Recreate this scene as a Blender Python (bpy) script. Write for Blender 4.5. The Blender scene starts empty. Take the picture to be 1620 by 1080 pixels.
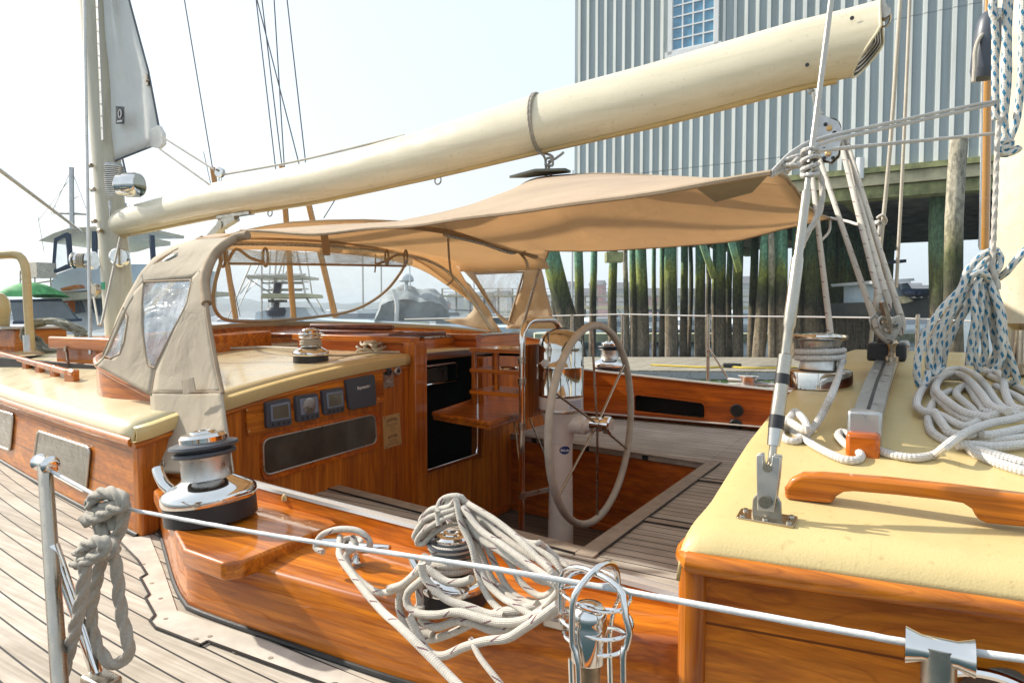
import bpy, bmesh, math, random
from mathutils import Vector, Matrix, noise
random.seed(7)
S = bpy.context.scene
COL = S.collection
R = math.radians
# ---------------------------------------------------------------- camera
EYE = 1.9                       # camera height above the water
YAW, PITCH, FPX = R(31.2), R(2.65), 1080.0
fh = Vector((-math.sin(YAW), math.cos(YAW), 0))
rt = Vector((math.cos(YAW), math.sin(YAW), 0))
fw = fh * math.cos(PITCH) + Vector((0, 0, -math.sin(PITCH)))
up = fh * math.sin(PITCH) + Vector((0, 0, math.cos(PITCH)))
CAMLOC = Vector((0, 0, EYE))
cd = bpy.data.cameras.new("camera"); cam = bpy.data.objects.new("camera", cd); COL.objects.link(cam)
cam.location = CAMLOC
cam.rotation_euler = (math.pi/2 - PITCH, 0, YAW)
cd.lens = 24.0; cd.sensor_width = 36.0; cd.clip_start = 0.05; cd.clip_end = 6000
S.camera = cam
# ---------------------------------------------------------------- light
SUN_EL = R(34)
sdir = Vector((-0.99, -0.14, 0)).normalized()      # horizontal direction towards the sun
sunv = Vector((sdir.x*math.cos(SUN_EL), sdir.y*math.cos(SUN_EL), math.sin(SUN_EL)))
ld = bpy.data.lights.new("sun", 'SUN'); ld.energy = 4.4; ld.angle = R(1.2); ld.color = (1.0, 0.93, 0.82)
lo = bpy.data.objects.new("sun", ld); COL.objects.link(lo)
lo.rotation_euler = sunv.to_track_quat('Z', 'Y').to_euler(); lo.location = (0, 0, 60)
w = bpy.data.worlds.new("World"); S.world = w; w.use_nodes = True
nt = w.node_tree; bg = nt.nodes['Background']
sky = nt.nodes.new('ShaderNodeTexSky'); sky.sky_type = 'NISHITA'; sky.sun_disc = False
sky.sun_elevation = SUN_EL; sky.sun_rotation = math.atan2(sdir.x, sdir.y)
sky.air_density = 1.0; sky.dust_density = 2.6; sky.ozone_density = 1.2; sky.altitude = 0
hz = nt.nodes.new('ShaderNodeMix'); hz.data_type = 'RGBA'; hz.inputs[0].default_value = .72      # thin bright overcast veil over the clear sky
nt.links.new(sky.outputs[0], hz.inputs[6]); hz.inputs[7].default_value = (4.4, 4.9, 5.3, 1)
nt.links.new(hz.outputs[2], bg.inputs[0]); bg.inputs[1].default_value = 0.15
S.view_settings.view_transform = 'Standard'; S.view_settings.look = 'None'
S.view_settings.gamma = 1; S.view_settings.use_curve_mapping = False
S.view_settings.exposure = 0.64
S.render.engine = 'CYCLES'
S.cycles.max_bounces = 10; S.cycles.transparent_max_bounces = 16
S.cycles.caustics_reflective = False; S.cycles.caustics_refractive = False
S.cycles.sample_clamp_indirect = 6

# ---------------------------------------------------------------- pixel of the 1620x1080 photo -> point at a known plane
def ray(px, py):
    return rt*((px-810)/FPX) + up*((540-py)/FPX) + fw
def W(px, py, X=None, Y=None, Z=None, D=None):
    r = ray(px, py)
    if X is not None: t = X / r.x
    elif Y is not None: t = Y / r.y
    elif Z is not None: t = Z / r.z
    else: t = D
    return CAMLOC + r*t
def V(x, y, zc):            # zc is measured from eye level
    return Vector((x, y, zc + EYE))
def CB(lat, d, zc=0):       # sideways / ahead of the camera, for the far things
    return rt*lat + fh*d + Vector((0, 0, zc + EYE))

# ---------------------------------------------------------------- splines
def spline(pts, step=0.02, closed=False):
    P = [Vector(p) for p in pts]
    n = len(P)
    if n == 2: 
        k = max(1, int((P[1]-P[0]).length/step)); return [P[0].lerp(P[1], i/k) for i in range(k+1)]
    out = []
    segs = n if closed else n-1
    for i in range(segs):
        if closed: a, b, c, d = P[(i-1) % n], P[i], P[(i+1) % n], P[(i+2) % n]
        else:
            b, c = P[i], P[i+1]
            a = P[i-1] if i > 0 else b*2-c
            d = P[i+2] if i+2 < n else c*2-b
        k = max(2, int((c-b).length/step))
        for j in range(k):
            t = j/k
            out.append(0.5*((2*b) + (c-a)*t + (2*a-5*b+4*c-d)*t*t + (3*b-a-3*c+d)*t**3))
    if not closed: out.append(P[-1].copy())
    return out

# ---------------------------------------------------------------- mesh builder
class MB:
    def __init__(s): s.v = []; s.f = []; s.uv = []; s.mi = []; s.hasuv = False
    def face(s, idx, uv=None, mi=0):
        s.f.append(idx); s.uv.append(uv); s.mi.append(mi)
        if uv: s.hasuv = True
    def add(s, vs, fs, mi=0):
        b = len(s.v); s.v += [Vector(v) for v in vs]
        for f in fs: s.face([b+i for i in f], None, mi)
        return s
    def box(s, c, size, M=None, mi=0):
        c = Vector(c); h = Vector(size)/2
        vs = []
        for z in (-1, 1):
            for y in (-1, 1):
                for x in (-1, 1):
                    p = Vector((x*h.x, y*h.y, z*h.z))
                    if M: p = M @ p
                    vs.append(c+p)
        return s.add(vs, [(0,2,3,1),(4,5,7,6),(0,1,5,4),(2,6,7,3),(0,4,6,2),(1,3,7,5)], mi)
    def hexa(s, a, b, mi=0):        # two quads -> solid
        return s.add(list(a)+list(b), [(3,2,1,0),(4,5,6,7),(0,1,5,4),(1,2,6,5),(2,3,7,6),(3,0,4,7)], mi)
    def prism(s, poly, vec, mi=0):  # polygon of 3D points extruded by vec
        n = len(poly); vec = Vector(vec)
        vs = [Vector(p) for p in poly] + [Vector(p)+vec for p in poly]
        fs = [tuple(range(n))[::-1], tuple(range(n, 2*n))] + [(i, (i+1) % n, n+(i+1) % n, n+i) for i in range(n)]
        return s.add(vs, fs, mi)
    def bar(s, a, b, w, h, upv=(0, 0, 1), mi=0):
        a = Vector(a); b = Vector(b); d = (b-a).normalized(); u = Vector(upv)
        sd = d.cross(u).normalized(); u = sd.cross(d).normalized()
        q = lambda p: [p-sd*w/2-u*h/2, p+sd*w/2-u*h/2, p+sd*w/2+u*h/2, p-sd*w/2+u*h/2]
        return s.hexa(q(a), q(b), mi)
    def tube(s, pts, r, n=10, closed=False, caps=True, lob=0, pitch=0.05, amp=0.16, mi=0, flat=1.0, wob=0):
        pts = [Vector(p) for p in pts]; m = len(pts)
        if m < 2: return s
        rr = r if callable(r) else (lambda t: r)
        T = []
        for i in range(m):
            if closed: t = pts[(i+1) % m]-pts[(i-1) % m]
            else: t = pts[min(i+1, m-1)]-pts[max(i-1, 0)]
            T.append(t.normalized() if t.length > 1e-9 else Vector((0, 0, 1)))
        u = T[0].orthogonal().normalized()
        if flat != 1.0:
            u = T[0].cross(Vector((0, 0, 1)))
            u = u.normalized() if u.length > 1e-3 else Vector((1, 0, 0))
        base = len(s.v); L = 0; ls = []
        for i in range(m):
            if i > 0:
                L += (pts[i]-pts[i-1]).length
                ax = T[i-1].cross(T[i])
                if ax.length > 1e-7:
                    u = Matrix.Rotation(T[i-1].angle(T[i]), 3, ax) @ u
                u = (u - T[i]*u.dot(T[i])).normalized()
            w_ = T[i].cross(u); ls.append(L)
            R0 = rr(i/(m-1))
            if wob: R0 *= 1+wob*math.sin(L*9+pts[0].x*40)
            for j in range(n):
                th = 2*math.pi*j/n
                q = R0
                if lob: q *= 1 - amp + amp*abs(math.cos(lob*0.5*(th - 2*math.pi*L/(pitch*lob)*1.0)))*1.6
                s.v.append(pts[i] + u*math.cos(th)*q + w_*math.sin(th)*q*flat)
        segs = m if closed else m-1
        for i in range(segs):
            i2 = (i+1) % m
            v0 = ls[i]; v1 = ls[i2] if i2 else L + (pts[0]-pts[-1]).length
            for j in range(n):
                j2 = (j+1) % n
                s.face([base+i*n+j, base+i*n+j2, base+i2*n+j2, base+i2*n+j],
                       [(j/n, v0), ((j+1)/n, v0), ((j+1)/n, v1), (j/n, v1)], mi)
        if caps and not closed:
            s.face([base+j for j in range(n)][::-1], [(0, 0)]*n, mi)
            s.face([base+(m-1)*n+j for j in range(n)], [(0, 0)]*n, mi)
        return s
    def lathe(s, prof, M=None, n=40, mi=0):     # prof: (r, z) list bottom to top, M: 4x4
        M = M or Matrix.Identity(4); base = len(s.v); m = len(prof)
        for (r, z) in prof:
            for j in range(n):
                a = 2*math.pi*j/n
                s.v.append(M @ Vector((r*math.cos(a), r*math.sin(a), z)))
        for i in range(m-1):
            for j in range(n):
                j2 = (j+1) % n
                s.face([base+i*n+j, base+i*n+j2, base+(i+1)*n+j2, base+(i+1)*n+j], None, mi)
        s.face([base+j for j in range(n)][::-1], None, mi)
        s.face([base+(m-1)*n+j for j in range(n)], None, mi)
        return s
    def grid(s, rows, mi=0, uv=False):
        nr, nc = len(rows), len(rows[0]); b = len(s.v)
        for r_ in rows: s.v += [Vector(p) for p in r_]
        for i in range(nr-1):
            for j in range(nc-1):
                s.face([b+i*nc+j, b+i*nc+j+1, b+(i+1)*nc+j+1, b+(i+1)*nc+j],
                       [(j/(nc-1), i/(nr-1)), ((j+1)/(nc-1), i/(nr-1)), ((j+1)/(nc-1), (i+1)/(nr-1)), (j/(nc-1), (i+1)/(nr-1))] if uv else None, mi)
        return s
    def build(s, name, mat, parent=None, loc=None, bevel=0, solid=0, subsurf=0, flat=False, ang=38, seg=2):
        me = bpy.data.meshes.new(name)
        o = bpy.data.objects.new(name, me); COL.objects.link(o)
        off = Vector((0, 0, 0))
        if parent is None and loc is None and s.v:
            mn = [min(v[k] for v in s.v) for k in range(3)]; mx = [max(v[k] for v in s.v) for k in range(3)]
            loc = Vector(((mn[0]+mx[0])/2, (mn[1]+mx[1])/2, mn[2]))
        if parent is None:
            off = Vector(loc); o.location = off
        me.from_pydata([v-off for v in s.v], [], s.f)
        for m in (mat if isinstance(mat, (list, tuple)) else [mat]): me.materials.append(m)
        if len(set(s.mi)) > 1 or (s.mi and s.mi[0]):
            for p, k in zip(me.polygons, s.mi): p.material_index = k
        if s.hasuv:
            ul = me.uv_layers.new(name="UVMap"); k = 0
            for f, uv in zip(s.f, s.uv):
                for j in range(len(f)):
                    ul.data[k].uv = uv[j] if uv else (0, 0); k += 1
        bm = bmesh.new(); bm.from_mesh(me)
        bmesh.ops.recalc_face_normals(bm, faces=bm.faces[:])
        if bevel and not s.hasuv: bmesh.ops.remove_doubles(bm, verts=bm.verts[:], dist=1e-5)
        if not flat:
            for f in bm.faces: f.smooth = True
            for e in bm.edges:
                if len(e.link_faces) == 2 and e.link_faces[0].normal.angle(e.link_faces[1].normal, 0) > R(ang): e.smooth = False
        bm.to_mesh(me); bm.free()
        if solid:
            m = o.modifiers.new("thickness", 'SOLIDIFY'); m.thickness = solid; m.offset = 0
        if bevel:
            m = o.modifiers.new("bevel", 'BEVEL'); m.width = bevel; m.segments = seg; m.limit_method = 'ANGLE'; m.angle_limit = R(35); m.harden_normals = False
        if subsurf:
            m = o.modifiers.new("sub", 'SUBSURF'); m.levels = subsurf; m.render_levels = subsurf
        if parent is not None:
            o.parent = parent
            if parent.type == 'EMPTY': o.location = -parent.location
            elif parent.parent is None: o.location = -parent.location
        return o
def tag(o, label=None, cat=None, group=None, kind=None):
    if label: o['label'] = label
    if cat: o['category'] = cat
    if group: o['group'] = group
    if kind: o['kind'] = kind
    return o
def empty(name, loc, label, cat, group=None):
    o = bpy.data.objects.new(name, None); COL.objects.link(o); o.location = loc; o.empty_display_size = 0.1
    return tag(o, label, cat, group)
def frameM(o, z, x=None):       # matrix with local z along z
    z = Vector(z).normalized()
    x = Vector(x) if x is not None else z.orthogonal()
    y = z.cross(x).normalized(); x = y.cross(z).normalized()
    M = Matrix((x, y, z)).transposed().to_4x4(); M.translation = Vector(o)
    return M
def tilt_up(o): return Matrix.Translation(Vector(o))

# ---------------------------------------------------------------- materials
class N:
    def __init__(s, name):
        s.m = bpy.data.materials.new(name); s.m.use_nodes = True; s.t = s.m.node_tree
        s.b = s.t.nodes['Principled BSDF']; s.out = s.t.nodes['Material Output']
    def n(s, typ, **kw):
        x = s.t.nodes.new('ShaderNode'+typ)
        for k, v in kw.items():
            if hasattr(x, k): setattr(x, k, v)
            else: x.inputs[k.replace('_', ' ')].default_value = v
        return x
    def l(s, a, b): s.t.links.new(a, b)
    def obj(s): return s.n('TexCoord').outputs['Object']
    def uv(s): return s.n('TexCoord').outputs['UV']
    def mapp(s, src, scale=(1, 1, 1), rot=(0, 0, 0)):
        m = s.n('Mapping'); m.inputs['Scale'].default_value = scale; m.inputs['Rotation'].default_value = rot
        s.l(src, m.inputs['Vector']); return m.outputs[0]
    def noise(s, vec, scale, detail=4, rough=.55, dist=0):
        x = s.n('TexNoise'); x.inputs['Scale'].default_value = scale; x.inputs['Detail'].default_value = detail
        x.inputs['Roughness'].default_value = rough; x.inputs['Distortion'].default_value = dist
        s.l(vec, x.inputs['Vector']); return x.outputs['Fac']
    def ramp(s, fac, stops, interp='LINEAR'):
        x = s.n('ValToRGB'); e = x.color_ramp.elements; x.color_ramp.interpolation = interp
        while len(e) < len(stops): e.new(0.5)
        for el, (p, c) in zip(e, stops): el.position = p; el.color = (*c, 1) if len(c) == 3 else c
        s.l(fac, x.inputs[0]); return x.outputs[0]
    def mth(s, op, a, b=None, c=None):
        x = s.n('Math', operation=op)
        for k, q in enumerate((a, b, c)):
            if q is None: continue
            if isinstance(q, (int, float)): x.inputs[k].default_value = q
            else: s.l(q, x.inputs[k])
        return x.outputs[0]
    def mix(s, fac, a, b, typ='MIX'):
        x = s.n('Mix', data_type='RGBA', blend_type=typ)
        for i, q in ((0, fac), (6, a), (7, b)):
            if isinstance(q, (int, float)): x.inputs[i].default_value = q
            elif isinstance(q, tuple): x.inputs[i].default_value = (*q, 1) if len(q) == 3 else q
            else: s.l(q, x.inputs[i])
        return x.outputs[2]
    def sep(s, vec):
        x = s.n('SeparateXYZ'); s.l(vec, x.inputs[0]); return x.outputs
    def bump(s, h, strength=.3, dist=.002):
        x = s.n('Bump'); x.inputs['Strength'].default_value = strength; x.inputs['Distance'].default_value = dist
        s.l(h, x.inputs['Height']); s.l(x.outputs[0], s.b.inputs['Normal']); return x
    def setp(s, **kw):
        for k, v in kw.items():
            i = s.b.inputs[k.replace('_', ' ')]
            if hasattr(v, 'is_output') or hasattr(v, 'links'): s.l(v, i)
            elif isinstance(v, tuple): i.default_value = (*v, 1) if len(v) == 3 else v
            else: i.default_value = v
        return s
def plain(name, col, rough=.5, metal=0, var=.12, scale=6, coat=0, bump=0, spec=.5):
    m = N(name); o = m.obj(); f = m.noise(o, scale, 5)
    lo = tuple(c*(1-var) for c in col); hi = tuple(min(1, c*(1+var)) for c in col)
    m.setp(Base_Color=m.ramp(f, [(.3, lo), (.7, hi)]), Metallic=metal, Roughness=rough, Coat_Weight=coat)
    m.b.inputs['Specular IOR Level'].default_value = spec
    if metal < .5:
        m.setp(Roughness=m.ramp(m.noise(o, scale*3, 4), [(.3, (max(0, rough-.08),)*3), (.7, (min(1, rough+.1),)*3)]))
    if bump: m.bump(m.noise(o, scale*8, 4), bump, .002)
    return m.m
def wood(name, axis, dark, light, rough=.38, coat=.6, along=1.4, across=34, plank=None, contrast=1, coat_r=.06, seamcol=None):
    m = N(name); o = m.obj()
    sc = [across]*3; sc[axis] = along
    v = m.mapp(o, tuple(sc))
    f1 = m.noise(v, 1.0, 6, .6, .6)
    sc2 = [across*4]*3; sc2[axis] = along*3
    f2 = m.noise(m.mapp(o, tuple(sc2)), 1.0, 3, .5)
    f3 = m.noise(o, 1.7, 3)
    mid = tuple((a+b)/2 for a, b in zip(dark, light))
    c1 = m.ramp(f1, [(.32, dark), (.5, mid), (.68, light)])
    c2 = m.mix(.35, c1, m.ramp(f2, [(.4, (.35, .3, .25)), (.62, (1, 1, 1))]), 'MULTIPLY')
    c3 = m.mix(.5*contrast, c2, m.ramp(f3, [(.3, (.62, .55, .5)), (.7, (1.15, 1.15, 1.1))]), 'MULTIPLY')
    sc3 = [7.0]*3; sc3[axis] = .7
    rg = m.noise(m.mapp(o, tuple(sc3)), 1.0, 2, .5, .3)
    ln = m.mth('ABSOLUTE', m.mth('SINE', m.mth('MULTIPLY', rg, 70.0)))
    c3 = m.mix(.45, c3, m.ramp(ln, [(0, (.52, .38, .30)), (.3, (1, 1, 1))]), 'MULTIPLY')
    if plank:
        pax, w_ = plank
        q = m.mth('DIVIDE', m.sep(o)[pax], w_)
        fl = m.mth('FLOOR', q)
        wn = m.n('TexWhiteNoise', noise_dimensions='1D'); m.l(fl, wn.inputs['W'])
        c3 = m.mix(.55, c3, m.ramp(wn.outputs[0], [(0, (.6, .58, .55)), (1, (1.1, 1.1, 1.1))]), 'MULTIPLY')
        fr = m.mth('ABSOLUTE', m.mth('SUBTRACT', m.mth('FRACT', q), .5))
        c3 = m.mix(m.mth('GREATER_THAN', fr, .486), c3, tuple(k*.35 for k in dark))
    m.setp(Base_Color=c3, Roughness=rough, Coat_Weight=coat, Coat_Roughness=coat_r); m.b.inputs['Specular IOR Level'].default_value = .25
    b = m.bump(f1, .12, .001)
    # the varnish film is not dead flat
    nb = m.n('Bump'); nb.inputs['Strength'].default_value = .10; nb.inputs['Distance'].default_value = .004
    m.l(m.noise(o, 22, 2), nb.inputs['Height']); m.l(nb.outputs[0], m.b.inputs['Coat Normal'])
    return m.m
def metal(name, col=(.75, .74, .72), rough=.1, aniso=0, bump=.04, scale=30):
    m = N(name); o = m.obj()
    f = m.noise(o, scale, 4)
    m.setp(Base_Color=m.ramp(m.noise(o, 14, 4), [(.3, tuple(c*.86 for c in col)), (.7, col)]), Metallic=1.0,
           Roughness=m.ramp(f, [(.3, (rough*.6,)*3), (.75, (rough*1.7,)*3)]))
    if bump: m.bump(m.noise(o, scale*.6, 2), bump, .004)
    return m.m
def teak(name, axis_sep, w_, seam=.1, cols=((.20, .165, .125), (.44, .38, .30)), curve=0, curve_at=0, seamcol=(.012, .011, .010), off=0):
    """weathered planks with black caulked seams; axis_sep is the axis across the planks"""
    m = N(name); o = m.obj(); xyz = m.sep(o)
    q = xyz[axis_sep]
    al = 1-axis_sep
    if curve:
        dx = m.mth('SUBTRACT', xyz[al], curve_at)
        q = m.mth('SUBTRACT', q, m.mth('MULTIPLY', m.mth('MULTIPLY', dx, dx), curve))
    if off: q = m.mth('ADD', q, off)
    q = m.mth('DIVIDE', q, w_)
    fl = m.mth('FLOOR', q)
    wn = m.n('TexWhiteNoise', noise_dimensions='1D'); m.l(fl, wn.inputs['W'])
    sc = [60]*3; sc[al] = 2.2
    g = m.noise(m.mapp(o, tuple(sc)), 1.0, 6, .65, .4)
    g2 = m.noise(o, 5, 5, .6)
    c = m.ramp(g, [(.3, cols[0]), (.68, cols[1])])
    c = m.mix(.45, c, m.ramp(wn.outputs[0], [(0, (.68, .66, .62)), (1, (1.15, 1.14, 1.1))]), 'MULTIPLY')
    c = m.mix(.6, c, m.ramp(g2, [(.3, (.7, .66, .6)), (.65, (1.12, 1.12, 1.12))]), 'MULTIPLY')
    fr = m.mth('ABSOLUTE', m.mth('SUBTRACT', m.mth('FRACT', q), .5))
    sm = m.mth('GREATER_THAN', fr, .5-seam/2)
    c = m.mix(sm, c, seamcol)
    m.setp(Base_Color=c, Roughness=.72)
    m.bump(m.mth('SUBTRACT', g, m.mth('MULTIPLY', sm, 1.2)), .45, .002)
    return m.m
def rope_mat(name, col, fleck=None, fleck_n=2, fleck_len=.03, dirt=.25, twisted=False, width=.5, strands=6, pitch=.018, bstr=.5, dk=.14):
    m = N(name); uvv = m.uv(); xyz = m.sep(uvv); o = m.obj()
    TAU = 2*math.pi
    a = m.mth('MULTIPLY', xyz[0], TAU*strands); b = m.mth('MULTIPLY', xyz[1], TAU/pitch)
    h = m.mth('MULTIPLY', m.mth('SINE', m.mth('ADD', a, b)), m.mth('SINE', m.mth('SUBTRACT', a, b)))
    c = m.ramp(m.noise(o, 9, 5), [(.3, tuple(x*(1-dirt) for x in col)), (.7, col)])
    c = m.mix(.35, c, m.ramp(m.noise(o, 160, 2), [(.35, (.6, .6, .6)), (.6, (1, 1, 1))]), 'MULTIPLY')
    if not twisted:
        c = m.mix(m.mth('MULTIPLY', m.mth('LESS_THAN', h, -.35), dk), c, tuple(x*.45 for x in col))
    if fleck:
        f1 = m.mth('SINE', m.mth('ADD', m.mth('MULTIPLY', xyz[0], TAU*fleck_n), m.mth('MULTIPLY', xyz[1], TAU/fleck_len)))
        f2 = m.mth('SINE', m.mth('SUBTRACT', m.mth('MULTIPLY', xyz[0], TAU*fleck_n), m.mth('MULTIPLY', xyz[1], TAU/fleck_len*1.0)))
        f = m.mth('MULTIPLY', m.mth('GREATER_THAN', f1, width), m.mth('GREATER_THAN', f2, width-.75))
        c = m.mix(f, c, fleck)
    m.setp(Base_Color=c, Roughness=.85)
    m.b.inputs['Sheen Weight'].default_value = .2
    if twisted: m.bump(m.noise(m.mapp(uvv, (60, 400, 1)), 1.0, 3), .4, .001)
    else: m.bump(h, bstr, .0010)
    return m.m
def canvas_mat(name, col, trans, tw=.35, scale=900, stain=.2):
    m = N(name); o = m.obj()
    f = m.noise(o, 3.2, 6, .6)
    c = m.ramp(f, [(.3, tuple(x*(1-stain) for x in col)), (.65, col)])
    m.setp(Base_Color=c, Roughness=.9)
    m.b.inputs['Sheen Weight'].default_value = .15
    wr = m.noise(m.mapp(o, (6, 2.2, 6)), 1.0, 4, .55, .8)
    wv = m.noise(o, 420, 2)
    bp = m.n('Bump'); bp.inputs['Strength'].default_value = .5; bp.inputs['Distance'].default_value = .02
    m.l(wr, bp.inputs['Height'])
    b2 = m.n('Bump'); b2.inputs['Strength'].default_value = .35; b2.inputs['Distance'].default_value = .001
    m.l(wv, b2.inputs['Height']); m.l(bp.outputs[0], b2.inputs['Normal']); m.l(b2.outputs[0], m.b.inputs['Normal'])
    tr = m.n('BsdfTranslucent'); tr.inputs[0].default_value = (*trans, 1); m.l(b2.outputs[0], tr.inputs['Normal'])
    mx = m.n('MixShader'); mx.inputs[0].default_value = tw
    m.l(m.b.outputs[0], mx.inputs[1]); m.l(tr.outputs[0], mx.inputs[2]); m.l(mx.outputs[0], m.out.inputs[0])
    return m.m
def vinyl_mat(name, milky=.25, tint=(.93, .95, .96), bumpd=.012):
    """clear plastic: see-through, glossy, a little milky and rippled"""
    m = N(name); o = m.obj()
    m.setp(Base_Color=(.66, .74, .80), Roughness=.2)
    n1 = m.noise(m.mapp(o, (5, 3, 9)), 1.0, 4, .6, 1.2)
    b = m.n('Bump'); b.inputs['Strength'].default_value = .6; b.inputs['Distance'].default_value = bumpd
    m.l(n1, b.inputs['Height']); m.l(b.outputs[0], m.b.inputs['Normal'])
    tp = m.n('BsdfTransparent'); tp.inputs[0].default_value = (*tint, 1)
    gl = m.n('BsdfGlossy'); gl.inputs['Roughness'].default_value = .06; m.l(b.outputs[0], gl.inputs['Normal'])
    lw = m.n('LayerWeight'); lw.inputs['Blend'].default_value = .5; fr_o = m.mth('ADD', m.mth('MULTIPLY', m.mth('POWER', lw.outputs['Facing'], 4.0), .5), .035)
    m1 = m.n('MixShader'); m.l(m.ramp(m.noise(m.mapp(o, (9, 3, 4)), 1.0, 5, .6, 1.0), [(.35, (milky*.35,)*3), (.7, (milky*1.5,)*3)]), m1.inputs[0])
    m.l(tp.outputs[0], m1.inputs[1]); m.l(m.b.outputs[0], m1.inputs[2])
    m2 = m.n('MixShader'); m.l(fr_o, m2.inputs[0]); m.l(m1.outputs[0], m2.inputs[1]); m.l(gl.outputs[0], m2.inputs[2])
    m.l(m2.outputs[0], m.out.inputs[0])
    return m.m
M = {}
ORD, ORL = (.32, .073, .004), (.78, .25, .013)
M['wx'] = wood('varnish_x', 0, ORD, ORL)
M['wy'] = wood('varnish_y', 1, ORD, ORL)
M['wz'] = wood('varnish_z', 2, ORD, ORL)
M['wxp'] = wood('varnish_planked', 0, (.36, .082, .004), (.80, .27, .018), plank=(2, .155), across=26, coat=.3, coat_r=.12)
M['wred'] = wood('varnish_red', 0, (.38, .072, .004), (.74, .190, .010), across=18)
M['wredy'] = wood('varnish_red_across', 1, (.32, .065, .006), (.62, .18, .020), across=20)
M['wdark'] = wood('varnish_dark', 1, (.10, .022, .006), (.24, .065, .015), across=20)
M['wbulk'] = wood('varnish_bulkhead', 2, (.36, .088, .006), (.76, .245, .018), across=22, coat=.35, coat_r=.25, rough=.35)
def painted(name, col, rough, coat, grit=.12, stain=.10, streak=None):
    m = N(name); o = m.obj()
    c = m.ramp(m.noise(o, 1.6, 5, .6), [(.3, tuple(x*.90 for x in col)), (.7, col)])
    c = m.mix(stain, c, m.ramp(m.noise(m.mapp(o, streak or (3, 3, 3)), 2.0, 8, .7, .6), [(.38, (.45, .40, .30)), (.55, (1, 1, 1))]), 'MULTIPLY')
    c = m.mix(.6, c, m.ramp(m.noise(o, 60, 3, .5), [(.64, (1, 1, 1)), (.76, (.68, .64, .56))]), 'MULTIPLY')
    c = m.mix(.35, c, m.ramp(m.noise(m.mapp(o, (90, 8, 8), (.3, .2, .6)), 1.0, 2, .5), [(.70, (1, 1, 1)), (.76, (.6, .56, .48))]), 'MULTIPLY')
    m.setp(Base_Color=c, Coat_Weight=coat, Coat_Roughness=.12, Roughness=m.ramp(m.noise(o, 7, 5), [(.3, (rough-.1,)*3), (.7, (rough+.12,)*3)]))
    m.b.inputs['Specular IOR Level'].default_value = .35
    m.bump(m.mth('ADD', m.noise(o, 260, 2), m.mth('MULTIPLY', m.noise(o, 5, 4), .5)), grit, .0015)
    return m.m
M['cream'] = painted('cream_deck_paint', (.66, .51, .235), .48, .12, .35)
M['creamlight'] = painted('cream_gloss', (.68, .57, .34), .32, .45, .1)
M['spar'] = painted('cream_spar_paint', (.76, .69, .51), .35, .35, .08, .22, (.5, 6, 6))
M['sparmast'] = painted('cream_mast_paint', (.56, .52, .40), .4, .2, .08, .3, (6, 6, .5))
M['tanpipe'] = plain('tan_paint', (.52, .38, .16), .3, coat=.5)
M['chrome'] = metal('chrome', (.80, .78, .75), .07)
M['steel'] = metal('stainless_steel', (.47, .43, .36), .28)
M['railtop'] = plain('brushed_rail', (.74, .73, .70), .25, metal=.6, var=.04)
M['hood'] = metal('polished_hood', (.62, .60, .56), .06)
M['satin'] = metal('satin_steel', (.60, .58, .54), .34, bump=.02)
M['alu'] = metal('grey_aluminium', (.5, .5, .49), .38)
M['tarn'] = metal('tarnished_steel', (.48, .40, .30), .2, bump=.1)
M['brass'] = plain('brass_plate', (.62, .42, .18), .35, metal=.35)
M['black'] = plain('black_rubber', (.018, .018, .02), .45)
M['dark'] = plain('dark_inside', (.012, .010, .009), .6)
M['jaw'] = plain('grey_winch_jaw', (.05, .055, .065), .42)
M['slate'] = plain('slate_plastic', (.065, .075, .095), .42, var=.06)
M['white'] = plain('white_gelcoat', (.80, .79, .76), .25, coat=.5, var=.05)
M['pedw'] = plain('pedestal_white', (.78, .74, .68), .28, coat=.5, var=.05, scale=3)
M['wheelrim'] = plain('grey_leather', (.52, .49, .41), .6, var=.12, scale=20, bump=.2)
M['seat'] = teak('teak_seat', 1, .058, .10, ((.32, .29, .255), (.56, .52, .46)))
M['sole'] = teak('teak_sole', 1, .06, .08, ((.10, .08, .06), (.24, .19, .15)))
M['deck'] = teak('teak_deck', 1, .056, .088, ((.34, .29, .235), (.60, .545, .465)), curve=.035, curve_at=-.6)
M['margin'] = plain('teak_margin', (.54, .50, .43), .7, var=.16, scale=14, bump=.2)
M['teakframe'] = plain('teak_frame', (.32, .265, .21), .65, var=.2, scale=20, bump=.2)
M['caulk'] = plain('black_caulk', (.012, .012, .012), .5)
M['rope'] = rope_mat('rope_braided', (.62, .57, .49), fleck=(.16, .08, .09), fleck_n=1, fleck_len=.10, width=.97, strands=8, pitch=.010)
M['ropew'] = rope_mat('rope_white', (.76, .73, .68), dirt=.16, strands=7, pitch=.014, bstr=.9, dk=.3)
M['ropegrey'] = rope_mat('rope_grey', (.50, .52, .52), dirt=.18, strands=8, pitch=.018)
M['ropethin'] = rope_mat('rope_thin', (.60, .55, .46), strands=4, pitch=.012)
M['ropeblue'] = rope_mat('rope_blue_fleck', (.74, .72, .66), fleck=(.02, .17, .30), fleck_n=3, fleck_len=.042, width=.35, strands=8, pitch=.014)
M['twist'] = rope_mat('rope_laid', (.42, .38, .31), twisted=True)
M['twistw'] = rope_mat('rope_laid_white', (.62, .58, .52), twisted=True)
M['ropegreen'] = rope_mat('rope_greenish', (.28, .28, .22), strands=6, pitch=.02)
M['wire'] = rope_mat('coated_wire', (.72, .72, .70), dirt=.08, twisted=True)
M['wiredark'] = metal('rigging_wire', (.16, .16, .17), .4, bump=0)
M['canvas'] = canvas_mat('tan_canvas', (.68, .58, .44), (.92, .70, .47), .46)
M['canvaslt'] = canvas_mat('pale_canvas', (.56, .48, .36), (.55, .40, .22), .22, stain=.15)
M['webbing'] = plain('tan_binding', (.36, .27, .18), .85, bump=.3, scale=20)
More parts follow.
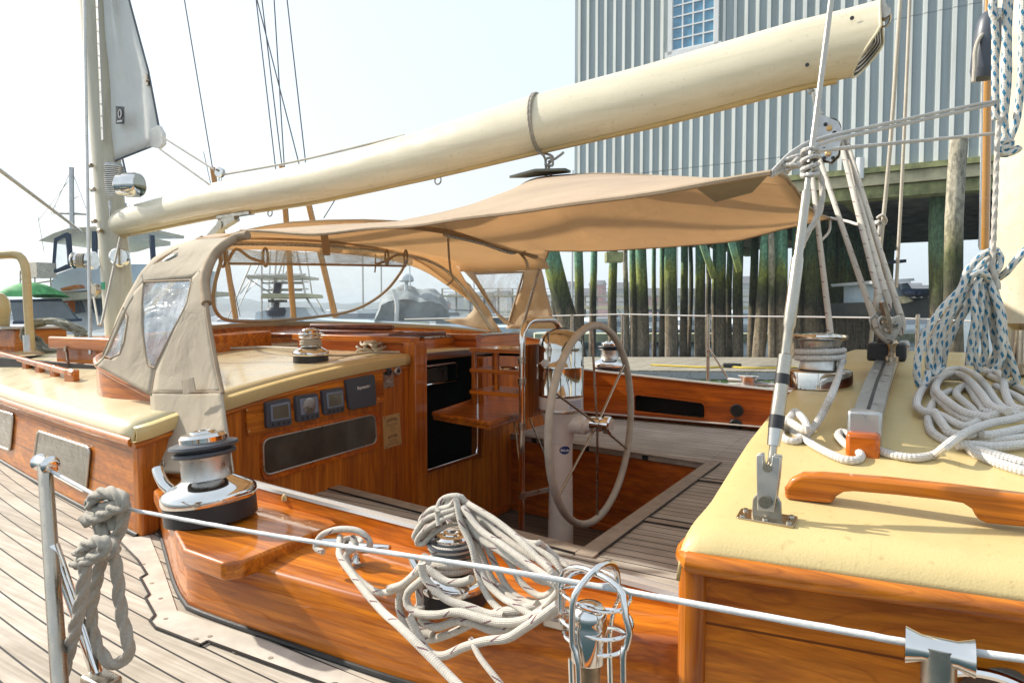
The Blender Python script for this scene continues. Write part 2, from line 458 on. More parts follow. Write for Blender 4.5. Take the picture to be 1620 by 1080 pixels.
M['sail'] = canvas_mat('grey_sail_cover', (.84, .84, .82), (.95, .95, .93), .5, stain=.12)
M['sailwhite'] = canvas_mat('white_sailcloth', (.74, .73, .70), (.6, .6, .58), .3, stain=.08)
M['vinyl'] = vinyl_mat('clear_vinyl', .07)
M['vinylmilk'] = vinyl_mat('milky_vinyl', .38, bumpd=.03)
M['label'] = plain('paper_label', (.74, .76, .80), .5, var=.02)
M['ink'] = plain('ink', (.03, .03, .05), .6, var=0)
M['inkblue'] = plain('ink_blue', (.02, .05, .22), .5, var=0)
M['lcd'] = plain('lcd_grey', (.12, .12, .09), .15, coat=1, var=.05)
M['lcdblue'] = plain('lcd_bezel', (.20, .25, .33), .25, coat=.5, var=.05)
M['inkwhite'] = plain('ink_white', (.75, .75, .75), .5, var=0)
M['inkbrown'] = plain('ink_brown', (.10, .06, .02), .5, var=0)
# ---------------------------------------------------------------- surfaces of the boat as functions
CY = 3.15
def hit(px, py, f, t0=.15, t1=14, step=.01):
    r = ray(px, py); t = t0; a = f(CAMLOC + r*t - Vector((0, 0, EYE)))
    while t < t1:
        b = f(CAMLOC + r*(t+step) - Vector((0, 0, EYE)))
        if (a > 0) != (b > 0):
            lo, hi = t, t+step
            for _ in range(24):
                m = (lo+hi)/2
                if (f(CAMLOC + r*m - Vector((0, 0, EYE))) > 0) == (a > 0): lo = m
                else: hi = m
            return CAMLOC + r*lo
        a = b; t += step
    print('NO HIT', px, py)
    return CAMLOC + r*3
def hy(x):
    u = max(0, -(x+2.36)); return 1.35 + .15*u + .012*u*u
def ztop(x, y):
    sm = CY - hy(x); q = min(1, abs(y-CY)/sm); return -.235 - .175*q**2.3
def on_top(px, py): return hit(px, py, lambda p: p.z - ztop(p.x, p.y), 1.0)
def on_side(px, py): return hit(px, py, lambda p: p.y - hy(p.x), .5)
def edge(x): return .52 + .035*(x+.6)**2
AP = [(1.06, -.384), (1.085, -.360), (1.13, -.347), (1.25, -.335), (1.53, -.279), (1.9, -.235), (2.4, -.205), (3.15, -.19)]
def zaft(y):
    y = CY - abs(y-CY)
    if y <= AP[0][0]: return AP[0][1]
    for (a, za), (b, zb) in zip(AP, AP[1:]):
        if y <= b: return za + (zb-za)*(y-a)/(b-a)
    return AP[-1][1]
def ashift(x): return .12*(x+.32)      # the aft cabin narrows a little going aft
def zaft2(x, y):
    s = CY - abs(y-CY); return zaft(s - ashift(x)*(1-min(1, (s-1.06)/2)))
def on_aft(px, py): return hit(px, py, lambda p: p.z - zaft2(p.x, p.y), .4)
XB = -2.37                              # aft bulkhead of the forward cabin
ZS = -.83                               # cockpit seats
ZF = -1.33                              # cockpit sole
ZD = -.80                               # side decks

yacht = empty('sailing_yacht', (-2.0, CY, .1), 'varnished wooden sailing yacht filling the view, with open cockpit, steering wheel and cream boom', 'sailboat')
Y = yacht
def part(mb, name, mat, label=None, parent=None, **k):
    o = mb.build(name, mat, parent or Y, **k)
    if label: o['label'] = label
    return o

# hull below the deck
m = MB(); rows = []
xs = [-11+i*.5 for i in range(31)]
for x in xs:
    e = max(.0, edge(x)) if x > -9 else edge(x)
    e = min(e, 3.0)
    rows.append([V(x, e, ZD-.02), V(x, e+.02, -1.2), V(x, e+.12, -1.6), V(x, min(3.1, e+.5), -2.1), V(x, 3.15, -2.3),
                 V(x, max(3.2, 2*CY-e-.5), -2.1), V(x, 2*CY-e-.12, -1.6), V(x, 2*CY-e-.02, -1.2), V(x, 2*CY-e, ZD-.02)])
m.grid(rows)
part(m, 'hull', M['white'], solid=.01)
# side decks (planked)
for side in (0, 1):
    m = MB(); rows = []
    for i in range(72):
        x = -9.5 + i*.18
        e = min(edge(x), 2.95)
        inn = max(e+.03, (hy(x) if x < -2.36 else 1.35)+.13)
        ys = [e+(inn-e)*k/6 for k in range(7)]
        if side: ys = [2*CY-y for y in ys]
        rows.append([V(x, y, ZD) for y in ys])
    m.grid(rows)
    part(m, 'side_deck', M['deck'] if side == 0 else M['margin'], solid=0)
    m = MB()
    pts = [V(-9.5+i*.18, (min(edge(-9.5+i*.18), 2.95)-.01) if not side else 2*CY-min(edge(-9.5+i*.18), 2.95)+.01, ZD+.02) for i in range(72)]
    for a, b in zip(pts, pts[1:]): m.bar(a, b, .045, .06)
    part(m, 'toe_rail', M['wx'])
# margin plank round the coaming with its nibbed seam
nib = [(150, 829), (180, 846), (218, 885), (232, 907), (222, 913), (236, 939), (230, 945), (245, 972), (237, 981), (245, 991), (317, 1019), (328, 1013), (420, 1047), (520, 1083), (530, 1080), (700, 1145), (1100, 1275)]
inb = [(1100, 1190), (800, 1150), (600, 1083), (410, 1009), (280, 965), (258, 900), (236, 846), (205, 850)]
poly = [W(x, y, Z=ZD+.004) for x, y in nib + inb]
bm = MB(); n_ = len(poly)
bm.add(poly, [tuple(range(n_))])
part(bm, 'margin_plank', M['margin'], flat=True)
m = MB()
for a, b in zip(nib, nib[1:]):
    A, B = W(*a, Z=ZD+.006), W(*b, Z=ZD+.006); m.bar(A, B, .006, .003)
for a, b in [((218, 885), (150, 829)), ((222, 913), (160, 878)), ((230, 945), (165, 905)), ((237, 981), (170, 938))]: pass
m2 = m
part(m2, 'deck_seam', M['caulk'], flat=True)
m = MB()
for x, y in [(227, 892), (240, 922), (254, 946), (262, 978), (310, 1010), (332, 1006), (372, 1030), (428, 1040), (200, 868)]:
    p = W(x, y, Z=ZD+.004); m.lathe([(.006, 0), (.006, .001)], tilt_up(p), 12)
part(m, 'deck_plug', M['teakframe'])

# ---- forward cabin house
m = MB(); rows = []
for i in range(60):
    x = -9.0 + i*(9.0-2.35)/59
    sm = CY-hy(x); row = []
    prof = []
    for k in range(33):
        s = (k/16-1)*(sm-.03)
        prof.append((CY+s, ztop(x, CY+s)))
    e = prof[0][1]
    left = [(CY-sm-.012, e-.055), (CY-sm-.014, e-.035), (CY-sm-.004, e-.014), (CY-sm+.012, e-.003)]
    prof = left + prof + [(2*CY-y, z) for y, z in left[::-1]]
    rows.append([V(x, y, z) for y, z in prof])
m.grid(rows)
housetop = part(m, 'cabin_top', M['creamlight'], solid=.012)
# its aft lip, seen as the thick cream edge above the bulkhead
m = MB()
ys = [1.33 + i*(2.80-1.33)/24 for i in range(25)]
rows = [[V(XB+.03, y, ztop(XB, y)+.0035) for y in ys], [V(XB+.046, y, ztop(XB, y)-.004) for y in ys],
        [V(XB+.05, y, ztop(XB, y)-.02) for y in ys], [V(XB+.044, y, ztop(XB, y)-.048) for y in ys], [V(XB+.0, y, ztop(XB, y)-.05) for y in ys]]
m.grid(rows); part(m, 'cabin_top_edge', M['cream'], solid=.004)
m = MB(); m.tube([V(XB+.028, y, ztop(XB, y)-.062) for y in ys], .012, 10); part(m, 'trim_moulding', M['wy'])
for side in (0, 1):
    f = (lambda y: y) if side == 0 else (lambda y: 2*CY-y)
    m = MB(); rows = []
    for i in range(60):
        x = -9.0 + i*(9.0-2.36)/59
        rows.append([V(x, f(hy(x)-.0), ZD-.02), V(x, f(hy(x)), -.45), V(x, f(hy(x)+.05), -.45), V(x, f(hy(x)+.05), ZD-.02)])
    m.grid(rows)
    cs = part(m, 'cabin_side', M['wxp'])
    m = MB(); m.tube([V(-9+i*.166, f(hy(-9+i*.166)-.012), -.462) for i in range(41)], .018, 10); part(m, 'rub_rail', M['wx'])
    m = MB(); m.tube([V(-9+i*.166, f(hy(-9+i*.166)-.004), ZD+.006) for i in range(41)], .008, 8); part(m, 'deck_bead', M['caulk'])
    if side == 0: cabin_side = cs
# corner post at the aft end of the port cabin side
m = MB(); m.box(V(XB+.006, 1.385, -.625), (.05, .075, .35)); part(m, 'corner_post', M['wz'], bevel=.012)

def rrect(quad, k=6, r=.22):        # rounded quad from 4 corner points, r as fraction of the short side
    q = [Vector(p) for p in quad]; out = []
    for i in range(4):
        p, a, b = q[i], q[i-1], q[(i+1) % 4]
        rad = r*min((a-p).length, (b-p).length)
        A = p+(a-p).normalized()*rad; B = p+(b-p).normalized()*rad
        for j in range(k+1):
            t = j/k; out.append(A*(1-t)**2 + p*2*t*(1-t) + B*t*t)
    return out
def panel(quad, nrm, thick, r=.2, mb=None):
    mb = mb or MB(); o = rrect(quad, r=r)
    return mb.prism(o, Vector(nrm).normalized()*thick)
M['bronzeglass'] = plain('smoked_window_glass', (.050, .050, .030), .22, coat=.35, var=.35, scale=9)
M['darkglass'] = plain('dark_window_glass', (.06, .056, .045), .12, coat=1, var=.4, scale=7)
def ring(pts, r, name, mat, parent, n=8):
    mb = MB(); mb.tube(pts, r, n, closed=True, caps=False); return mb.build(name, mat, parent)
for q in ([(63, 681), (146, 708), (139, 778), (56, 733)], [(-72, 628), (24, 655), (19, 712), (-78, 676)]):
    P = [on_side(*c) for c in q]
    nrm = (P[1]-P[0]).cross(P[3]-P[0]).normalized(); nrm = nrm if nrm.y < 0 else -nrm
    wn_ = panel(P, nrm, .008, .18).build('window', M['bronzeglass'], Y)
    ring([p+nrm*.008 for p in rrect(P, r=.18)], .0055, 'window_frame', M['satin'], wn_)

# ---- aft bulkhead with companionway
def BK(px, py, dx=0): return W(px, py, X=XB+.025+dx)
def top_poly(y0, y1, n, dz=0): return [V(XB-.025, y0+(y1-y0)*i/n, ztop(XB, y0+(y1-y0)*i/n)-.05+dz) for i in range(n+1)]
m = MB()
m.prism([V(XB-.025, 2.90, ZF-.05), V(XB-.025, 1.40, ZF-.05)] + top_poly(1.40, 2.90, 20), (.05, 0, 0))
part(m, 'bulkhead', M['wbulk'])
m = MB()
m.prism([V(XB-.025, 4.92, ZF-.05), V(XB-.025, 3.47, ZF-.05), V(XB-.025, 3.47, -.285)] + top_poly(3.47, 4.92, 20)[1:], (.05, 0, 0))
part(m, 'bulkhead', M['wbulk'])
m = MB(); m.box(V(XB, 3.19, (ZF-.05-.90)/2), (.05, .60, ZF-.05+.90 if False else abs(ZF-.05+.90))); part(m, 'bulkhead_lower_panel', M['wbulk'])
# post on the port side of the companionway and top beam
m = MB(); m.box(V(XB+.03, 2.86, -.70), (.085, .10, 1.06)); part(m, 'companionway_post', M['wz'], bevel=.006)
m = MB(); m.box(V(XB+.02, 3.51, -.60), (.08, .07, .62)); part(m, 'companionway_post', M['wz'], bevel=.006)
m = MB(); m.box(V(XB+.035, 3.19, -.885), (.03, .56, .022)); part(m, 'door_sill', M['chrome'], bevel=.004)
m = MB(); m.tube([V(XB+.03, 3.44, -.88), V(XB+.03, 3.455, -.84), V(XB+.03, 3.455, -.38)], .006, 8); part(m, 'door_trim', M['chrome'])
# dark cabin interior behind the opening: floor, walls and a few steps down
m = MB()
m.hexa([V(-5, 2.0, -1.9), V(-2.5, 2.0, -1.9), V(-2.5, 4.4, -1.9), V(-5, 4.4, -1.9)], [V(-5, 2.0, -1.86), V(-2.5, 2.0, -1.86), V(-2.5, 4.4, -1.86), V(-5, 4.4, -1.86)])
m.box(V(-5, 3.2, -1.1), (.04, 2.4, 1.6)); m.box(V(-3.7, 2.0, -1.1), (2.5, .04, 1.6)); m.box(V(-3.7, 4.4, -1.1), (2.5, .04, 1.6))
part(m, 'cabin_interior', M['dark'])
m = MB()
m.box(V(-2.62, 3.19, -1.15), (.22, .5, .03)); m.box(V(-2.85, 3.19, -1.45), (.22, .5, .03))
part(m, 'companionway_step', M['wy'])
# sliding hatch and its slides
m = MB(); m.bar(V(-2.34, 2.86, -.165), V(-3.25, 2.86, -.16), .085, .035); part(m, 'hatch_slide', M['wx'], bevel=.004)
m = MB(); m.bar(V(-2.36, 3.50, -.17), V(-3.55, 3.50, -.165), .075, .035); part(m, 'hatch_slide', M['wx'], bevel=.004)
m = MB(); m.bar(V(-2.36, 2.86, -.2), V(-3.22, 2.86, -.2), .05, .09); part(m, 'hatch_slide_base', M['wred'])
m = MB(); m.bar(V(-2.36, 3.50, -.2), V(-3.5, 3.50, -.2), .05, .09); part(m, 'hatch_slide_base', M['wred'])
m = MB(); rows = []
for i in range(13):
    y = 2.93 + i*.04375; row = [V(x, y, -.165+.02*(1-((y-3.19)/.27)**2)) for x in (-2.62, -3.0, -3.4, -3.6)]; rows.append(row)
m.grid(rows); part(m, 'sliding_hatch', M['wdark'], solid=.03, bevel=.004)
m = MB(); m.bar(V(-2.60, 2.95, -.165), V(-2.60, 3.47, -.165), .03, .06); part(m, 'hatch_lip', M['wdark'], bevel=.006)
m = MB(); m.bar(W(492, 526, D=4.2), W(640, 530, D=4.0), .06, .045); part(m, 'breakwater_step', M['wdark'], bevel=.012)
m = MB(); m.bar(W(492, 516, D=4.25), W(622, 518, D=4.1), .05, .035); part(m, 'breakwater_step', M['wdark'], bevel=.012)
# beam and dropped hatch front seen across the companionway
m = MB(); m.box(V(-2.55, 3.75, -.235), (.05, 1.15, .13)); part(m, 'hatch_beam', M['wy'], bevel=.004)
m = MB(); m.box(V(-2.55, 3.75, -.164), (.056, 1.16, .008)); part(m, 'beam_capping', M['steel'])
m = MB(); m.tube([V(-2.50, 2.95, -.33), V(-2.50, 3.44, -.33), V(-2.50, 3.46, -.35), V(-2.50, 3.46, -.42)], .007, 8)
m.tube([V(-2.50, 2.93, -.45), V(-2.50, 3.2, -.44), V(-2.50, 3.46, -.44)], .007, 8); part(m, 'sliding_door_rail', M['chrome'])
m = MB(); m.box(V(-2.56, 3.19, -.40), (.01, .5, .09)); part(m, 'sliding_door_glass', M['darkglass'])

# bulkhead window
P = [BK(410, 688), BK(598, 647), BK(600, 706), BK(412, 762)]
nx = Vector((1, 0, 0))
fr_ = panel(P, nx, .012, .25); wf = part(fr_, 'window', M['wred'])
Q = [BK(415, 695, .012), BK(592, 655, .012), BK(595, 700, .012), BK(417, 752, .012)]
panel(Q, nx, .004, .25).build('window_pane', M['darkglass'], wf)
ring([p+nx*.004 for p in rrect(Q, r=.25)], .0035, 'window_frame', M['satin'], wf)
# instrument board and instruments
P = [BK(386, 643), BK(602, 575), BK(605, 634), BK(389, 689)]
board = part(panel(P, nx, .012, .04), 'instrument_board', M['wy'])
D0 = .012
def instrument(qpx, name, label):
    P = [BK(*c, D0) for c in qpx]
    ins = part(panel(P, nx, .022, .12), name, M['slate'], label, bevel=.003)
    return P, ins
def lerpq(P, u, v): return (P[0].lerp(P[1], u)).lerp(P[3].lerp(P[2], u), v)
def sub(P, u0, v0, u1, v1, dx): return [lerpq(P, a, b)+nx*dx for a, b in ((u0, v0), (u1, v0), (u1, v1), (u0, v1))]
q1 = [(416, 636), (454, 628.5), (457, 671), (418, 677.5)]
q2 = [(463, 626), (498, 621), (501, 660.5), (466, 667.5)]
q3 = [(505, 617), (538, 612), (540.5, 650), (509, 656.5)]
EX = .022
for k, (q, nm, lb) in enumerate(((q1, 'digital_display', 'square instrument with a green grey screen, nearest of three'), (q2, 'wind_gauge', 'middle instrument with a round compass dial and small screen'), (q3, 'digital_display', 'square instrument whose screen reflects orange light'))):
    P, ins = instrument(q, nm, lb)
    panel(sub(P, .14, .12, .93, .74, EX), nx, .003, .08).build('bezel', M['lcdblue'], ins)
    if k != 1:
        panel(sub(P, .22, .2, .85, .68, EX+.003), nx, .0015, .05).build('screen', M['lcd'], ins)
    else:
        c = lerpq(P, .53, .44)+nx*(EX+.003)
        mb = MB(); mb.lathe([(.036, 0), (.036, .002), (.032, .003)], frameM(c, nx), 28); mb.build('dial', M['alu'], ins)
        mb = MB(); mb.bar(c+nx*.004, lerpq(P, .28, .50)+nx*(EX+.007), .003, .001, nx); mb.build('needle', M['ink'], ins)
        panel(sub(P, .40, .5, .62, .68, EX+.006), nx, .002, .05).build('screen', M['lcd'], ins)
    for u in (.22, .44, .66, .86):
        mb = MB(); mb.lathe([(.0065, 0), (.0065, .002), (.005, .003)], frameM(lerpq(P, u, .87)+nx*EX, nx), 14); mb.build('button', M['black'], ins)
P, ins = instrument([(543, 600), (588, 591.5), (591, 640), (549, 648)], 'instrument_cover', 'plain slate cover with white lettering, rightmost on the board')
COVP = P; COV = ins
def text(body, parent, mat, origin, xdir, ydir, size, name='lettering', ext=.0006, align='CENTER', arc=0, bold=0):
    xdir = Vector(xdir).normalized(); ydir = Vector(ydir); ydir = (ydir - xdir*ydir.dot(xdir)).normalized()
    z = xdir.cross(ydir)
    Mx = Matrix((xdir, ydir, z)).transposed().to_4x4(); Mx.translation = Vector(origin)
    c = bpy.data.curves.new('t', 'FONT'); c.body = body; c.size = size; c.align_x = align; c.align_y = 'CENTER'; c.extrude = 0; c.offset = bold
    o = bpy.data.objects.new('t', c); COL.objects.link(o)
    dg = bpy.context.evaluated_depsgraph_get(); dg.update()
    me = bpy.data.meshes.new_from_object(o.evaluated_get(dg))
    bpy.data.objects.remove(o); bpy.data.curves.remove(c)
    vs = []
    for v in me.vertices:
        p = v.co.copy()
        if arc:
            th = p.x/arc; rr = arc+p.y
            p = Vector((rr*math.sin(th), rr*math.cos(th)-arc, 0))
        vs.append(Mx @ p)
    mb = MB(); mb.add(vs, [tuple(f.vertices) for f in me.polygons])
    return mb.build(name, mat, parent, flat=True)
xd = (COVP[1]-COVP[0]); yd = COVP[0]-COVP[3]
text('Raymarine', COV, M['inkwhite'], lerpq(COVP, .56, .34)+nx*(EX+.0005), xd, yd, .021, bold=.0006)
m = MB()
for x, y in ((391, 648), (500, 613), (598, 583), (394, 682), (598, 630)): m.lathe([(.005, 0), (.004, .002)], frameM(BK(x, y, D0), nx), 10)
m.build('screw', M['brass'], board)
# ignition plate and socket
P = [BK(603, 577), BK(621, 573), BK(622, 611), BK(605, 615)]
ig = part(panel(P, nx, .006, .08), 'switch_plate', M['steel'])
mb = MB(); mb.lathe([(.02, 0), (.02, .012), (.014, .014)], frameM(lerpq(P, .45, .32)+nx*.006, nx), 20); mb.build('key_switch', M['black'], ig)
mb = MB(); mb.lathe([(.008, 0), (.008, .012)], frameM(lerpq(P, .5, .75)+nx*.006, nx), 12); mb.build('toggle', M['satin'], ig)
mb = MB(); mb.lathe([(.026, 0), (.026, .012), (.02, .018)], frameM(BK(626.5, 586), nx), 24); ss = part(mb, 'socket', M['satin'])
mb = MB(); mb.lathe([(.011, 0), (.011, .003)], frameM(BK(626.5, 586)+nx*.018, nx), 16); mb.build('socket_hole', M['black'], ss)
# builder's plate
P = [BK(604.8, 659), BK(631.5, 652.5), BK(634.5, 702), BK(607.5, 710)]
pl = part(panel(P, nx, .004, .04), 'builders_plate', M['brass'], 'small cream engraved plate with arched lettering')
xd = P[1]-P[0]; yd = P[0]-P[3]
def pt(u, v): return lerpq(P, u, v)+nx*.0046
text('DESIGNER', pl, M['inkbrown'], pt(.5, .14), xd, yd, .018, arc=.10, bold=.0005)
text('BUILDER', pl, M['inkbrown'], pt(.5, .66), xd, yd, .0185, arc=.10, bold=.0005)
for v_, s_, w_ in ((.30, .0125, 'Naval Architects'), (.37, .0105, 'Boston'), (.44, .0095, 'Mass. USA'), (.51, .011, '1971'), (.80, .011, 'Boat Works'), (.89, .0115, 'Southwest Harbor')):
    text(w_, pl, M['inkbrown'], pt(.5, v_), xd, yd, s_)
mb = MB()
for u, v in ((.08, .05), (.92, .05), (.08, .95), (.92, .95)): mb.lathe([(.004, 0), (.003, .002)], frameM(pt(u, v), nx), 8)
mb.build('screw', M['tarn'], pl)

# ---- cockpit: seats, sole, footwell
m = MB()
m.hexa([V(XB, 1.40, ZS-.03), V(-1.0, 1.36, ZS-.03), V(-1.0, 2.13, ZS-.03), V(XB, 2.30, ZS-.03)], [V(XB, 1.40, ZS), V(-1.0, 1.36, ZS), V(-1.0, 2.13, ZS), V(XB, 2.30, ZS)])
part(m, 'port_bench', M['seat'], bevel=.004)
m = MB()
m.hexa([V(XB, 3.86, ZS-.03), V(-1.0, 3.66, ZS-.03), V(-1.0, 5.0, ZS-.03), V(XB, 5.0, ZS-.03)], [V(XB, 3.86, ZS), V(-1.0, 3.66, ZS), V(-1.0, 5.0, ZS), V(XB, 5.0, ZS)])
part(m, 'starboard_bench', M['seat'], bevel=.004)
m = MB()
m.hexa([V(-1.0, 1.3, ZS-.03), V(-.30, 1.3, ZS-.03), V(-.30, 5.0, ZS-.03), V(-1.0, 5.0, ZS-.03)], [V(-1.0, 1.3, ZS), V(-.30, 1.3, ZS), V(-.30, 5.0, ZS), V(-1.0, 5.0, ZS)])
part(m, 'aft_bench', M['seat'], bevel=.004)
m = MB(); z = ZS+.003
def plank(a, b, w, m=m): m.bar(V(*a, z), V(*b, z), w, .008)
plank((-.965, 2.06), (-.965, 3.74), .07); plank((XB, 2.27), (-1.0, 2.10), .07); plank((XB, 3.89), (-1.0, 3.69), .07)
plank((-.93, 2.55), (-.35, 2.55), .05); plank((-.93, 3.3), (-.35, 3.3), .05)
part(m, 'bench_border', M['teakframe'], bevel=.002)
m = MB(); z = ZS+.0035
for a, b in (((-1.0, 2.2), (-1.0, 2.22)),): pass
for yy in (2.522, 2.578, 3.272, 3.328): m.bar(V(-.93, yy, z+.003), V(-.35, yy, z+.003), .006, .004)
for xx in (-.928,): m.bar(V(xx, 2.1, z+.003), V(xx, 3.7, z+.003), .006, .004)
m.bar(V(XB, 2.232, z+.003), V(-1.0, 2.062, z+.003), .006, .004)
part(m, 'bench_seam', M['caulk'], flat=True)
m = MB()
for a, b in (((-2.4, 2.28), (-.96, 2.10)), ((-2.4, 3.88), (-.96, 3.68)), ((-.965, 2.0), (-.965, 3.8))): m.bar(V(*a, (ZS+ZF)/2-.035), V(*b, (ZS+ZF)/2-.035), .02, ZS-ZF)
part(m, 'footwell_side', M['wred'])
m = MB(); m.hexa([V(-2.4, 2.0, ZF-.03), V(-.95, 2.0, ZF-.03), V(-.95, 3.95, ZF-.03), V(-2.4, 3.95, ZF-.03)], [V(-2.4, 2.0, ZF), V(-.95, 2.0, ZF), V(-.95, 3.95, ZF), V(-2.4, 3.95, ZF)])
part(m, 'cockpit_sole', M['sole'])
m = MB(); m.bar(V(-2.34, 3.85, ZF+.025), V(-.98, 3.66, ZF+.025), .03, .05); m.bar(V(-.99, 2.15, ZF+.025), V(-.99, 3.67, ZF+.025), .03, .05); m.bar(V(-2.335, 2.25, ZF+.025), V(-2.335, 3.8, ZF+.025), .03, .05)
part(m, 'floor_moulding', M['wred'], bevel=.01)

# ---- port coaming
top = [(-2.37, 1.43, -.615), (-2.1, 1.29, -.625), (-1.85, 1.16, -.63), (-1.70, 1.095, -.63), (-1.62, 1.08, -.63), (-1.3, 1.085, -.63), (-.9, 1.10, -.627), (-.6, 1.145, -.61), (-.33, 1.195, -.59)]
tp = spline([V(*p) for p in top], .04)
m = MB()
rows = []
for p in tp:
    inner = 1.46 - .121*(p.x+2.37)/1.0*.9
    inner = 1.47 + (1.285-1.47)*(p.x+2.37)/2.04
    rows.append([Vector((p.x, p.y+.004, EYE+ZD-.02)), Vector((p.x, p.y, p.z-.012)), Vector((p.x, p.y+.004, p.z-.003)), Vector((p.x, p.y+.012, p.z)), Vector((p.x, (p.y+inner)/2, p.z+.010)), Vector((p.x, inner, p.z+.018)), Vector((p.x, inner, EYE+ZS-.03))])
m.grid(rows); m.add([rows[0][i] for i in range(7)], [tuple(range(7))]); m.add([rows[-1][i] for i in range(7)], [tuple(range(7))])
coam = part(m, 'coaming', M['wx'], 'orange varnished side coaming beside the near deck', ang=50)
m = MB(); m.tube([Vector((r_[0].x, r_[0].y-.004, EYE+ZD+.006)) for r_ in rows], .007, 8); part(m, 'deck_bead', M['caulk'])
rl = [(-2.36, 1.475, -.535), (-1.79, 1.414, -.545), (-1.1, 1.36, -.548), (-.34, 1.285, -.545)]
m = MB()
R_ = spline([V(*p) for p in rl], .08)
for a, b in zip(R_, R_[1:]):
    m.hexa([a+Vector((0, -.014, -.34)), b+Vector((0, -.014, -.34)), b+Vector((0, .014, -.34)), a+Vector((0, .014, -.34))],
           [a+Vector((0, -.014, -.012)), b+Vector((0, -.014, -.012)), b+Vector((0, .014, -.012)), a+Vector((0, .014, -.012))])
part(m, 'coaming_board', M['wx'], ang=20)
m = MB()
rows = [[p+Vector((0, -.016, -.012)), p+Vector((0, -.014, -.002)), p+Vector((0, 0, .001)), p+Vector((0, .014, -.002)), p+Vector((0, .016, -.012))] for p in R_]
m.grid(rows); part(m, 'rail_strip', M['railtop'])
# winch pad: raised octagonal plinth
pz = -.595
pad = [W(*q, Z=pz) for q in ((243, 775), (262, 762), (420, 790), (522, 818), (536, 828), (385, 886), (352, 890), (290, 868))]
m = MB(); m.prism([p+Vector((0, 0, -.045)) for p in pad], (0, 0, .045)); part(m, 'winch_pad', M['wx'], bevel=.008, seg=3)
# ---- starboard coaming
YS = 4.90
m = MB()
def SC(px, py, dy=0): return W(px, py, Y=YS+dy)
stp = [V(-2.37, YS, -.47), V(-1.9, YS, -.495), V(-1.2, YS, -.53), V(-.6, YS, -.56), V(-.25, YS, -.575)]
A = [(p, Vector((p.x, p.y, EYE+ZS-.03))) for p in spline(stp, .1)]
hole = [SC(1003, 623), SC(1115, 637), SC(1116, 663), SC(1001, 650)]
# board with a real opening: left, right, above and below the cubby
hx0, hx1, hz0, hz1 = hole[0].x, hole[1].x, hole[3].z, hole[0].z
def bd(x0, x1, z0f, z1f):
    k = 8
    for i in range(k):
        a = x0+(x1-x0)*i/k; b = x0+(x1-x0)*(i+1)/k
        q = lambda x, z, y: Vector((x, y, z))
        m.hexa([q(a, z0f(a), YS), q(b, z0f(b), YS), q(b, z0f(b), YS+.03), q(a, z0f(a), YS+.03)], [q(a, z1f(a), YS), q(b, z1f(b), YS), q(b, z1f(b), YS+.03), q(a, z1f(a), YS+.03)])
def ztp(x):
    pts = [p for p, _ in A]
    for a, b in zip(pts, pts[1:]):
        if a.x <= x <= b.x+1e-4: return a.z+(b.z-a.z)*(x-a.x)/(b.x-a.x)
    return pts[-1].z
zb = lambda x: EYE+ZS-.03
ht = lambda x: hole[0].z+(hole[1].z-hole[0].z)*(x-hx0)/(hx1-hx0)
hb = lambda x: hole[3].z+(hole[2].z-hole[3].z)*(x-hx0)/(hx1-hx0)
bd(-2.37, hx0, zb, ztp); bd(hx1, -.25, zb, ztp); bd(hx0, hx1, ht, ztp); bd(hx0, hx1, zb, hb)
part(m, 'starboard_coaming', M['wred'], 'red brown varnished board with a cubby hole on the far side of the cockpit', flat=True)
m = MB(); m.box(((hx0+hx1)/2, YS+.2, (hole[0].z+hole[2].z)/2), (hx1-hx0+.02, .01, .3)); m.box(((hx0+hx1)/2, YS+.11, hole[2].z-.02), (hx1-hx0+.02, .19, .01))
m.box((hx0-.012, YS+.11, (hole[0].z+hole[2].z)/2), (.01, .19, .3)); m.box((hx1+.012, YS+.11, (hole[0].z+hole[2].z)/2), (.01, .19, .3))
m.box(((hx0+hx1)/2, YS+.11, hole[0].z+.03), (hx1-hx0+.02, .19, .01)); part(m, 'cubby', M['dark'])
ring(rrect([h+Vector((0, -.002, 0)) for h in hole], r=.3), .006, 'cubby_edge', M['wred'], Y)
m = MB()
pts = [p for p, _ in A]
rows = [[p+Vector((0, -.006, -.004)), p+Vector((0, -.004, .006)), p+Vector((0, .03, .008)), p+Vector((0, .034, -.004))] for p in pts]
m.grid(rows); part(m, 'rail_strip', M['railtop'])
m = MB()
rows = [[p+Vector((0, .03, -.05)), p+Vector((0, .30, -.06)), p+Vector((0, .42, -.09)), p+Vector((0, .44, -.3))] for p in pts]
m.grid(rows); part(m, 'coaming', M['wx'])
for q in ((1166, 649), (1164, 672)):
    p = SC(*q); mb = MB(); mb.lathe([(.045, 0), (.045, .012), (.038, .018), (.03, .018), (.03, .008)], frameM(p, (0, -1, 0)), 28); part(mb, 'vent_cap', M['black'])
# ---- aft cabin
m = MB(); rows = []
X0, X1 = -.33, 2.6
xs_ = [X0, X0+.003, X0+.012, X0+.03] + [X0+.06+i*.12 for i in range(24)]
for k, x in enumerate(xs_):
    drop = (.045, .02, .006, .001)[k] if k < 4 else 0
    base = [1.06, 1.064, 1.072, 1.085, 1.105, 1.13, 1.18, 1.25, 1.35, 1.45, 1.55, 1.7, 1.9, 2.15, 2.4, 2.8, 3.15]
    zs = [-.389, -.380, -.368, -.359, -.351, -.345, None]
    pr = []
    for i, y in enumerate(base):
        z = zs[i] if i < 6 else zaft(y)
        sh = ashift(x)*(1-min(1, (y-1.06)/2))
        pr.append((y+sh, z-drop))
    pr = pr + [(2*CY-y, z) for y, z in pr[:-1][::-1]]
    rows.append([V(x, y, z) for y, z in pr])
m.grid(rows); aft_top = part(m, 'aft_cabin_top', M['cream'], solid=.006)
m = MB()
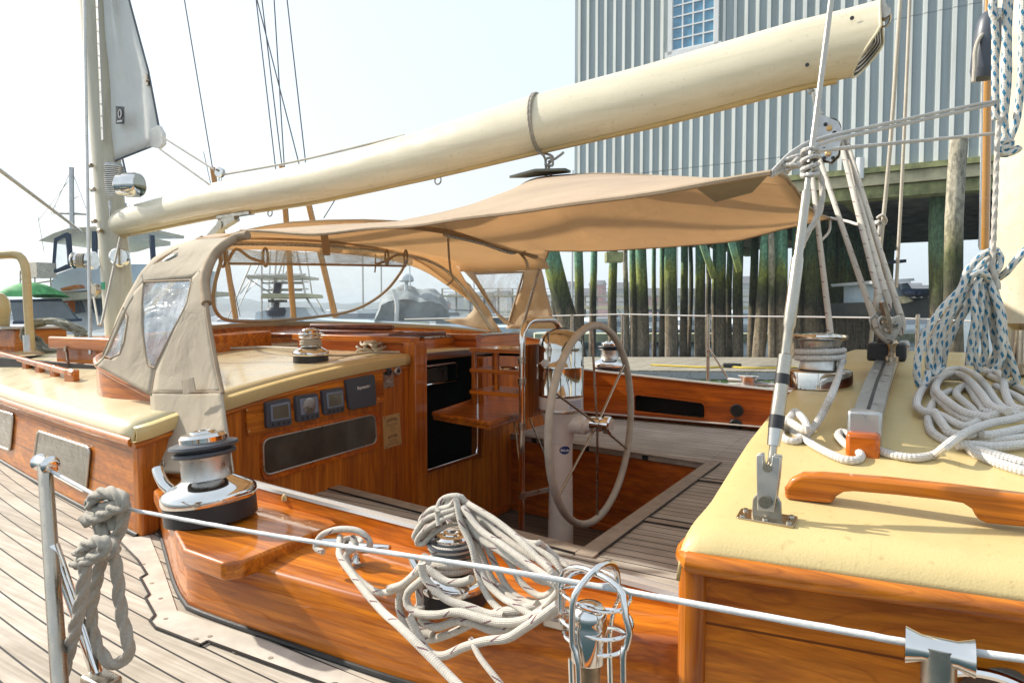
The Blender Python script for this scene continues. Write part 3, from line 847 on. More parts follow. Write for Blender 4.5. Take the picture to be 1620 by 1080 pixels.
m.hexa([V(-.32, 1.085, ZD-.02), V(2.6, 1.085+ashift(2.6), ZD-.02), V(2.6, 1.13+ashift(2.6), ZD-.02), V(-.32, 1.13, ZD-.02)],
       [V(-.32, 1.085, -.378), V(2.6, 1.085+ashift(2.6), -.378), V(2.6, 1.13+ashift(2.6), -.378), V(-.32, 1.13, -.378)])
aft_side = part(m, 'aft_cabin_side', M['wxp'])
m = MB()
m.hexa([V(-.32, 2*CY-1.085, ZD-.02), V(2.6, 2*CY-1.085-ashift(2.6), ZD-.02), V(2.6, 2*CY-1.13-ashift(2.6), ZD-.02), V(-.32, 2*CY-1.13, ZD-.02)],
       [V(-.32, 2*CY-1.085, -.44), V(2.6, 2*CY-1.085-ashift(2.6), -.44), V(2.6, 2*CY-1.13-ashift(2.6), -.44), V(-.32, 2*CY-1.13, -.44)])
part(m, 'aft_cabin_side', M['wxp'])
m = MB(); m.prism([V(-.30, 1.1, ZS-.1)] + [V(-.30, y, zaft(y)-.01) for y in (1.12, 1.25, 1.53, 1.9, 2.4, 3.15, 3.9, 4.4, 4.77, 5.05, 5.18)] + [V(-.30, 5.2, ZS-.1)], (.03, 0, 0)); part(m, 'aft_cabin_front', M['wbulk'])
m = MB()
tr = [V(-.305, y, zaft(y)-.055) for y in (2.4, 1.9, 1.53, 1.25)] + [V(-.325, 1.15, -.395), V(-.328, 1.10, -.398), V(-.315, 1.070, -.400), V(-.28, 1.066, -.401)] + [V(x, 1.066+ashift(x), -.401) for x in (0, .5, 1, 1.6, 2.6)]
m.tube(spline(tr, .04), .0175, 14); part(m, 'rub_rail', M['wx'])
m = MB(); m.box(V(-.315, 1.10, -.61), (.045, .055, .42)); part(m, 'corner_post', M['wz'], bevel=.016, seg=3)
# porthole in the aft cabin side, only its rim enters the frame
P0 = W(1562, 1100, Y=1.085+.03)
mb = MB(); mb.tube([P0+Vector((.062*math.cos(a), -.012, .036*math.sin(a))) for a in [i*2*math.pi/40 for i in range(40)]], .007, 8, closed=True, caps=False); ph = part(mb, 'porthole', M['chrome'])
mb = MB(); mb.lathe([(.036, 0), (.036, .004)], frameM(P0+Vector((0, -.005, 0)), (0, -1, 0)) @ Matrix.Diagonal((1.6, .95, 1, 1)), 32); mb.build('porthole_glass', M['darkglass'], ph)
# ---------------------------------------------------------------- winches
def winch(o, s, tilt=(0, 0, 1), jaw='jaw', name='winch', label=None, body='chrome', arm=True, parent=None, drum='satin'):
    Mx = frameM(o, tilt, (1, 0, 0)) @ Matrix.Scale(s, 4)
    mb = MB(); mb.lathe([(.129, 0), (.129, .054), (.12, .056)], Mx, 48)
    w_ = part(mb, name, M['black'] if jaw else M[body], label)
    mb = MB(); mb.lathe([(.131, .054), (.134, .062), (.133, .078), (.124, .090), (.104, .102), (.084, .112), (.074, .117), (.070, .12)], Mx, 56); mb.build('skirt', M[body], w_)
    mb = MB(); mb.lathe([(.074, .114), (.070, .122), (.069, .150), (.069, .172), (.072, .186)], Mx, 48); mb.build('drum', M[drum], w_)
    mb = MB(); mb.lathe([(.066, .184), (.084, .186), (.089, .192), (.086, .198), (.070, .202), (.070, .206), (.090, .208), (.097, .213), (.094, .220), (.078, .224), (.064, .226), (.064, .236)], Mx, 56)
    mb.build('jaws', M[jaw or body], w_)
    mb = MB(); mb.lathe([(.066, .224), (.067, .240), (.060, .249), (.036, .252), (.034, .257), (.022, .258), (.020, .254), (.014, .254), (.012, .250)], Mx, 40); mb.build('top_cap', M['chrome'], w_)
    mb = MB(); mb.lathe([(.011, .2575), (.009, .259)], Mx, 8); mb.build('handle_socket', M['black'], w_)
    if arm:
        P = [Mx @ Vector(p) for p in ((-.070, -.07, .092), (-.098, -.075, .112), (-.128, -.07, .140), (-.140, -.065, .155))]
        mb = MB(); mb.tube(spline(P, .01*s), .016*s, 10); mb.build('line_guide', M['chrome'], w_)
    return w_
winch(W(335, 817, Z=pz+.001), .97, (-.10, -.03, 1), label='large chrome winch with dark grey jaws on the near coaming pad')
cw = W(716, 948, Z=-.612)
winch(cw, .56, (0, 0, 1), label='chrome winch half buried in a coil of rope')
hw = on_top(492, 573)
winch(hw, .66, (0, 0, 1), jaw='chrome', label='small chrome winch on the cabin top under the canvas', arm=False)
def drumwinch(o, s, label=None, name='winch', mats=('chrome', 'satin', 'chrome'), tilt=(0, 0, 1)):
    Mx = frameM(o, tilt, (1, 0, 0)) @ Matrix.Scale(s, 4)
    mb = MB(); mb.lathe([(.100, 0), (.100, .03), (.098, .052), (.090, .058), (.066, .062)], Mx, 48); w_ = part(mb, name, M[mats[0]], label)
    mb = MB(); mb.lathe([(.066, .060), (.060, .075), (.058, .11), (.060, .135), (.066, .152)], Mx, 40); mb.build('drum', M[mats[1]], w_)
    mb = MB(); mb.lathe([(.060, .150), (.080, .158), (.085, .166), (.080, .172), (.050, .176), (.030, .178)], Mx, 48); mb.build('flange', M[mats[2]], w_)
    mb = MB(); mb.lathe([(.013, .177), (.012, .180)], Mx, 10); mb.build('handle_socket', M['black'], w_)
    return w_
aw = on_aft(1296, 612); drumwinch(aw, .88, 'chrome drum winch wound with white rope on the cream cabin top')
sw = W(964, 590, Y=5.12); winch(sw+Vector((0, 0, -.0)), 1.0, jaw='black', body='chrome', label='far white and blue chrome winch behind the wheel', arm=False)
sw2 = W(1184, 626, Y=5.14); drumwinch(sw2, .9, 'low chrome winch with grey rope on the far coaming')
# cleat on the coaming
co_ = W(557, 892, Z=-.622)
mb = MB(); mb.box(co_+Vector((0, 0, .006)), (.05, .035, .012)); mb.lathe([(.016, .01), (.010, .03), (.012, .045)], frameM(co_+Vector((-.018, 0, 0)), (0, 0, 1)), 16); mb.lathe([(.016, .01), (.010, .03), (.012, .045)], frameM(co_+Vector((.018, 0, 0)), (0, 0, 1)), 16)
cl = part(mb, 'cleat', M['chrome'], 'chrome horn cleat holding a rope on the near coaming')
mb = MB(); e0 = W(500, 856, Z=-.565); e1 = W(617, 866, Z=-.565)
mb.tube(spline([e0, co_+Vector((-.03, 0, .046)), co_+Vector((.03, 0, .046)), e1], .008), lambda t: .0135-.007*abs(2*t-1)**2, 12); mb.build('cleat_horn', M['chrome'], cl)
mb = MB(); p = W(452, 791, Z=-.575); mb.lathe([(.012, 0), (.012, .012), (.006, .02)], tilt_up(p), 12); part(mb, 'bolt', M['brass'])
# small cleat under the big coil (dull, on the coaming)
mb = MB(); p = W(880, 990, Z=-.612); mb.box(p+Vector((0, 0, .01)), (.045, .03, .02)); mb.bar(p+Vector((-.07, 0, .035)), p+Vector((.07, 0, .035)), .018, .014); part(mb, 'cleat', M['satin'], bevel=.004)

# ---------------------------------------------------------------- steering pedestal, guard, wheel, table
PX, PY = -1.61, 3.15
Tm = lambda dx=0, dy=0, dz=0: Matrix.Translation(V(PX+dx, PY+dy, ZF+dz))
mb = MB(); mb.lathe([(.12, 0), (.12, .02), (.085, .03), (.068, .05), (.061, .5), (.061, .64), (.064, .643), (.064, .652), (.068, .67), (.076, .725), (.096, .775), (.109, .798), (.116, .812), (.116, .882), (.112, .886)], Tm(), 48)
ped = part(mb, 'steering_pedestal', M['pedw'], 'white steering pedestal under a clear topped chrome compass')
mb = MB(); mb.lathe([(.1175, .806), (.1185, .81), (.1185, .818), (.1175, .822)], Tm(), 48); mb.build('seam_band', M['satin'], ped)
mb = MB(); mb.lathe([(.1165, .885), (.1185, .888), (.1185, .898), (.1155, .902), (.1155, 1.03), (.1185, 1.033), (.1185, 1.043), (.1155, 1.047), (.1155, 1.13), (.113, 1.165), (.100, 1.195), (.078, 1.215), (.045, 1.228), (.01, 1.232)], Tm(), 56)
bin_ = mb.build('compass_hood', M['hood'], ped)
mb = MB(); mb.tube([V(PX+.1165*math.sin(a)*0+.0, PY, ZF) + Vector((.117*math.cos(a)*.5, .104*math.cos(a), 1.14+.095*math.sin(a))) for a in [i*math.pi/16 for i in range(17)]], .0035, 8); mb.build('hood_seam', M['black'], bin_)
# axle housing towards the wheel
mb = MB(); mb.lathe([(.05, 0), (.05, .09), (.036, .1), (.036, .125)], frameM(V(PX+.05, PY, ZF+.745), (1, 0, 0)), 28); mb.build('axle_housing', M['pedw'], ped)
# paper sticker and small blue oval badge on the tube, facing the camera
cdir = (CAMLOC - V(PX, PY, -.4)); cdir.z = 0; cdir.normalize(); sd = Vector((0, 0, 1)).cross(cdir)
def on_ped(u, h, r): a = u/r; return V(PX, PY, ZF+h) + (cdir*math.cos(a) + sd*math.sin(a))*r
mb = MB(); rows = [[on_ped(.035+.10*i/8, h, .1172) for i in range(9)] for h in (.828, .876)]; mb.grid(rows); st = mb.build('sticker', M['label'], ped)
mb = MB()
for k in range(5): mb.grid([[on_ped(.043+.08*i/8, .833+k*.0085+dz, .1176) for i in range(9)] for dz in (0, .003)])
mb.build('print', M['inkblue'], st)
mb = MB(); ctr = (.022, .612); mb.add([on_ped(ctr[0], ctr[1], .0625)]+[on_ped(ctr[0]+.030*math.cos(a), ctr[1]+.021*math.sin(a), .0625) for a in [i*2*math.pi/28 for i in range(28)]], [(0, i+1, (i+1) % 28+1) for i in range(28)])
bd_ = mb.build('badge', M['inkblue'], ped)
nrm = (on_ped(ctr[0], ctr[1], 1)-V(PX, PY, ZF+ctr[1])).normalized()
text('Edson', bd_, M['inkwhite'], on_ped(ctr[0], ctr[1], .0655), Vector((0, 0, 1)).cross(nrm), (0, 0, 1), .019, bold=.0004)
# engine lever on the pedestal side
mb = MB(); mb.tube(spline([on_ped(-.10, 1.06, .12), on_ped(-.14, 1.05, .14), on_ped(-.15, .98, .14)], .01), .006, 8); mb.build('lever', M['chrome'], ped)
mb = MB(); mb.lathe([(.02, 0), (.02, .015)], frameM(on_ped(-.09, 1.06, .116), cdir), 16); mb.build('lever_boss', M['chrome'], ped)
# wheel
WX = PX+.19; WC = V(WX, PY, -.575); WR = .497
wh = None
mb = MB(); mb.tube([WC+Vector((0, WR*math.cos(a), WR*math.sin(a))) for a in [i*2*math.pi/96 for i in range(96)]], .0185, 16, closed=True, caps=False)
wh = part(mb, 'steering_wheel', M['wheelrim'], 'large stainless spoked steering wheel with grey leather rim')
mb = MB(); mb.lathe([(.028, -.09), (.028, -.02), (.036, -.015), (.036, .035), (.030, .04), (.030, .055), (.044, .057), (.044, .085), (.036, .092)], frameM(WC, (1, 0, 0)), 32); mb.build('hub', M['chrome'], wh)
for k in range(5 if False else 6):
    a = k*math.pi/3 + R(35)
    e = WC+Vector((0, (WR-.01)*math.cos(a), (WR-.01)*math.sin(a)))
    s0 = WC+Vector((.015, .03*math.cos(a), .03*math.sin(a)))
    mb = MB(); mb.tube([s0, e], .0065, 10); mb.build('spoke', M['steel'], wh)
# guard rail
mb = MB(); gx = -1.72
g = [V(gx, 2.93, ZF), V(gx, 2.935, -.60), V(gx, 2.94, -.17), V(gx, 2.96, -.10), V(gx, 3.02, -.058), V(gx, 3.15, -.052), V(gx, 3.28, -.058), V(gx, 3.34, -.10), V(gx, 3.36, -.17), V(gx, 3.365, -.6), V(gx, 3.37, ZF)]
mb.tube(spline(g, .02), .0155, 16); gr = part(mb, 'pedestal_guard', M['chrome'], 'bent stainless tube guard ahead of the pedestal')
for z, rr in ((-.27, .021), (-.375, .021), (-.60, .019), (-.95, .02)):
    mb = MB(); mb.lathe([(rr, 0), (rr, .035)], Matrix.Translation(V(gx, 2.936, z)), 20); mb.build('clamp', M['steel'], gr)
mb = MB()
for a, b in ((V(gx, 2.94, -.935), V(PX-.05, PY-.04, -.935)),): mb.bar(a, b, .012, .022)
mb.build('bracket', M['satin'], gr)
# folding table forward of the pedestal: pixel corners on a level plane
tz = -.575
T = [W(*q, Z=tz) for q in ((684, 656), (775, 626), (800, 618), (846, 622), (848, 640), (778, 672))]
T = [V(-2.35, 2.93, tz), V(-2.30, 3.24, tz), V(-1.76, 3.24, tz), V(-1.76, 2.90, tz), V(-2.06, 2.76, tz)]
T = [W(685, 656, Z=tz), W(797, 618, Z=tz), W(850, 624, Z=tz), W(848, 648, Z=tz), W(775, 672, Z=tz)]
mb = MB(); mb.prism([p+Vector((0, 0, -.028)) for p in T], (0, 0, .028)); tb = part(mb, 'cockpit_table', M['wx'], 'small varnished folding table with raised edges', bevel=.006)
mb = MB()
for a, b in ((0, 1), (4, 0), (4, 3)): mb.bar(T[a]+Vector((0, 0, .006)), T[b]+Vector((0, 0, .006)), .018, .022)
mb.build('fiddle_rail', M['wy'], tb, bevel=.005)
mb = MB(); mb.tube([T[4].lerp(T[3], .4)+Vector((0, .05, -.03)), V(gx, 2.95, -.93)], .005, 8); mb.tube([T[1].lerp(T[2], .5)+Vector((0, 0, -.03)), V(gx, 3.3, -.93)], .005, 8); mb.build('brace', M['steel'], tb)
# drink holder: three shelves with ring openings
dh = None
DX0, DX1, DY0, DY1 = -2.02, -1.76, 2.98, 3.30
H = [W(737, 549, Z=-.205), W(762, 541, Z=-.205), W(826, 541, Z=-.205), W(824, 551, Z=-.205)]
DXa, DXb, DYa, DYb = -2.09, -1.76, 3.02, 3.24
mb = MB(); mb.box(V(DXb+.0, (DYa+DYb)/2+.02, -.37), (.025, DYb-DYa+.06, .38)); dh = part(mb, 'drink_holder', M['wz'], 'varnished three tier rack with round cup openings')
for k, z in enumerate((-.205, -.315, -.43)):
    mb = MB(); cx, cy = (DXa+DXb)/2, (DYa+DYb)/2; hw_, hd = (DXb-DXa)/2, (DYb-DYa)/2+.01
    n_ = 32
    for i in range(n_):
        def sq(t):
            a = t*2*math.pi/n_; c, s_ = math.cos(a), math.sin(a); q = 1/max(abs(c), abs(s_)); return (cx+hw_*c*q, cy+hd*s_*q)
        def ci(t):
            a = t*2*math.pi/n_; return (cx+.062*math.cos(a), cy+.062*math.sin(a))
        if k == 2:
            ci = lambda t: (cx, cy+.0*t)
        a0, a1, c0, c1 = sq(i), sq(i+1), ci(i), ci(i+1)
        if k < 2: mb.hexa([V(*a0, z-.02), V(*a1, z-.02), V(*c1, z-.02), V(*c0, z-.02)], [V(*a0, z), V(*a1, z), V(*c1, z), V(*c0, z)])
    if k == 2: mb.box(V(cx, cy, z-.01), (2*hw_, 2*hd, .02))
    sh = mb.build('shelf', M['wx'], dh, flat=True)
    if k < 2:
        mb = MB(); mb.tube([V(cx+.061*math.cos(a), cy+.061*math.sin(a), z+.001) for a in [i*2*math.pi/32 for i in range(32)]], .005, 8, closed=True, caps=False); mb.build('cup_ring', M['chrome'], sh)
for x, y in ((DXa+.018, DYa+.01), (DXa+.018, DYb-.01), (cx, DYa+.006)):
    mb = MB(); mb.box(V(x, y, -.32), (.02, .02, .21)); mb.build('post', M['wz'], dh, bevel=.003)

# ---------------------------------------------------------------- masts and boom
bc = [(176, 356, .105), (210, 347, .112), (330, 318, .122), (500, 287, .130), (680, 242, .137), (850, 195, .146), (1050, 145, .143), (1250, 89, .138), (1345, 68, .138)]
BP = [W(a, b, Y=CY) for a, b, _ in bc]
BR = [r for _, _, r in bc]
ax = (BP[-1]-BP[0]).normalized(); ux = Vector((0, 0, 1)); ux = (ux-ax*ux.dot(ax)).normalized(); sx = ax.cross(ux)
mb = MB(); n_ = 36; rows = []
L_ = (BP[-1]-BP[0]).length
def brad(t):
    for i in range(len(BP)-1):
        a = (BP[i]-BP[0]).dot(ax)/L_; b = (BP[i+1]-BP[0]).dot(ax)/L_
        if t <= b: return BR[i]+(BR[i+1]-BR[i])*(t-a)/(b-a)
    return BR[-1]
def bcen(t):
    for i in range(len(BP)-1):
        a = (BP[i]-BP[0]).dot(ax)/L_; b = (BP[i+1]-BP[0]).dot(ax)/L_
        if t <= b: return BP[i].lerp(BP[i+1], (t-a)/(b-a))
    return BP[-1]
ts = [0, .002, .006, .012, .03]+[.06+i*.94/24 for i in range(25)]
for k, t in enumerate(ts):
    r = brad(t)*(.55, .8, .93, .985, 1)[k] if k < 5 else brad(t)
    c = bcen(t); rows.append([c + ux*r*math.cos(a)*1.0 + sx*r*.74*math.sin(a)*(1-.12*math.cos(a)) for a in [i*2*math.pi/n_ for i in range(n_)]] )
# slanted aft end
ec = bcen(1)
for i, row in enumerate(rows): rows[i] = row+[row[0]]
mb.grid(rows); mb.face(list(range(n_))[::-1])
boom = part(mb, 'boom', M['spar'], 'long cream boom running aft over the cockpit')
e_top = W(1392, 6, Y=CY); e_mid = W(1398, 50, Y=CY); e_low = W(1348, 128, Y=CY); r_ = BR[-1]
mb = MB(); last = rows[-1][:-1]
def endpt(p):       # slide each rim point aft on to the slanted cut
    v = (p-ec).dot(ux)/r_
    return p + ax*(W(1394, 30, Y=CY)-ec).dot(ax)*min(1, max(.02, (v+1)/.95))
er = [endpt(p) for p in last]; b0 = len(mb.v); mb.v += last+er
for j in range(n_): mb.face([j, (j+1) % n_, n_+(j+1) % n_, n_+j])
mb.build('boom_tip', M['spar'], boom)
mb = MB(); cc3 = sum(er, Vector())/n_-ax*.02; mb.add([cc3]+[p-ax*.012 for p in er], [(0, i+1, (i+1) % n_+1) for i in range(n_)]); mb.build('end_cap', M['alu'], boom)
mb = MB()
for k in (.86, .72, .58): mb.tube([cc3.lerp(p, k)-ax*.004 for p in er], .004, 6, closed=True, caps=False)
mb.build('end_ridge', M['tarn'], boom)
mb = MB()
for j in range(n_):
    pass
mb.tube(er, .005, 8, closed=True, caps=False); mb.build('end_rim', M['spar'], boom)
mb = MB()
ln = []
for t in [.01+i*.98/40 for i in range(41)]: ln.append(bcen(t)-ux*(brad(t)+.002))
mb.tube(ln, .016, 8); mb.build('boom_track', M['tanpipe'], boom)
def below(t, h=0): return bcen(t)-ux*(brad(t)+h)
def on_boom(px, py): return W(px, py, Y=CY)
for px in (692, 423):
    t = (W(px, 270, Y=CY)-BP[0]).dot(ax)/L_; c = below(t, .02)
    mb = MB(); mb.tube([c+ax*.022*math.cos(a)+Vector((0, 0, .022*math.sin(a)-.01)) for a in [i*2*math.pi/20 for i in range(20)]], .0045, 8, closed=True, caps=False); mb.build('eye_ring', M['steel'], boom)
# vang fitting under the boom
mb = MB(); t = (W(362, 340, Y=CY)-BP[0]).dot(ax)/L_; a_ = below(t-.02, .01); b_ = below(t+.045, .01)
mb.bar(a_, b_, .05, .02); c_ = W(352, 356, Y=CY); mb.bar(below(t+.015, .02), c_, .045, .06); mb.bar(c_, W(334, 376, Y=CY), .05, .05); mb.lathe([(.03, -.03), (.03, .03)], frameM(c_, (0, 1, 0)), 16)
mb.build('vang_bracket', M['steel'], boom)
mb = MB(); mb.bar(W(338, 372, Y=CY), W(205, 520, Y=CY), .03, .03); part(mb, 'boom_vang', M['satin'])
mb = MB(); c = W(1400, 22, Y=CY); mb.bar(W(1392, -3, Y=CY), W(1402, 18, Y=CY), .02, .02); mb.lathe([(.022, -.02), (.022, .02)], frameM(c, (0, 1, 0)), 16)
mb.tube([c+Vector((.02*math.cos(a), 0, .03*math.sin(a)-.02)) for a in [i*2*math.pi/16 for i in range(16)]], .005, 8, closed=True, caps=False); mb.build('end_shackle', M['steel'], boom)
mb = MB()
for q in ((1348, 29), (1277, 103)): mb.lathe([(.008, 0), (.008, .002)], frameM(W(*q, Y=CY-.098), (0, -1, 0)), 12)
mb.build('screw_hole', M['black'], boom)

# main mast
def maxis(py, dx=0): return W(147+(py)*.085+dx, py, Y=CY)
mb = MB(); rows = []
mp = [(-900, .105), (-400, .108), (0, .108), (200, .11), (380, .115), (480, .122), (560, .125)]
for py, r in mp:
    c = maxis(py); rows.append([c+Vector((r*1.25*math.cos(a), r*.85*math.sin(a), 0)) for a in [i*2*math.pi/36 for i in range(37)]])
mb.grid(rows); mast = part(mb, 'main_mast', M['sparmast'], 'cream main mast at the left carrying a grey covered sail')
mb = MB(); a_, b_ = W(146, -200, Y=CY-.1), W(163, 222, Y=CY-.1); mb.bar(a_, b_, .03, .012, (0, -1, 0)); tk = mb.build('mast_track', M['satin'], mast)
mb = MB()
for i in range(22):
    p = a_.lerp(b_, i/22); mb.lathe([(.006, 0), (.006, .003)], frameM(p+Vector((0, -.008, 0)), (0, -1, 0)), 8)
mb.build('track_screw', M['tarn'], tk)
for pxa in ((143, 262), (147, 300), (149, 350), (158, 365)):
    mb = MB(); p = W(*pxa, Y=CY-.12); mb.lathe([(.018, -.02), (.018, .02), (.01, .03)], frameM(p, (-1, 0, 0)), 12); mb.build('pulley', M['tarn'], mast)
# boom furler behind the mast and its round motor
mb = MB(); mb.lathe([(.07, 0), (.07, .30)], Matrix.Translation(W(180, 318, Y=CY)), 24); mb.box(W(181, 335, Y=CY), (.12, .14, .15)); fu = part(mb, 'sail_furler', M['alu'])
mb = MB()
for i in range(18): mb.tube([W(180, 317-i*3.1, Y=CY)+Vector((.074*math.cos(a), .074*math.sin(a), 0)) for a in [k*2*math.pi/24 for k in range(24)]], .006, 6, closed=True, caps=False)
mb.build('furler_groove', M['satin'], fu)
mb = MB(); mb.lathe([(.075, 0), (.085, .01), (.085, .06), (.095, .065), (.095, .16), (.085, .175), (.06, .18)], frameM(W(188, 293, Y=CY-.12), (.86, .42, 0)), 32); fm = mb.build('furler_motor', M['chrome'], fu)
# mast winches
for q, dr in (((150, 412), (-.8, -.6, 0)), ((190, 408), (.8, -.5, 0))):
    mb = MB(); mb.lathe([(.075, 0), (.075, .05), (.05, .07), (.045, .12), (.05, .15), (.07, .16), (.06, .175)], frameM(W(*q, Y=CY-.06), dr), 28); mw = part(mb, 'mast_winch', M['chrome'])
    mb = MB(); mb.tube([frameM(W(*q, Y=CY-.06), dr) @ Vector((.054*math.cos(a), .054*math.sin(a), .075+.06*a/(8*math.pi))) for a in [i*math.pi/12 for i in range(97)]], .007, 6); mb.build('wound_line', M['ropethin'], mw)
mb = MB(); mb.box(W(163, 452, Y=CY-.14), (.04, .01, .06)); part(mb, 'mast_tag', plain('green_tag', (.02, .35, .18), .5))

# mizzen mast at the right edge
mb = MB(); rows = []
for py, r in ((-700, .14), (0, .142), (300, .145), (610, .15)):
    c = W(1672 if py > 0 else 1675, py, Y=2.75); rows.append([c+Vector((r*1.1*math.cos(a), r*math.sin(a), 0)) for a in [i*2*math.pi/40 for i in range(41)]])
mb.grid(rows); mz = part(mb, 'mizzen_mast', M['spar'], 'cream mizzen mast at the right edge hung with ropes')
mb = MB(); c = W(1618, 590, Y=2.55); mb.lathe([(.055, 0), (.055, .02), (.035, .03), (.03, .13), (.05, .15)], Matrix.Translation(c), 24); mb.build('mast_cleat', M['tarn'], mz)
# wooden staff alongside
mb = MB(); mb.tube([W(1566, -120, Y=3.6), W(1557, 395, Y=3.6)], .019, 12); part(mb, 'wooden_batten', plain('yellow_varnish', (.50, .24, .04), .25, coat=1))
mb = MB(); mb.tube([W(1558, -120, Y=3.5), W(1550, 395, Y=3.5)], .004, 8); part(mb, 'shroud', M['satin'])

# ---------------------------------------------------------------- standing rigging on the near side of the mizzen
b0 = on_aft(1213, 825)
mb = MB(); c = b0+Vector((0, 0, .004))
sl = Vector((0, 1, (zaft(1.30)-zaft(1.20))/.10)).normalized(); nr = Vector((1, 0, 0)).cross(sl).normalized()
Mf = Matrix((Vector((1, 0, 0)), sl, nr)).transposed().to_4x4(); Mf.translation = c
qq = [Mf @ Vector(v) for v in ((-.045, -.02, 0), (.045, -.02, 0), (.045, .02, 0), (-.045, .02, 0))]
mb.prism(rrect(qq, r=.15), nr*.005); cp = part(mb, 'chainplate', M['tarn'], 'stainless deck plate with fork and pin at the foot of the near shroud', bevel=.001)
mb = MB()
for x, y in ((-.036, -.012), (.036, -.012), (.036, .012), (-.036, .012), (0, -.012)): mb.lathe([(.005, .005), (.004, .008)], Mf @ Matrix.Translation((x, y, 0)), 10)
mb.build('bolt', M['steel'], cp)
topR = W(1316, -8, Y=1.44); foot = b0+Vector((0, 0, .045))
rod = (topR-foot).normalized()
mb = MB(); mb.prism([b0+Vector((-.024, -.003, .004)), b0+Vector((.024, -.003, .004)), b0+Vector((.022, -.003, .035)), b0+Vector((.012, -.003, .052)), b0+Vector((-.012, -.003, .052)), b0+Vector((-.022, -.003, .035))], (0, .006, 0)); mb.build('lug', M['steel'], cp, bevel=.0015)
mb = MB()
for dy in (-.011, .005):
    a = b0+Vector((0, dy, .032))
    mb.prism([a+Vector((-.013, 0, -.012)), a+Vector((.013, 0, -.012)), a+Vector((.019, 0, .045)), a+Vector((.021, 0, .078)), a+Vector((.009, 0, .08)), a+Vector((.006, 0, .055)), a+Vector((-.004, 0, .055)), a+Vector((-.007, 0, .08)), a+Vector((-.016, 0, .078)), a+Vector((-.015, 0, .045))], (0, .006, 0))
mb.build('fork', M['satin'], cp, bevel=.001)
mb = MB(); mb.lathe([(.010, -.018), (.010, -.015), (.006, -.014), (.006, .016), (.009, .018)], frameM(b0+Vector((0, 0, .036)), (0, 1, 0)), 16); mb.lathe([(.007, -.016), (.007, .016)], frameM(b0+Vector((.002, 0, .092)), (0, 1, 0)), 14); mb.build('pin', M['tarn'], cp)
def rodpt(py):          # point on the shroud at image height py
    lo, hi = 0.0, 1.2
    for _ in range(30):
        m_ = (lo+hi)/2; p = foot.lerp(topR, m_)-CAMLOC
        y = 540-FPX*p.dot(up)/p.dot(fw)
        if y > py: lo = m_
        else: hi = m_
    return foot.lerp(topR, lo)
segs = [('shroud_rod', [(-60, .0052), (300, .0052)], 'steel'), ('shroud_terminal', [(300, .0052), (305, .008), (405, .008), (410, .010), (515, .0105), (520, .0085), (560, .008)], 'steel'),
        ('turnbuckle', [(560, .0085), (562, .0115), (592, .0115)], 'steel'), ('turnbuckle_nut', [(592, .0118), (608, .0118)], 'black'),
        ('turnbuckle', [(608, .0112), (655, .0118), (657, .0118)], 'steel'), ('turnbuckle_nut', [(657, .0124), (678, .0124)], 'black'),
        ('turnbuckle', [(678, .012), (700, .0105), (705, .010)], 'satin'), ('threaded_stud', [(705, .0065), (795, .006)], 'steel')]
for nm, pr, mt in segs:
    P = [rodpt(y) for y, _ in pr]; rr = [r for _, r in pr]
    mb = MB(); Lp = (P[-1]-P[0]).length
    Mx = frameM(P[0], (P[-1]-P[0]))
    mb.lathe([(r, (p-P[0]).length) for p, r in zip(P, rr)], Mx, 24); part(mb, nm, M[mt])
# ---------------------------------------------------------------- hand rails
mb = MB()
hb_ = on_aft(1241, 793)
def hp(px, py, y=None): return W(px, py, Y=(y if y else hb_.y+.15*(px-1241)/1620*.0))
prof = [(1241, 790), (1240, 772), (1250, 758), (1268, 750), (1300, 750), (1400, 758), (1500, 769), (1620, 784), (1760, 803), (1760, 850), (1640, 836), (1562, 829), (1546, 822), (1538, 806), (1524, 797), (1500, 793), (1420, 784), (1350, 778), (1334, 779), (1322, 786), (1316, 797)]
ph_ = [W(a, b, Y=hb_.y) for a, b in prof]
mb.prism(ph_, (0, .032, 0)); part(mb, 'grab_rail', M['wx'], 'wooden grab rail on the cream aft cabin top', bevel=.007, seg=3)
mb = MB()
a0 = on_top(2, 573); a1 = on_top(120, 606)
K = 9; L2 = (a1-a0)
st = a0-L2*1.6
poly = []
mb.bar(st+Vector((0, 0, .075)), a1+Vector((0, 0, .045)), .035, .03)
nf = 14
for i in range(nf+1):
    p = st.lerp(a1-L2*.04, i/nf); mb.box(p+Vector((0, 0, .03)), (.06 if i < nf else .10, .03, .07))
part(mb, 'scalloped_grab_rail', M['wx'], 'low scalloped wooden rail along the cream cabin top', bevel=.008)
# skylight hatch box ahead of the canvas
A = on_top(92, 572)
mb = MB()
c = A+Vector((.0, .0, .0))
def hb2(px, py, z): return W(px, py, Z=z)
P = [hb2(92, 522, -.125), hb2(172, 535, -.125)]
dirx = Vector((1, 0, 0))
p0 = on_top(92, 581)+Vector((0, 0, -.02))
mb.hexa([p0+Vector((-.02, 0, 0)), p0+Vector((.75, .02, 0)), p0+Vector((.75, .9, .02)), p0+Vector((-.02, .9, .02))], [p0+Vector((-.02, 0, .185)), p0+Vector((.75, .02, .185)), p0+Vector((.75, .9, .22)), p0+Vector((-.02, .9, .22))])
hatch = part(mb, 'skylight_box', M['wx'], 'varnished hatch box ahead of the canvas dodger', bevel=.008)
mb = MB(); mb.bar(p0+Vector((-.05, -.014, .165)), p0+Vector((.76, .005, .165)), .03, .07); mb.build('lid_edge', M['wx'], hatch, bevel=.01)
mb = MB(); mb.bar(p0+Vector((-.06, -.01, .03)), p0+Vector((.76, .01, .03)), .03, .05); mb.build('base_moulding', M['wdark'], hatch, bevel=.008)
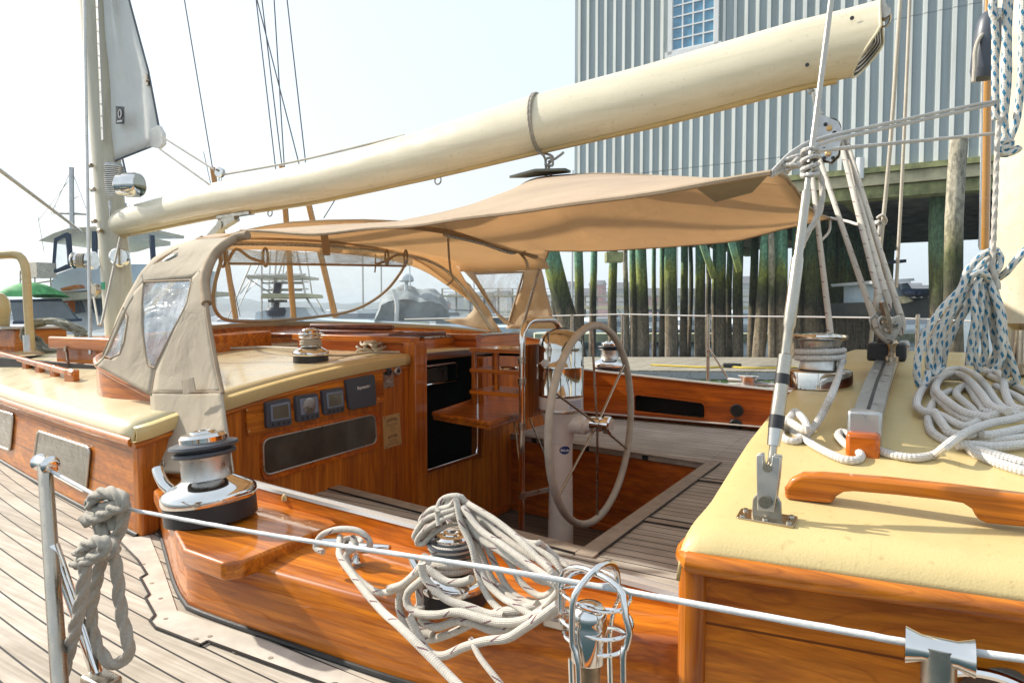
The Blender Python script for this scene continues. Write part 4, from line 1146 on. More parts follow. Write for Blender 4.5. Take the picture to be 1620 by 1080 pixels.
mb = MB(); mb.lathe([(.012, 0), (.012, .01)], frameM(p0+Vector((.16, -.03, .13)), (0, -1, 0)), 12); mb.bar(p0+Vector((.16, -.03, .15)), p0+Vector((.18, -.03, .04)), .012, .01); mb.build('latch', M['tarn'], hatch)
# dorade boxes, cowl vent and painted pipe rail far left
p1 = on_top(20, 558)+Vector((0, 0, -.02))
mb = MB(); mb.hexa([p1+Vector((-.8, -.06, 0)), p1+Vector((.04, -.0, 0)), p1+Vector((.04, .35, 0)), p1+Vector((-.8, .35, 0))], [p1+Vector((-.8, -.06, .19)), p1+Vector((.04, 0, .19)), p1+Vector((.04, .35, .19)), p1+Vector((-.8, .35, .19))]); part(mb, 'dorade_box', M['wy'], bevel=.01)
mb = MB(); mb.bar(p1+Vector((-.85, .16, .2)), p1+Vector((.07, .16, .2)), .5, .02); part(mb, 'dorade_lid', M['alu'], bevel=.004)
D1 = 4.5
pp = [W(-90, 410, D=D1), W(-20, 405, D=D1), W(22, 403, D=D1), W(35, 410, D=D1), W(41, 430, D=D1), W(44, 480, D=D1), W(49, 555, D=D1)]
mb = MB(); mb.tube(spline(pp, .03), .027, 14); pr_ = part(mb, 'pipe_rail', M['tanpipe'], 'tan painted bent pipe rail at the left edge')
mb = MB(); mb.tube([W(45, 530, D=D1), W(47, 556, D=D1)], .033, 14); mb.build('rail_foot', M['satin'], pr_)
mb = MB(); mb.lathe([(.075, 0), (.075, .08), (.085, .13), (.08, .2), (.05, .25), (.01, .265)], Matrix.Translation(W(-4, 520, D=4.9)), 24); part(mb, 'cowl_vent', M['tanpipe'])

# ---------------------------------------------------------------- rail stanchions and lifelines
def stanchion(a, b, r=.0135, label=None, fitting=True):
    mb = MB(); mb.tube([b, a], r, 16); s = part(mb, 'stanchion', M['steel'], label)
    mb = MB(); mb.lathe([(r*2.4, 0), (r*2.4, .006), (r*1.5, .02), (r*1.3, .03)], Matrix.Translation(b), 20); mb.build('base_socket', M['steel'], s)
    return s
M['bronze'] = plain('patinated_bronze', (.34, .25, .15), .38, metal=.6, var=.4, scale=40, bump=.2)
# near left stanchion with its diagonal brace
a = W(71, 735, Y=.80); b = W(104, 1150, Z=ZD)
b = Vector((a.x+.012, a.y-.05, EYE+ZD)); b = W(100, 1160, Z=ZD)
d_ = (b-a)
s1 = stanchion(a, b, .0155, 'stainless stanchion with a diagonal brace at the left of the near deck')
mb = MB(); mb.tube([a.lerp(b, .345)+Vector((.012, 0, 0)), W(158, 1078, Z=ZD+.0)], .0125, 14); mb.build('brace', M['chrome'], s1)
mb = MB(); mb.box(W(160, 1076, Z=ZD+.012), (.08, .05, .022)); mb.build('brace_foot', M['steel'], s1, bevel=.006)
mb = MB(); wd = Vector((1, -.02, -.02)); Mx = frameM(W(71, 733, Y=.80), wd); mb.lathe([(.010, -.038), (.013, -.036), (.020, -.028), (.016, -.018), (.016, .018), (.022, .028), (.017, .034), (.010, .036)], Mx, 24); mb.build('top_fitting', M['chrome'], s1)
# near right stanchion top
a2 = W(1486, 1022, Y=.78); b2 = Vector((a2.x+.0, a2.y-.03, EYE+ZD))
s2 = stanchion(a2, b2, .0155, 'stanchion head in the bottom right corner')
mb = MB(); Mx = frameM(W(1486, 1030, Y=.78), (1, .02, 0)); mb.lathe([(.012, -.030), (.018, -.029), (.013, -.015), (.013, .015), (.018, .029), (.012, .030)], Mx, 24); mb.build('top_fitting', M['chrome'], s2)
# heavy post with wire cage
a3 = W(942, 958, Y=.80); b3 = Vector((a3.x+.0, a3.y-.02, EYE+ZD))
mb = MB(); mb.lathe([(.0152, 0), (.0152, (a3-b3).z-.035)], Matrix.Translation(b3), 32); s3 = part(mb, 'gate_post', M['bronze'], 'thick stainless post inside a wire cage below the lifeline')
mb = MB(); mb.lathe([(.0225, -.012), (.0235, -.01), (.0235, .034), (.0225, .040), (.0235, .042), (.022, .052), (.016, .060), (.005, .063)], Matrix.Translation(b3+Vector((0, 0, (a3-b3).z-.05))), 36); mb.build('post_cap', M['chrome'], s3)
c3 = a3.copy()
def cg(px, py, dy=0): return W(px, py, Y=.80+dy)
mb = MB()
loopA = [cg(905, 1200, -.05), cg(906, 985, -.05), cg(908, 945, -.05), cg(916, 922, -.05), cg(935, 905, -.03), cg(950, 890, .0), cg(962, 878, .04)]
mb.tube(spline([cg(917, 1200, -.05), cg(915, 1050, -.05), cg(906, 1020, -.05), cg(906, 955, -.05), cg(914, 932, -.045), cg(930, 912, -.03), cg(946, 897, -.02), cg(960, 890, .0), cg(970, 893, .02), cg(976, 905, .04), cg(978, 930, .04)], .01), .0042, 10)
mb.tube(spline([cg(889, 985, 0), cg(887, 925, 0), cg(894, 902, 0), cg(915, 897, -.01), cg(940, 905, -.02), cg(968, 920, -.03), cg(985, 940, -.035), cg(990, 975, -.04), cg(996, 1000, -.04), cg(990, 1025, -.04), cg(986, 1040, -.04), cg(989, 1200, -.04)], .01), .0042, 10)
mb.tube(spline([cg(890, 925, .04), cg(905, 908, .06), cg(940, 900, .07), cg(972, 912, .06), cg(980, 940, .05), cg(966, 1000, .05), cg(972, 1200, .05)], .01), .003, 8)
mb.tube([cg(903, 1040, .02), cg(909, 1200, .02)], .004, 8)
mb.tube([cg(963, 1000, .02), cg(969, 1200, .02)], .0035, 8)
for y, w_ in ((944, .046), (985, .048), (1012, .042)):
    ctr = W(942, y-3, Y=.80)
    mb.tube([ctr+Vector((w_*math.cos(a), w_*.85*math.sin(a), .004*math.sin(a*2))) for a in [i*2*math.pi/40 for i in range(40)]], .0026, 8, closed=True, caps=False)
mb.build('wire_cage', M['chrome'], s3)
# near lifeline
LW = [W(-420, 690, Y=1.15), W(-60, 700, Y=.88), W(52, 729, Y=.805), W(186, 802, Y=.785), W(430, 846, Y=.78), W(800, 902, Y=.78), W(1200, 973, Y=.78), W(1470, 1022, Y=.78), W(1760, 1060, Y=.78)]
mb = MB(); mb.tube([LW[2], LW[3]], .0042, 10)
mb.tube(spline(LW[3:8], .02), .0038, 12, lob=3, pitch=.012, amp=.14)
mb.tube(spline(LW[7:], .02), .0038, 10)
part(mb, 'lifeline', M['wire'], 'pale lifeline wire running across the foreground')
# far lifeline and its stanchions
YF = 5.62
mb = MB()
FL = [W(640, 505, Y=YF), W(860, 500, Y=YF), W(985, 497, Y=YF), W(1120, 500, Y=YF), W(1260, 501, Y=YF), W(1420, 503, Y=YF), W(1700, 515, Y=YF)]
mb.tube(FL, .006, 8); part(mb, 'lifeline', M['wire'])
for px, yb in ((985, 620), (1121, 640), (1452, 640), (905, 640)):
    a = W(px, 497, Y=YF); b = Vector((a.x, a.y, EYE+ZD)); sx_ = stanchion(a, b, .014)
    mb = MB(); 
    if px == 1121:
        mb.tube([a.lerp(b, .35), Vector((a.x+.34, a.y-.05, EYE+ZD))], .009, 8); mb.build('brace', M['steel'], sx_)
# ---------------------------------------------------------------- canvas dodger over the companionway
PR = [(1.40, -.60), (1.45, -.50), (1.53, -.25), (1.58, 0), (1.64, .15), (1.72, .25), (1.87, .325), (2.1, .39), (2.5, .455), (3.15, .505), (3.8, .475), (4.3, .43), (4.55, .37), (4.68, .27), (4.74, .1), (4.78, -.1), (4.82, -.3)]
def prof_hit(px, py, far=False, off=0):
    r = ray(px, py); best = None
    for (y0, z0), (y1, z1) in zip(PR, PR[1:]):
        # point (y,z) = t*(r.y, r.z); solve with segment
        dy, dz = y1-y0, z1-z0
        den = r.y*dz - r.z*dy
        if abs(den) < 1e-9: continue
        t = (y0*dz - z0*dy)/den
        y = t*r.y; z = t*r.z
        u = ((y-y0)*dy+(z-z0)*dz)/(dy*dy+dz*dz)
        if -.001 <= u <= 1.001 and t > 0:
            if best is None or (t > best if far else t < best): best = t
    if best is None:
        return None
    return CAMLOC + r*(best+off)
def patch(top_, bot_, n, m_, far=False, off=0, wrinkle=0):
    """canvas patch between two pixel polylines, laid on the arched profile"""
    def samp(poly, t):
        L = [0]
        for a, b in zip(poly, poly[1:]): L.append(L[-1]+math.hypot(b[0]-a[0], b[1]-a[1]))
        s = t*L[-1]
        for i in range(len(poly)-1):
            if s <= L[i+1]+1e-9:
                u = (s-L[i])/(L[i+1]-L[i]); return (poly[i][0]+(poly[i+1][0]-poly[i][0])*u, poly[i][1]+(poly[i+1][1]-poly[i][1])*u)
        return poly[-1]
    rows = []
    for i in range(m_+1):
        row = []
        for j in range(n+1):
            a, b = samp(top_, j/n), samp(bot_, j/n)
            px, py = a[0]+(b[0]-a[0])*i/m_, a[1]+(b[1]-a[1])*i/m_
            p = prof_hit(px, py, far, off)
            if p is None: p = row[-1].copy() if row else rows[-1][j].copy()
            if wrinkle:
                q = noise.noise(Vector((p.x*5, p.y*5, p.z*2.2)))+.5*noise.noise(Vector((p.x*12, p.y*9, p.z*4)))
                p = p + (CAMLOC-p).normalized()*wrinkle*q
            row.append(p)
        rows.append(row)
    return rows
dodger = empty('canvas_dodger', V(-2.9, CY, -.25), 'tan canvas dodger with clear plastic windows stretched over steel bows', 'dodger')
def dpart(rows, name, mat, label=None, solid=.004):
    mb = MB(); mb.grid(rows); o = mb.build(name, M[mat], dodger, solid=solid)
    if label: o['label'] = label
    return o
# near side wing: three strips round the two windows
silo = [(161, 572), (172, 545), (186, 500), (205, 462), (222, 432), (243, 408), (275, 389), (310, 379), (345, 377), (374, 374)]
aftb = [(374, 374), (352, 388), (337, 404), (328, 424), (324, 445), (326, 475), (332, 520), (341, 570), (350, 620), (357, 660), (364, 705), (369, 748)]
w1 = [(228, 446), (300, 443), (306, 447), (296, 480), (275, 520), (252, 566), (245, 582), (234, 578), (231, 562), (226, 525), (225, 480)]
w2 = [(196, 486), (203, 500), (197, 540), (190, 560), (175, 567), (163, 561)]
# upper strip above the window
R1 = patch([(196, 478), (222, 432), (243, 408), (275, 389), (310, 379), (345, 377), (374, 374)], [(204, 470), (228, 444), (262, 443), (285, 441), (304, 440), (320, 428), (337, 404)], 24, 8, wrinkle=.006)
dpart(R1, 'canvas_panel', 'canvaslt')
R0 = patch([(225, 428), (205, 462), (186, 500), (172, 545), (160, 571), (150, 577)], [(228, 446), (204, 484), (196, 500), (176, 546), (166, 566), (152, 579)], 20, 3)
dpart(R0, 'canvas_panel', 'canvaslt')
# strip aft of the window down to the flap
R2 = patch([(304, 440), (296, 480), (275, 520), (252, 566), (246, 584), (240, 622)], [(337, 404), (326, 430), (325, 470), (333, 525), (343, 580), (352, 622)], 26, 10, wrinkle=.010)
dpart(R2, 'canvas_panel', 'canvaslt')
# strip ahead of the window
R3 = patch([(196, 480), (200, 510), (193, 552), (178, 569), (160, 566), (150, 577)], [(229, 444), (225, 480), (226, 520), (232, 562), (246, 584), (240, 626)], 24, 10, wrinkle=.008)
dpart(R3, 'canvas_panel', 'canvaslt')
# lower flap hanging to the winch
R4 = patch([(238, 620), (240, 680), (236, 715), (231, 745)], [(352, 620), (358, 665), (365, 710), (371, 752)], 20, 14, wrinkle=.016)
dpart(R4, 'canvas_flap', 'canvaslt')
mb = MB(); mb.tube([r[0] for r in R4], .004, 6); mb.tube([r[-1] for r in R4], .004, 6); mb.tube(R4[0]*0 + [R4[i][-1] for i in range(len(R4))], .004, 6)
mb.tube([R2[0][j] for j in range(len(R2[0]))], .004, 6); mb.tube([R2[-1][j] for j in range(len(R2[0]))], .008, 8); mb.build('canvas_hem', M['webbing'], dodger)
def winpanel(poly, mat='vinylmilk', far=False, name='side_window'):
    P = [prof_hit(*q, far) for q in poly]
    c = sum(P, Vector())/len(P)
    mb = MB(); K = 6; rows = []
    for k in range(K+1):
        row = []
        for p in P+[P[0]]:
            q = c.lerp(p, k/K)
            if 0 < k < K: q = q + (CAMLOC-q).normalized()*.012*noise.noise(q*9)
            row.append(q)
        rows.append(row)
    mb.grid(rows); o = mb.build(name, M[mat], dodger)
    mb = MB(); mb.tube(P, .0045, 6, closed=True, caps=False); mb.build('window_binding', M['webbing'], o)
    return o
winpanel(w1); winpanel(w2)
mb = MB(); P = [W(*q, Y=1.475) for q in ((287, 602), (305, 597), (309, 618), (290, 624))]; mb.prism(P, (0, .004, 0)); mb.build('canvas_patch', M['canvaslt'], dodger)
mb = MB(); p = prof_hit(257, 732, False, -.012); mb.tube([p+Vector((.008*math.cos(a), 0, .008*math.sin(a))) for a in [i*2*math.pi/16 for i in range(16)]], .0025, 6, closed=True, caps=False); mb.build('grommet', M['tarn'], dodger)
# roof between the front bow and the aft bow
XF = lambda y: -3.30
XA = lambda y: -2.46 + .10*abs((y-CY)/1.3)**2*.0
def pz(y):
    for (y0, z0), (y1, z1) in zip(PR, PR[1:]):
        if y0 <= y <= y1: return z0+(z1-z0)*(y-y0)/(y1-y0)
ysr = [1.87, 2.0, 2.15, 2.35, 2.6, 2.85, 3.15, 3.45, 3.8, 4.05, 4.3, 4.45, 4.55, 4.62]
rows = []
pA = prof_hit(374, 374)
for i in range(9):
    t = i/8; row = []
    for y in ysr:
        xf = -3.30+.55*max(0, 1-(y-1.87)/.75)**1.5; x = xf+(-2.46-xf)*t; z = pz(y) - .05*(1-t)*max(0, (1-((y-CY)/1.4)**2)) - .012*math.sin(math.pi*t) + .006*noise.noise(Vector((x*3, y*3, 0)))
        row.append(V(x, y, z))
    rows.append(row)
roof = dpart(rows, 'canvas_roof', 'canvas')
roof_aft = rows[-1]; roof_front = rows[0]
# brow: canvas strip above the front window, then clear front window down to the wooden coaming
arc = [V(-3.08, 1.60, -.236), V(-3.32, 1.80, -.20), V(-3.52, 2.15, -.155), V(-3.74, 2.6, -.13), V(-3.85, 3.15, -.12), V(-3.85, 3.8, -.13), V(-3.66, 4.25, -.15), V(-3.35, 4.58, -.17), V(-2.95, 4.72, -.20), V(-2.45, 4.77, -.27)]
frontbow = [prof_hit(q[0], q[1], False, .02) for q in ((182, 530), (196, 490), (215, 450), (240, 420), (280, 396))] + [V(-3.05, 2.1, .335), V(-3.30, 2.5, .395), V(-3.30, 3.15, .43), V(-3.30, 3.7, .42), V(-3.30, 4.1, .36), V(-3.25, 4.38, .22), V(-3.10, 4.6, .03)]
A_ = spline(arc[:-1]+[arc[-1]], .05); 
def resamp(P, n):
    L = [0]
    for a, b in zip(P, P[1:]): L.append(L[-1]+(b-a).length)
    out = []; k = 0
    for i in range(n+1):
        s = L[-1]*i/n
        while k < len(P)-2 and L[k+1] < s: k += 1
        u = (s-L[k])/max(1e-9, L[k+1]-L[k]); out.append(P[k].lerp(P[k+1], min(1, u)))
    return out
NA = 40
bot = resamp(spline(arc[:9], .05), NA); topb = resamp(spline(frontbow, .05), NA)
def band(t0, t1, k, wr=0):
    return [[bot[j].lerp(topb[j], t0+(t1-t0)*i/k) + Vector((wr*noise.noise(bot[j]*4+Vector((i, 0, 0))), 0, 0)) for j in range(NA+1)] for i in range(k+1)]
dpart(band(-.03, .07, 2), 'window_skirt', 'canvaslt')
mb = MB(); mb.grid(band(.07, .90, 8, .01)); fwin = mb.build('front_window', M['vinyl'], dodger)
dpart(band(.90, 1.02, 2), 'canvas_brow', 'canvas')
rows = [topb, [p.lerp(q, .5)+Vector((0, 0, .01)) for p, q in zip(topb, resamp(spline([roof_front[0]+Vector((0, -.12, -.12))]+roof_front, .05), NA))], resamp(spline([roof_front[0]+Vector((0, -.12, -.12))]+roof_front, .05), NA)]
dpart(rows, 'canvas_brow', 'canvas')
# rounded binding of the big front window and the rolled up flap
def on_front(px, py):       # intersect with the tilted front window surface (bilinear patch search)
    r = ray(px, py); best = None
    for j in range(NA):
        for i in range(6):
            q = [bot[j].lerp(topb[j], i/6), bot[j+1].lerp(topb[j+1], i/6), bot[j+1].lerp(topb[j+1], (i+1)/6), bot[j].lerp(topb[j], (i+1)/6)]
            for tri in ((0, 1, 2), (0, 2, 3)):
                a, b, c = q[tri[0]]-CAMLOC, q[tri[1]]-CAMLOC, q[tri[2]]-CAMLOC
                n2 = (b-a).cross(c-a); dn = r.dot(n2)
                if abs(dn) < 1e-12: continue
                t = a.dot(n2)/dn; p = r*t
                if t < 0: continue
                if all((e1-e0).cross(p-e0).dot(n2) >= -1e-7 for e0, e1 in ((a, b), (b, c), (c, a))):
                    if best is None or t > best: best = t
    return CAMLOC + r*(best if best else 4.2)
bind = [(352, 396), (345, 420), (337, 450), (335, 480), (345, 500), (365, 507), (410, 508), (450, 506), (500, 501), (545, 494), (580, 480), (610, 458), (632, 430), (640, 412)]
mb = MB(); mb.tube(spline([on_front(*q)+Vector((.015, 0, 0)) for q in bind], .03), .011, 8); mb.build('window_zipper', M['webbing'], fwin)
mb = MB(); P = spline([W(*q, X=-3.02) for q in ((358, 405), (450, 407), (540, 409), (648, 414))], .03); mb.tube(P, lambda t: .034+.005*math.sin(t*30), 16); fr2 = mb.build('rolled_window_flap', M['vinylmilk'], dodger)
mb = MB(); mb.tube(spline([W(*q, X=-2.99) for q in ((362, 417), (450, 418), (540, 419), (642, 421))], .05), .007, 6); mb.build('flap_roll_binding', M['webbing'], fr2)
mb = MB()
for a, s in ((352, 1), (420, 1), (612, 1), (642, 1)):
    c = W(a, 407, X=-3.02); mb.tube([c+Vector((.0, .016*math.cos(t), .048*math.sin(t))) for t in [i*2*math.pi/24 for i in range(24)]], .007, 6, closed=True, caps=False)
c0, c1 = on_front(366, 398), on_front(420, 414); mb.tube(spline([W(*q, X=-2.96) for q in ((360, 414), (374, 394), (396, 408), (418, 415))], .02), .008, 6)
mb.tube(spline([W(*q, X=-2.96) for q in ((596, 418), (612, 412), (626, 404), (642, 403))], .02), .008, 6)
mb.build('flap_roll_edge', M['webbing'], fr2)
for q in ((512, 372, 516, 402), (709, 362, 711, 430)):
    a = prof_hit(q[0], q[1], True) or on_front(q[0], q[1]); 
mb = MB(); mb.prism([W(*q, X=-2.98) for q in ((507, 371), (518, 371), (522, 404), (511, 404))], (.005, 0, 0)); mb.build('strap', M['webbing'], dodger)
mb = MB(); P = [W(709, 372, Y=3.6), W(710, 400, Y=3.6), W(713, 430, Y=3.6), W(717, 442, Y=3.6), W(708, 451, Y=3.6)]; mb.tube(spline(P, .02), .012, 8, flat=.3); mb.build('hanging_strap', M['canvaslt'], dodger)
mb = MB(); P = [W(594, 402, Y=3.5), W(594, 422, Y=3.5), W(593, 431, Y=3.5)]; mb.tube(P, .007, 8, flat=.4); mb.build('hanging_strap', M['webbing'], dodger)
# starboard side panels seen from inside
sidetop = [V(-3.28, 4.05, .36), V(-2.9, 4.5, .39), V(-2.62, 4.62, .36), V(-2.46, 4.66, .33)]
B1 = [(640, 404), (680, 412), (722, 428), (748, 455), (770, 490), (792, 520), (800, 536)]
def far_pt(px, py, y=4.70): return W(px, py, Y=y - .12*max(0, (430-py)/60))
# canvas from front bow edge to window, window trapezoid, canvas between window and aft bow
def quadrows(poly_a, poly_b, n=12, k=6, y=4.70, wr=.01):
    A2 = [far_pt(*q, y) for q in poly_a]; B2 = [far_pt(*q, y) for q in poly_b]
    A2, B2 = resamp(A2, n), resamp(B2, n)
    return [[A2[j].lerp(B2[j], i/k)+Vector((0, wr*noise.noise(A2[j].lerp(B2[j], i/k)*8), 0)) for j in range(n+1)] for i in range(k+1)]
dpart(quadrows([(640, 398), (690, 404), (722, 418), (752, 448), (775, 485), (800, 515), (830, 522)], [(648, 380), (700, 384), (745, 420), (752, 434), (785, 494), (798, 504), (808, 508)], 20, 5), 'canvas_panel', 'canvas')
dpart(quadrows([(742, 432), (780, 430), (830, 428)], [(700, 384), (780, 380), (852, 380)], 14, 5), 'canvas_panel', 'canvas')
dpart(quadrows([(830, 428), (820, 470), (806, 508), (800, 520)], [(852, 380), (858, 430), (868, 480), (880, 520)], 16, 8, wr=.03), 'canvas_panel', 'canvas')
dpart(quadrows([(722, 436), (746, 462), (752, 488), (735, 503), (700, 506)], [(745, 450), (768, 482), (788, 516), (795, 528), (720, 512)], 16, 5, wr=.03), 'canvas_panel', 'canvas')
mb = MB(); Pw = [far_pt(*q, 4.705) for q in ((744, 433), (829, 430), (806, 509), (788, 498), (770, 474))]; cc = sum(Pw, Vector())/5
rows = [[cc.lerp(p, k/5)+Vector((0, .012*noise.noise(cc.lerp(p, k/5)*14)*(k < 5), 0)) for p in Pw+[Pw[0]]] for k in range(6)]
mb.grid(rows); sw_ = mb.build('side_window', M['vinylmilk'], dodger)
mb = MB(); mb.tube(Pw, .012, 8, closed=True, caps=False); mb.build('window_binding', M['webbing'], sw_)
# stainless bows
mb = MB(); 
fb = spline([prof_hit(q[0], q[1], False, .05) for q in ((190, 550), (205, 495), (225, 452), (250, 423), (290, 400))] + [V(-3.05, 2.15, .325), V(-3.28, 2.7, .385), V(-3.28, 3.15, .405), W(640, 403, Y=3.75), W(690, 418, Y=4.15), W(722, 443, Y=4.4), W(750, 480, Y=4.55), W(775, 518, Y=4.62), W(793, 543, Y=4.64)], .03)
mb.tube(fb, .0125, 12); mb.build('bow_tube', M['steel'], dodger)
ab = [W(822, 530, Y=4.62), W(830, 505, Y=4.62), W(843, 460, Y=4.62), W(855, 415, Y=4.62), W(854, 395, Y=4.58), W(835, 382, Y=4.4)] + [Vector((-2.47, y, EYE+pz(y)-.05)) for y in (4.1, 3.7, 3.3)]
mb = MB(); mb.tube(spline(ab, .03), .0125, 12); mb.build('bow_tube', M['steel'], dodger)
mb = MB(); mb.tube(spline([prof_hit(q[0], q[1], False, .006) for q in [(392, 372), (374, 376), (352, 390), (337, 406), (328, 426), (324, 447), (327, 480)]], .02), .019, 12); mb.build('bow_sleeve', M['webbing'], dodger)
mb = MB(); mb.tube(spline([W(793, 543, Y=4.64), W(803, 548, Y=4.6), W(822, 530, Y=4.62)], .02), .012, 8); mb.build('bow_hinge', M['steel'], dodger)
# wooden coaming the dodger stands on (part of the boat)
mb = MB(); rows = []
full = [V(-2.62, 1.575, -.347)] + arc
F_ = resamp(spline(full, .05), 60)
for p in F_:
    x, y = p.x, p.y; zt = EYE+ztop(x, y)
    n2 = Vector((0, 1 if y < CY else -1, 0)) if x > -3.2 else Vector((1, 0, 0))
    rows.append([Vector((x, y, zt-.02)), p+Vector((0, 0, -.005)), p+n2*.03+Vector((0, 0, -.005)), Vector((x, y, zt-.02))+n2*.03])
mb.grid(rows); part(mb, 'dodger_coaming', M['wx'], solid=0, ang=30)
mb = MB(); mb.tube([r[1]+Vector((0, 0, .004)) for r in rows], .014, 10); part(mb, 'coaming_trim', M['wx'])

# ---------------------------------------------------------------- awning (bimini) slung under the boom
T_ = {}
port = [W(374, 374, X=-2.47) if False else roof_aft[0], W(500, 368, Y=1.82), W(600, 360, Y=1.78), W(700, 351, Y=1.64), W(850, 331, Y=1.50), W(1028, 307, Y=1.40), W(1220, 274, Y=1.36)]
ridge = [roof_aft[6], V(-2.25, 3.15, .525), V(-2.05, 3.15, .585), V(-1.9, 3.15, .635), V(-1.70, 3.15, .685), V(-1.05, 2.98, .60), V(-.42, 2.65, .445)]
stb = [roof_aft[-2], V(-2.3, 4.3, .41), W(868, 397, Y=4.15), W(930, 397, Y=4.3), W(1000, 394, Y=4.45), W(1150, 382, Y=4.45), W(1313, 345, Y=4.05)]
def awn(s, v):   # s 0..1 along, v -1..1 across
    n = len(port)-1; i = min(int(s*n), n-1); u = s*n-i
    def cr(P):
        a = P[max(i-1, 0)]; b = P[i]; c = P[i+1]; d = P[min(i+2, n)]
        return 0.5*((2*b)+(c-a)*u+(2*a-5*b+4*c-d)*u*u+(3*b-a-3*c+d)*u**3)
    p, r_, q = cr(port), cr(ridge), cr(stb)
    if v < 0: t = -v; res = r_.lerp(p, t); L = (r_-p).length
    else: t = v; res = r_.lerp(q, t); L = (r_-q).length
    sag = (-.012 if v < 0 else .035)*math.sin(math.pi*t)
    res = res + Vector((0, 0, -sag*(1-abs(s-.75)*.5) + .010*noise.noise(res*2.5)))
    return res
rows = [[awn(i/36, -1+2*j/26) for j in range(27)] for i in range(37)]
awning = empty('cockpit_awning', V(-1.3, CY, .3), 'tan canvas awning stretched over the cockpit and tied up to the boom', 'awning')
mb = MB(); mb.grid(rows); mb.build('canvas_sheet', M['canvas'], awning, solid=.003)
mb = MB(); mb.tube([r[0] for r in rows], .006, 6); mb.tube([r[-1] for r in rows], .006, 6); mb.tube(rows[-1], .006, 6); mb.build('hem', M['webbing'], awning)
mb = MB()
mb.tube([r[13]+Vector((0, 0, .003)) for r in rows], .003, 5)
mb.build('canvas_seam', M['webbing'], awning)
# dark leather reinforcement near the aft port edge and at the lifting point
mb = MB(); P = [awn(.80, -.985), awn(.86, -.985), awn(.93, -.985), awn(.965, -.98)]; Q = [p+Vector((.01, .06, -.02)) for p in P]
P2 = [W(1100, 297, Y=1.49), W(1132, 320, Y=1.62), W(1190, 305, Y=1.6), W(1215, 278, Y=1.43)]
mb.prism(P2, (0, .003, .002)); mb.build('corner_patch', plain('grey_leather_patch', (.26, .23, .17), .8, bump=.2), awning)
mb = MB(); c = awn(4/6, -.02); mb.prism([c+Vector((-.16, -.1, -.005)), c+Vector((0, -.12, .01)), c+Vector((.16, -.10, -.0)), c+Vector((.13, .02, .012)), c+Vector((-.13, .02, .012))], (0, 0, .012)); mb.build('lifting_patch', plain('green_grey_patch', (.10, .11, .09), .8), awning)
mb = MB(); P = [W(803, 385, Y=4.2), W(820, 398, Y=4.2), W(832, 412, Y=4.2), W(835, 425, Y=4.2)]; mb.tube(spline(P, .02), .02, 8, flat=.35); mb.tube(spline([W(826, 372, Y=4.1), W(832, 385, Y=4.1), W(829, 400, Y=4.1)], .02), .008, 6); mb.build('tie_strap', M['canvaslt'], awning)
mb = MB(); P = [Vector((-2.44, y, EYE+pz(y)-.035)) for y in (2.6, 3.0, 3.4, 3.8, 4.1, 4.35)]; mb.tube(spline(P, .05), .03, 10, flat=.5); mb.build('pole_sleeve', M['webbing'], awning)
TIE = awn(4/6, 0); CORN = awn(1, -1); CORS = awn(1, 1)

# ---------------------------------------------------------------- furled sail on the main mast
def msl(px, py, dy=0): return W(px, py, Y=CY+dy)
rows = []
for i in range(31):
    t = i/30; py = -260 + t*(490)
    xl = 147+py*.085+18+ (0)
    yl = -260+t*518; xL = 152+yl*.068+4; xl = xL
    yr = -260+t*(485); 
    xr = 205+ (yr)*.155 if yr < 0 else (205+yr*.27 if yr < 110 else 235+(yr-110)*.19)
    row = []
    for j in range(15):
        u = j/14; px = xl+(xr-xl)*u; py_ = yl+(yr-yl)*u
        row.append(msl(px, py_, .05*math.sin(u*9+t*3)*(1-t*.5)*math.sin(math.pi*u)+.02*noise.noise(Vector((u*4, t*7, 0)))))
    rows.append(row)
sail = empty('covered_sail', msl(200, 260), 'grey white sail cover hanging in a narrow triangle from the main mast', 'sail')
mb = MB(); mb.grid(rows); mb.build('sail_cloth', M['sail'], sail, solid=.003)
mb = MB(); mb.tube([r[-1]+Vector((0, -.005, 0)) for r in rows], .008, 6); mb.tube(rows[-1], .008, 6); mb.build('sail_edge', plain('dark_hem', (.10, .11, .12), .8), sail)
mb = MB(); P = [msl(*q, -.03) for q in ((238, 205), (250, 198), (257, 210), (258, 228), (250, 235), (237, 232))]; mb.prism(P, (0, .03, 0)); mb.build('clew_board', M['sail'], sail, bevel=.004)
mb = MB(); P = [msl(*q, -.07) for q in ((183, 168), (196, 169), (196, 196), (183, 196))]; mb.prism(P, (0, .004, 0)); lb = mb.build('sail_badge', M['black'], sail)
mb = MB(); c = msl(189.5, 180, -.075); mb.tube([c+Vector((.021*math.cos(a), 0, .030*math.sin(a))) for a in [i*2*math.pi/24 for i in range(24)]], .004, 6, closed=True, caps=False); mb.bar(msl(185.5, 192.5, -.075), msl(193, 191.5, -.075), .004, .012); mb.build('badge_mark', M['inkwhite'], lb)
mb = MB(); mb.lathe([(.012, 0), (.012, .02)], frameM(msl(234, 128, -.03), (0, -1, 0)), 8); mb.bar(msl(232, 118, -.02), msl(234, 136, -.02), .02, .02); mb.build('clew_hank', M['tarn'], sail)
# ---------------------------------------------------------------- ropes (each one a thing of its own)
def cv(pts, ox, oy, sc): return [(ox+x/sc, oy+y/sc) for x, y in pts]
def rope(paths, name, mat, r, label, group=None, parent=None, n=10, step=None, **k):
    mb = MB()
    for P in paths: mb.tube(spline(P, step or r*1.2), r, n, **k)
    o = mb.build(name, M[mat] if isinstance(mat, str) else mat, parent)
    if parent is None: tag(o, label, 'rope', group)
    return o
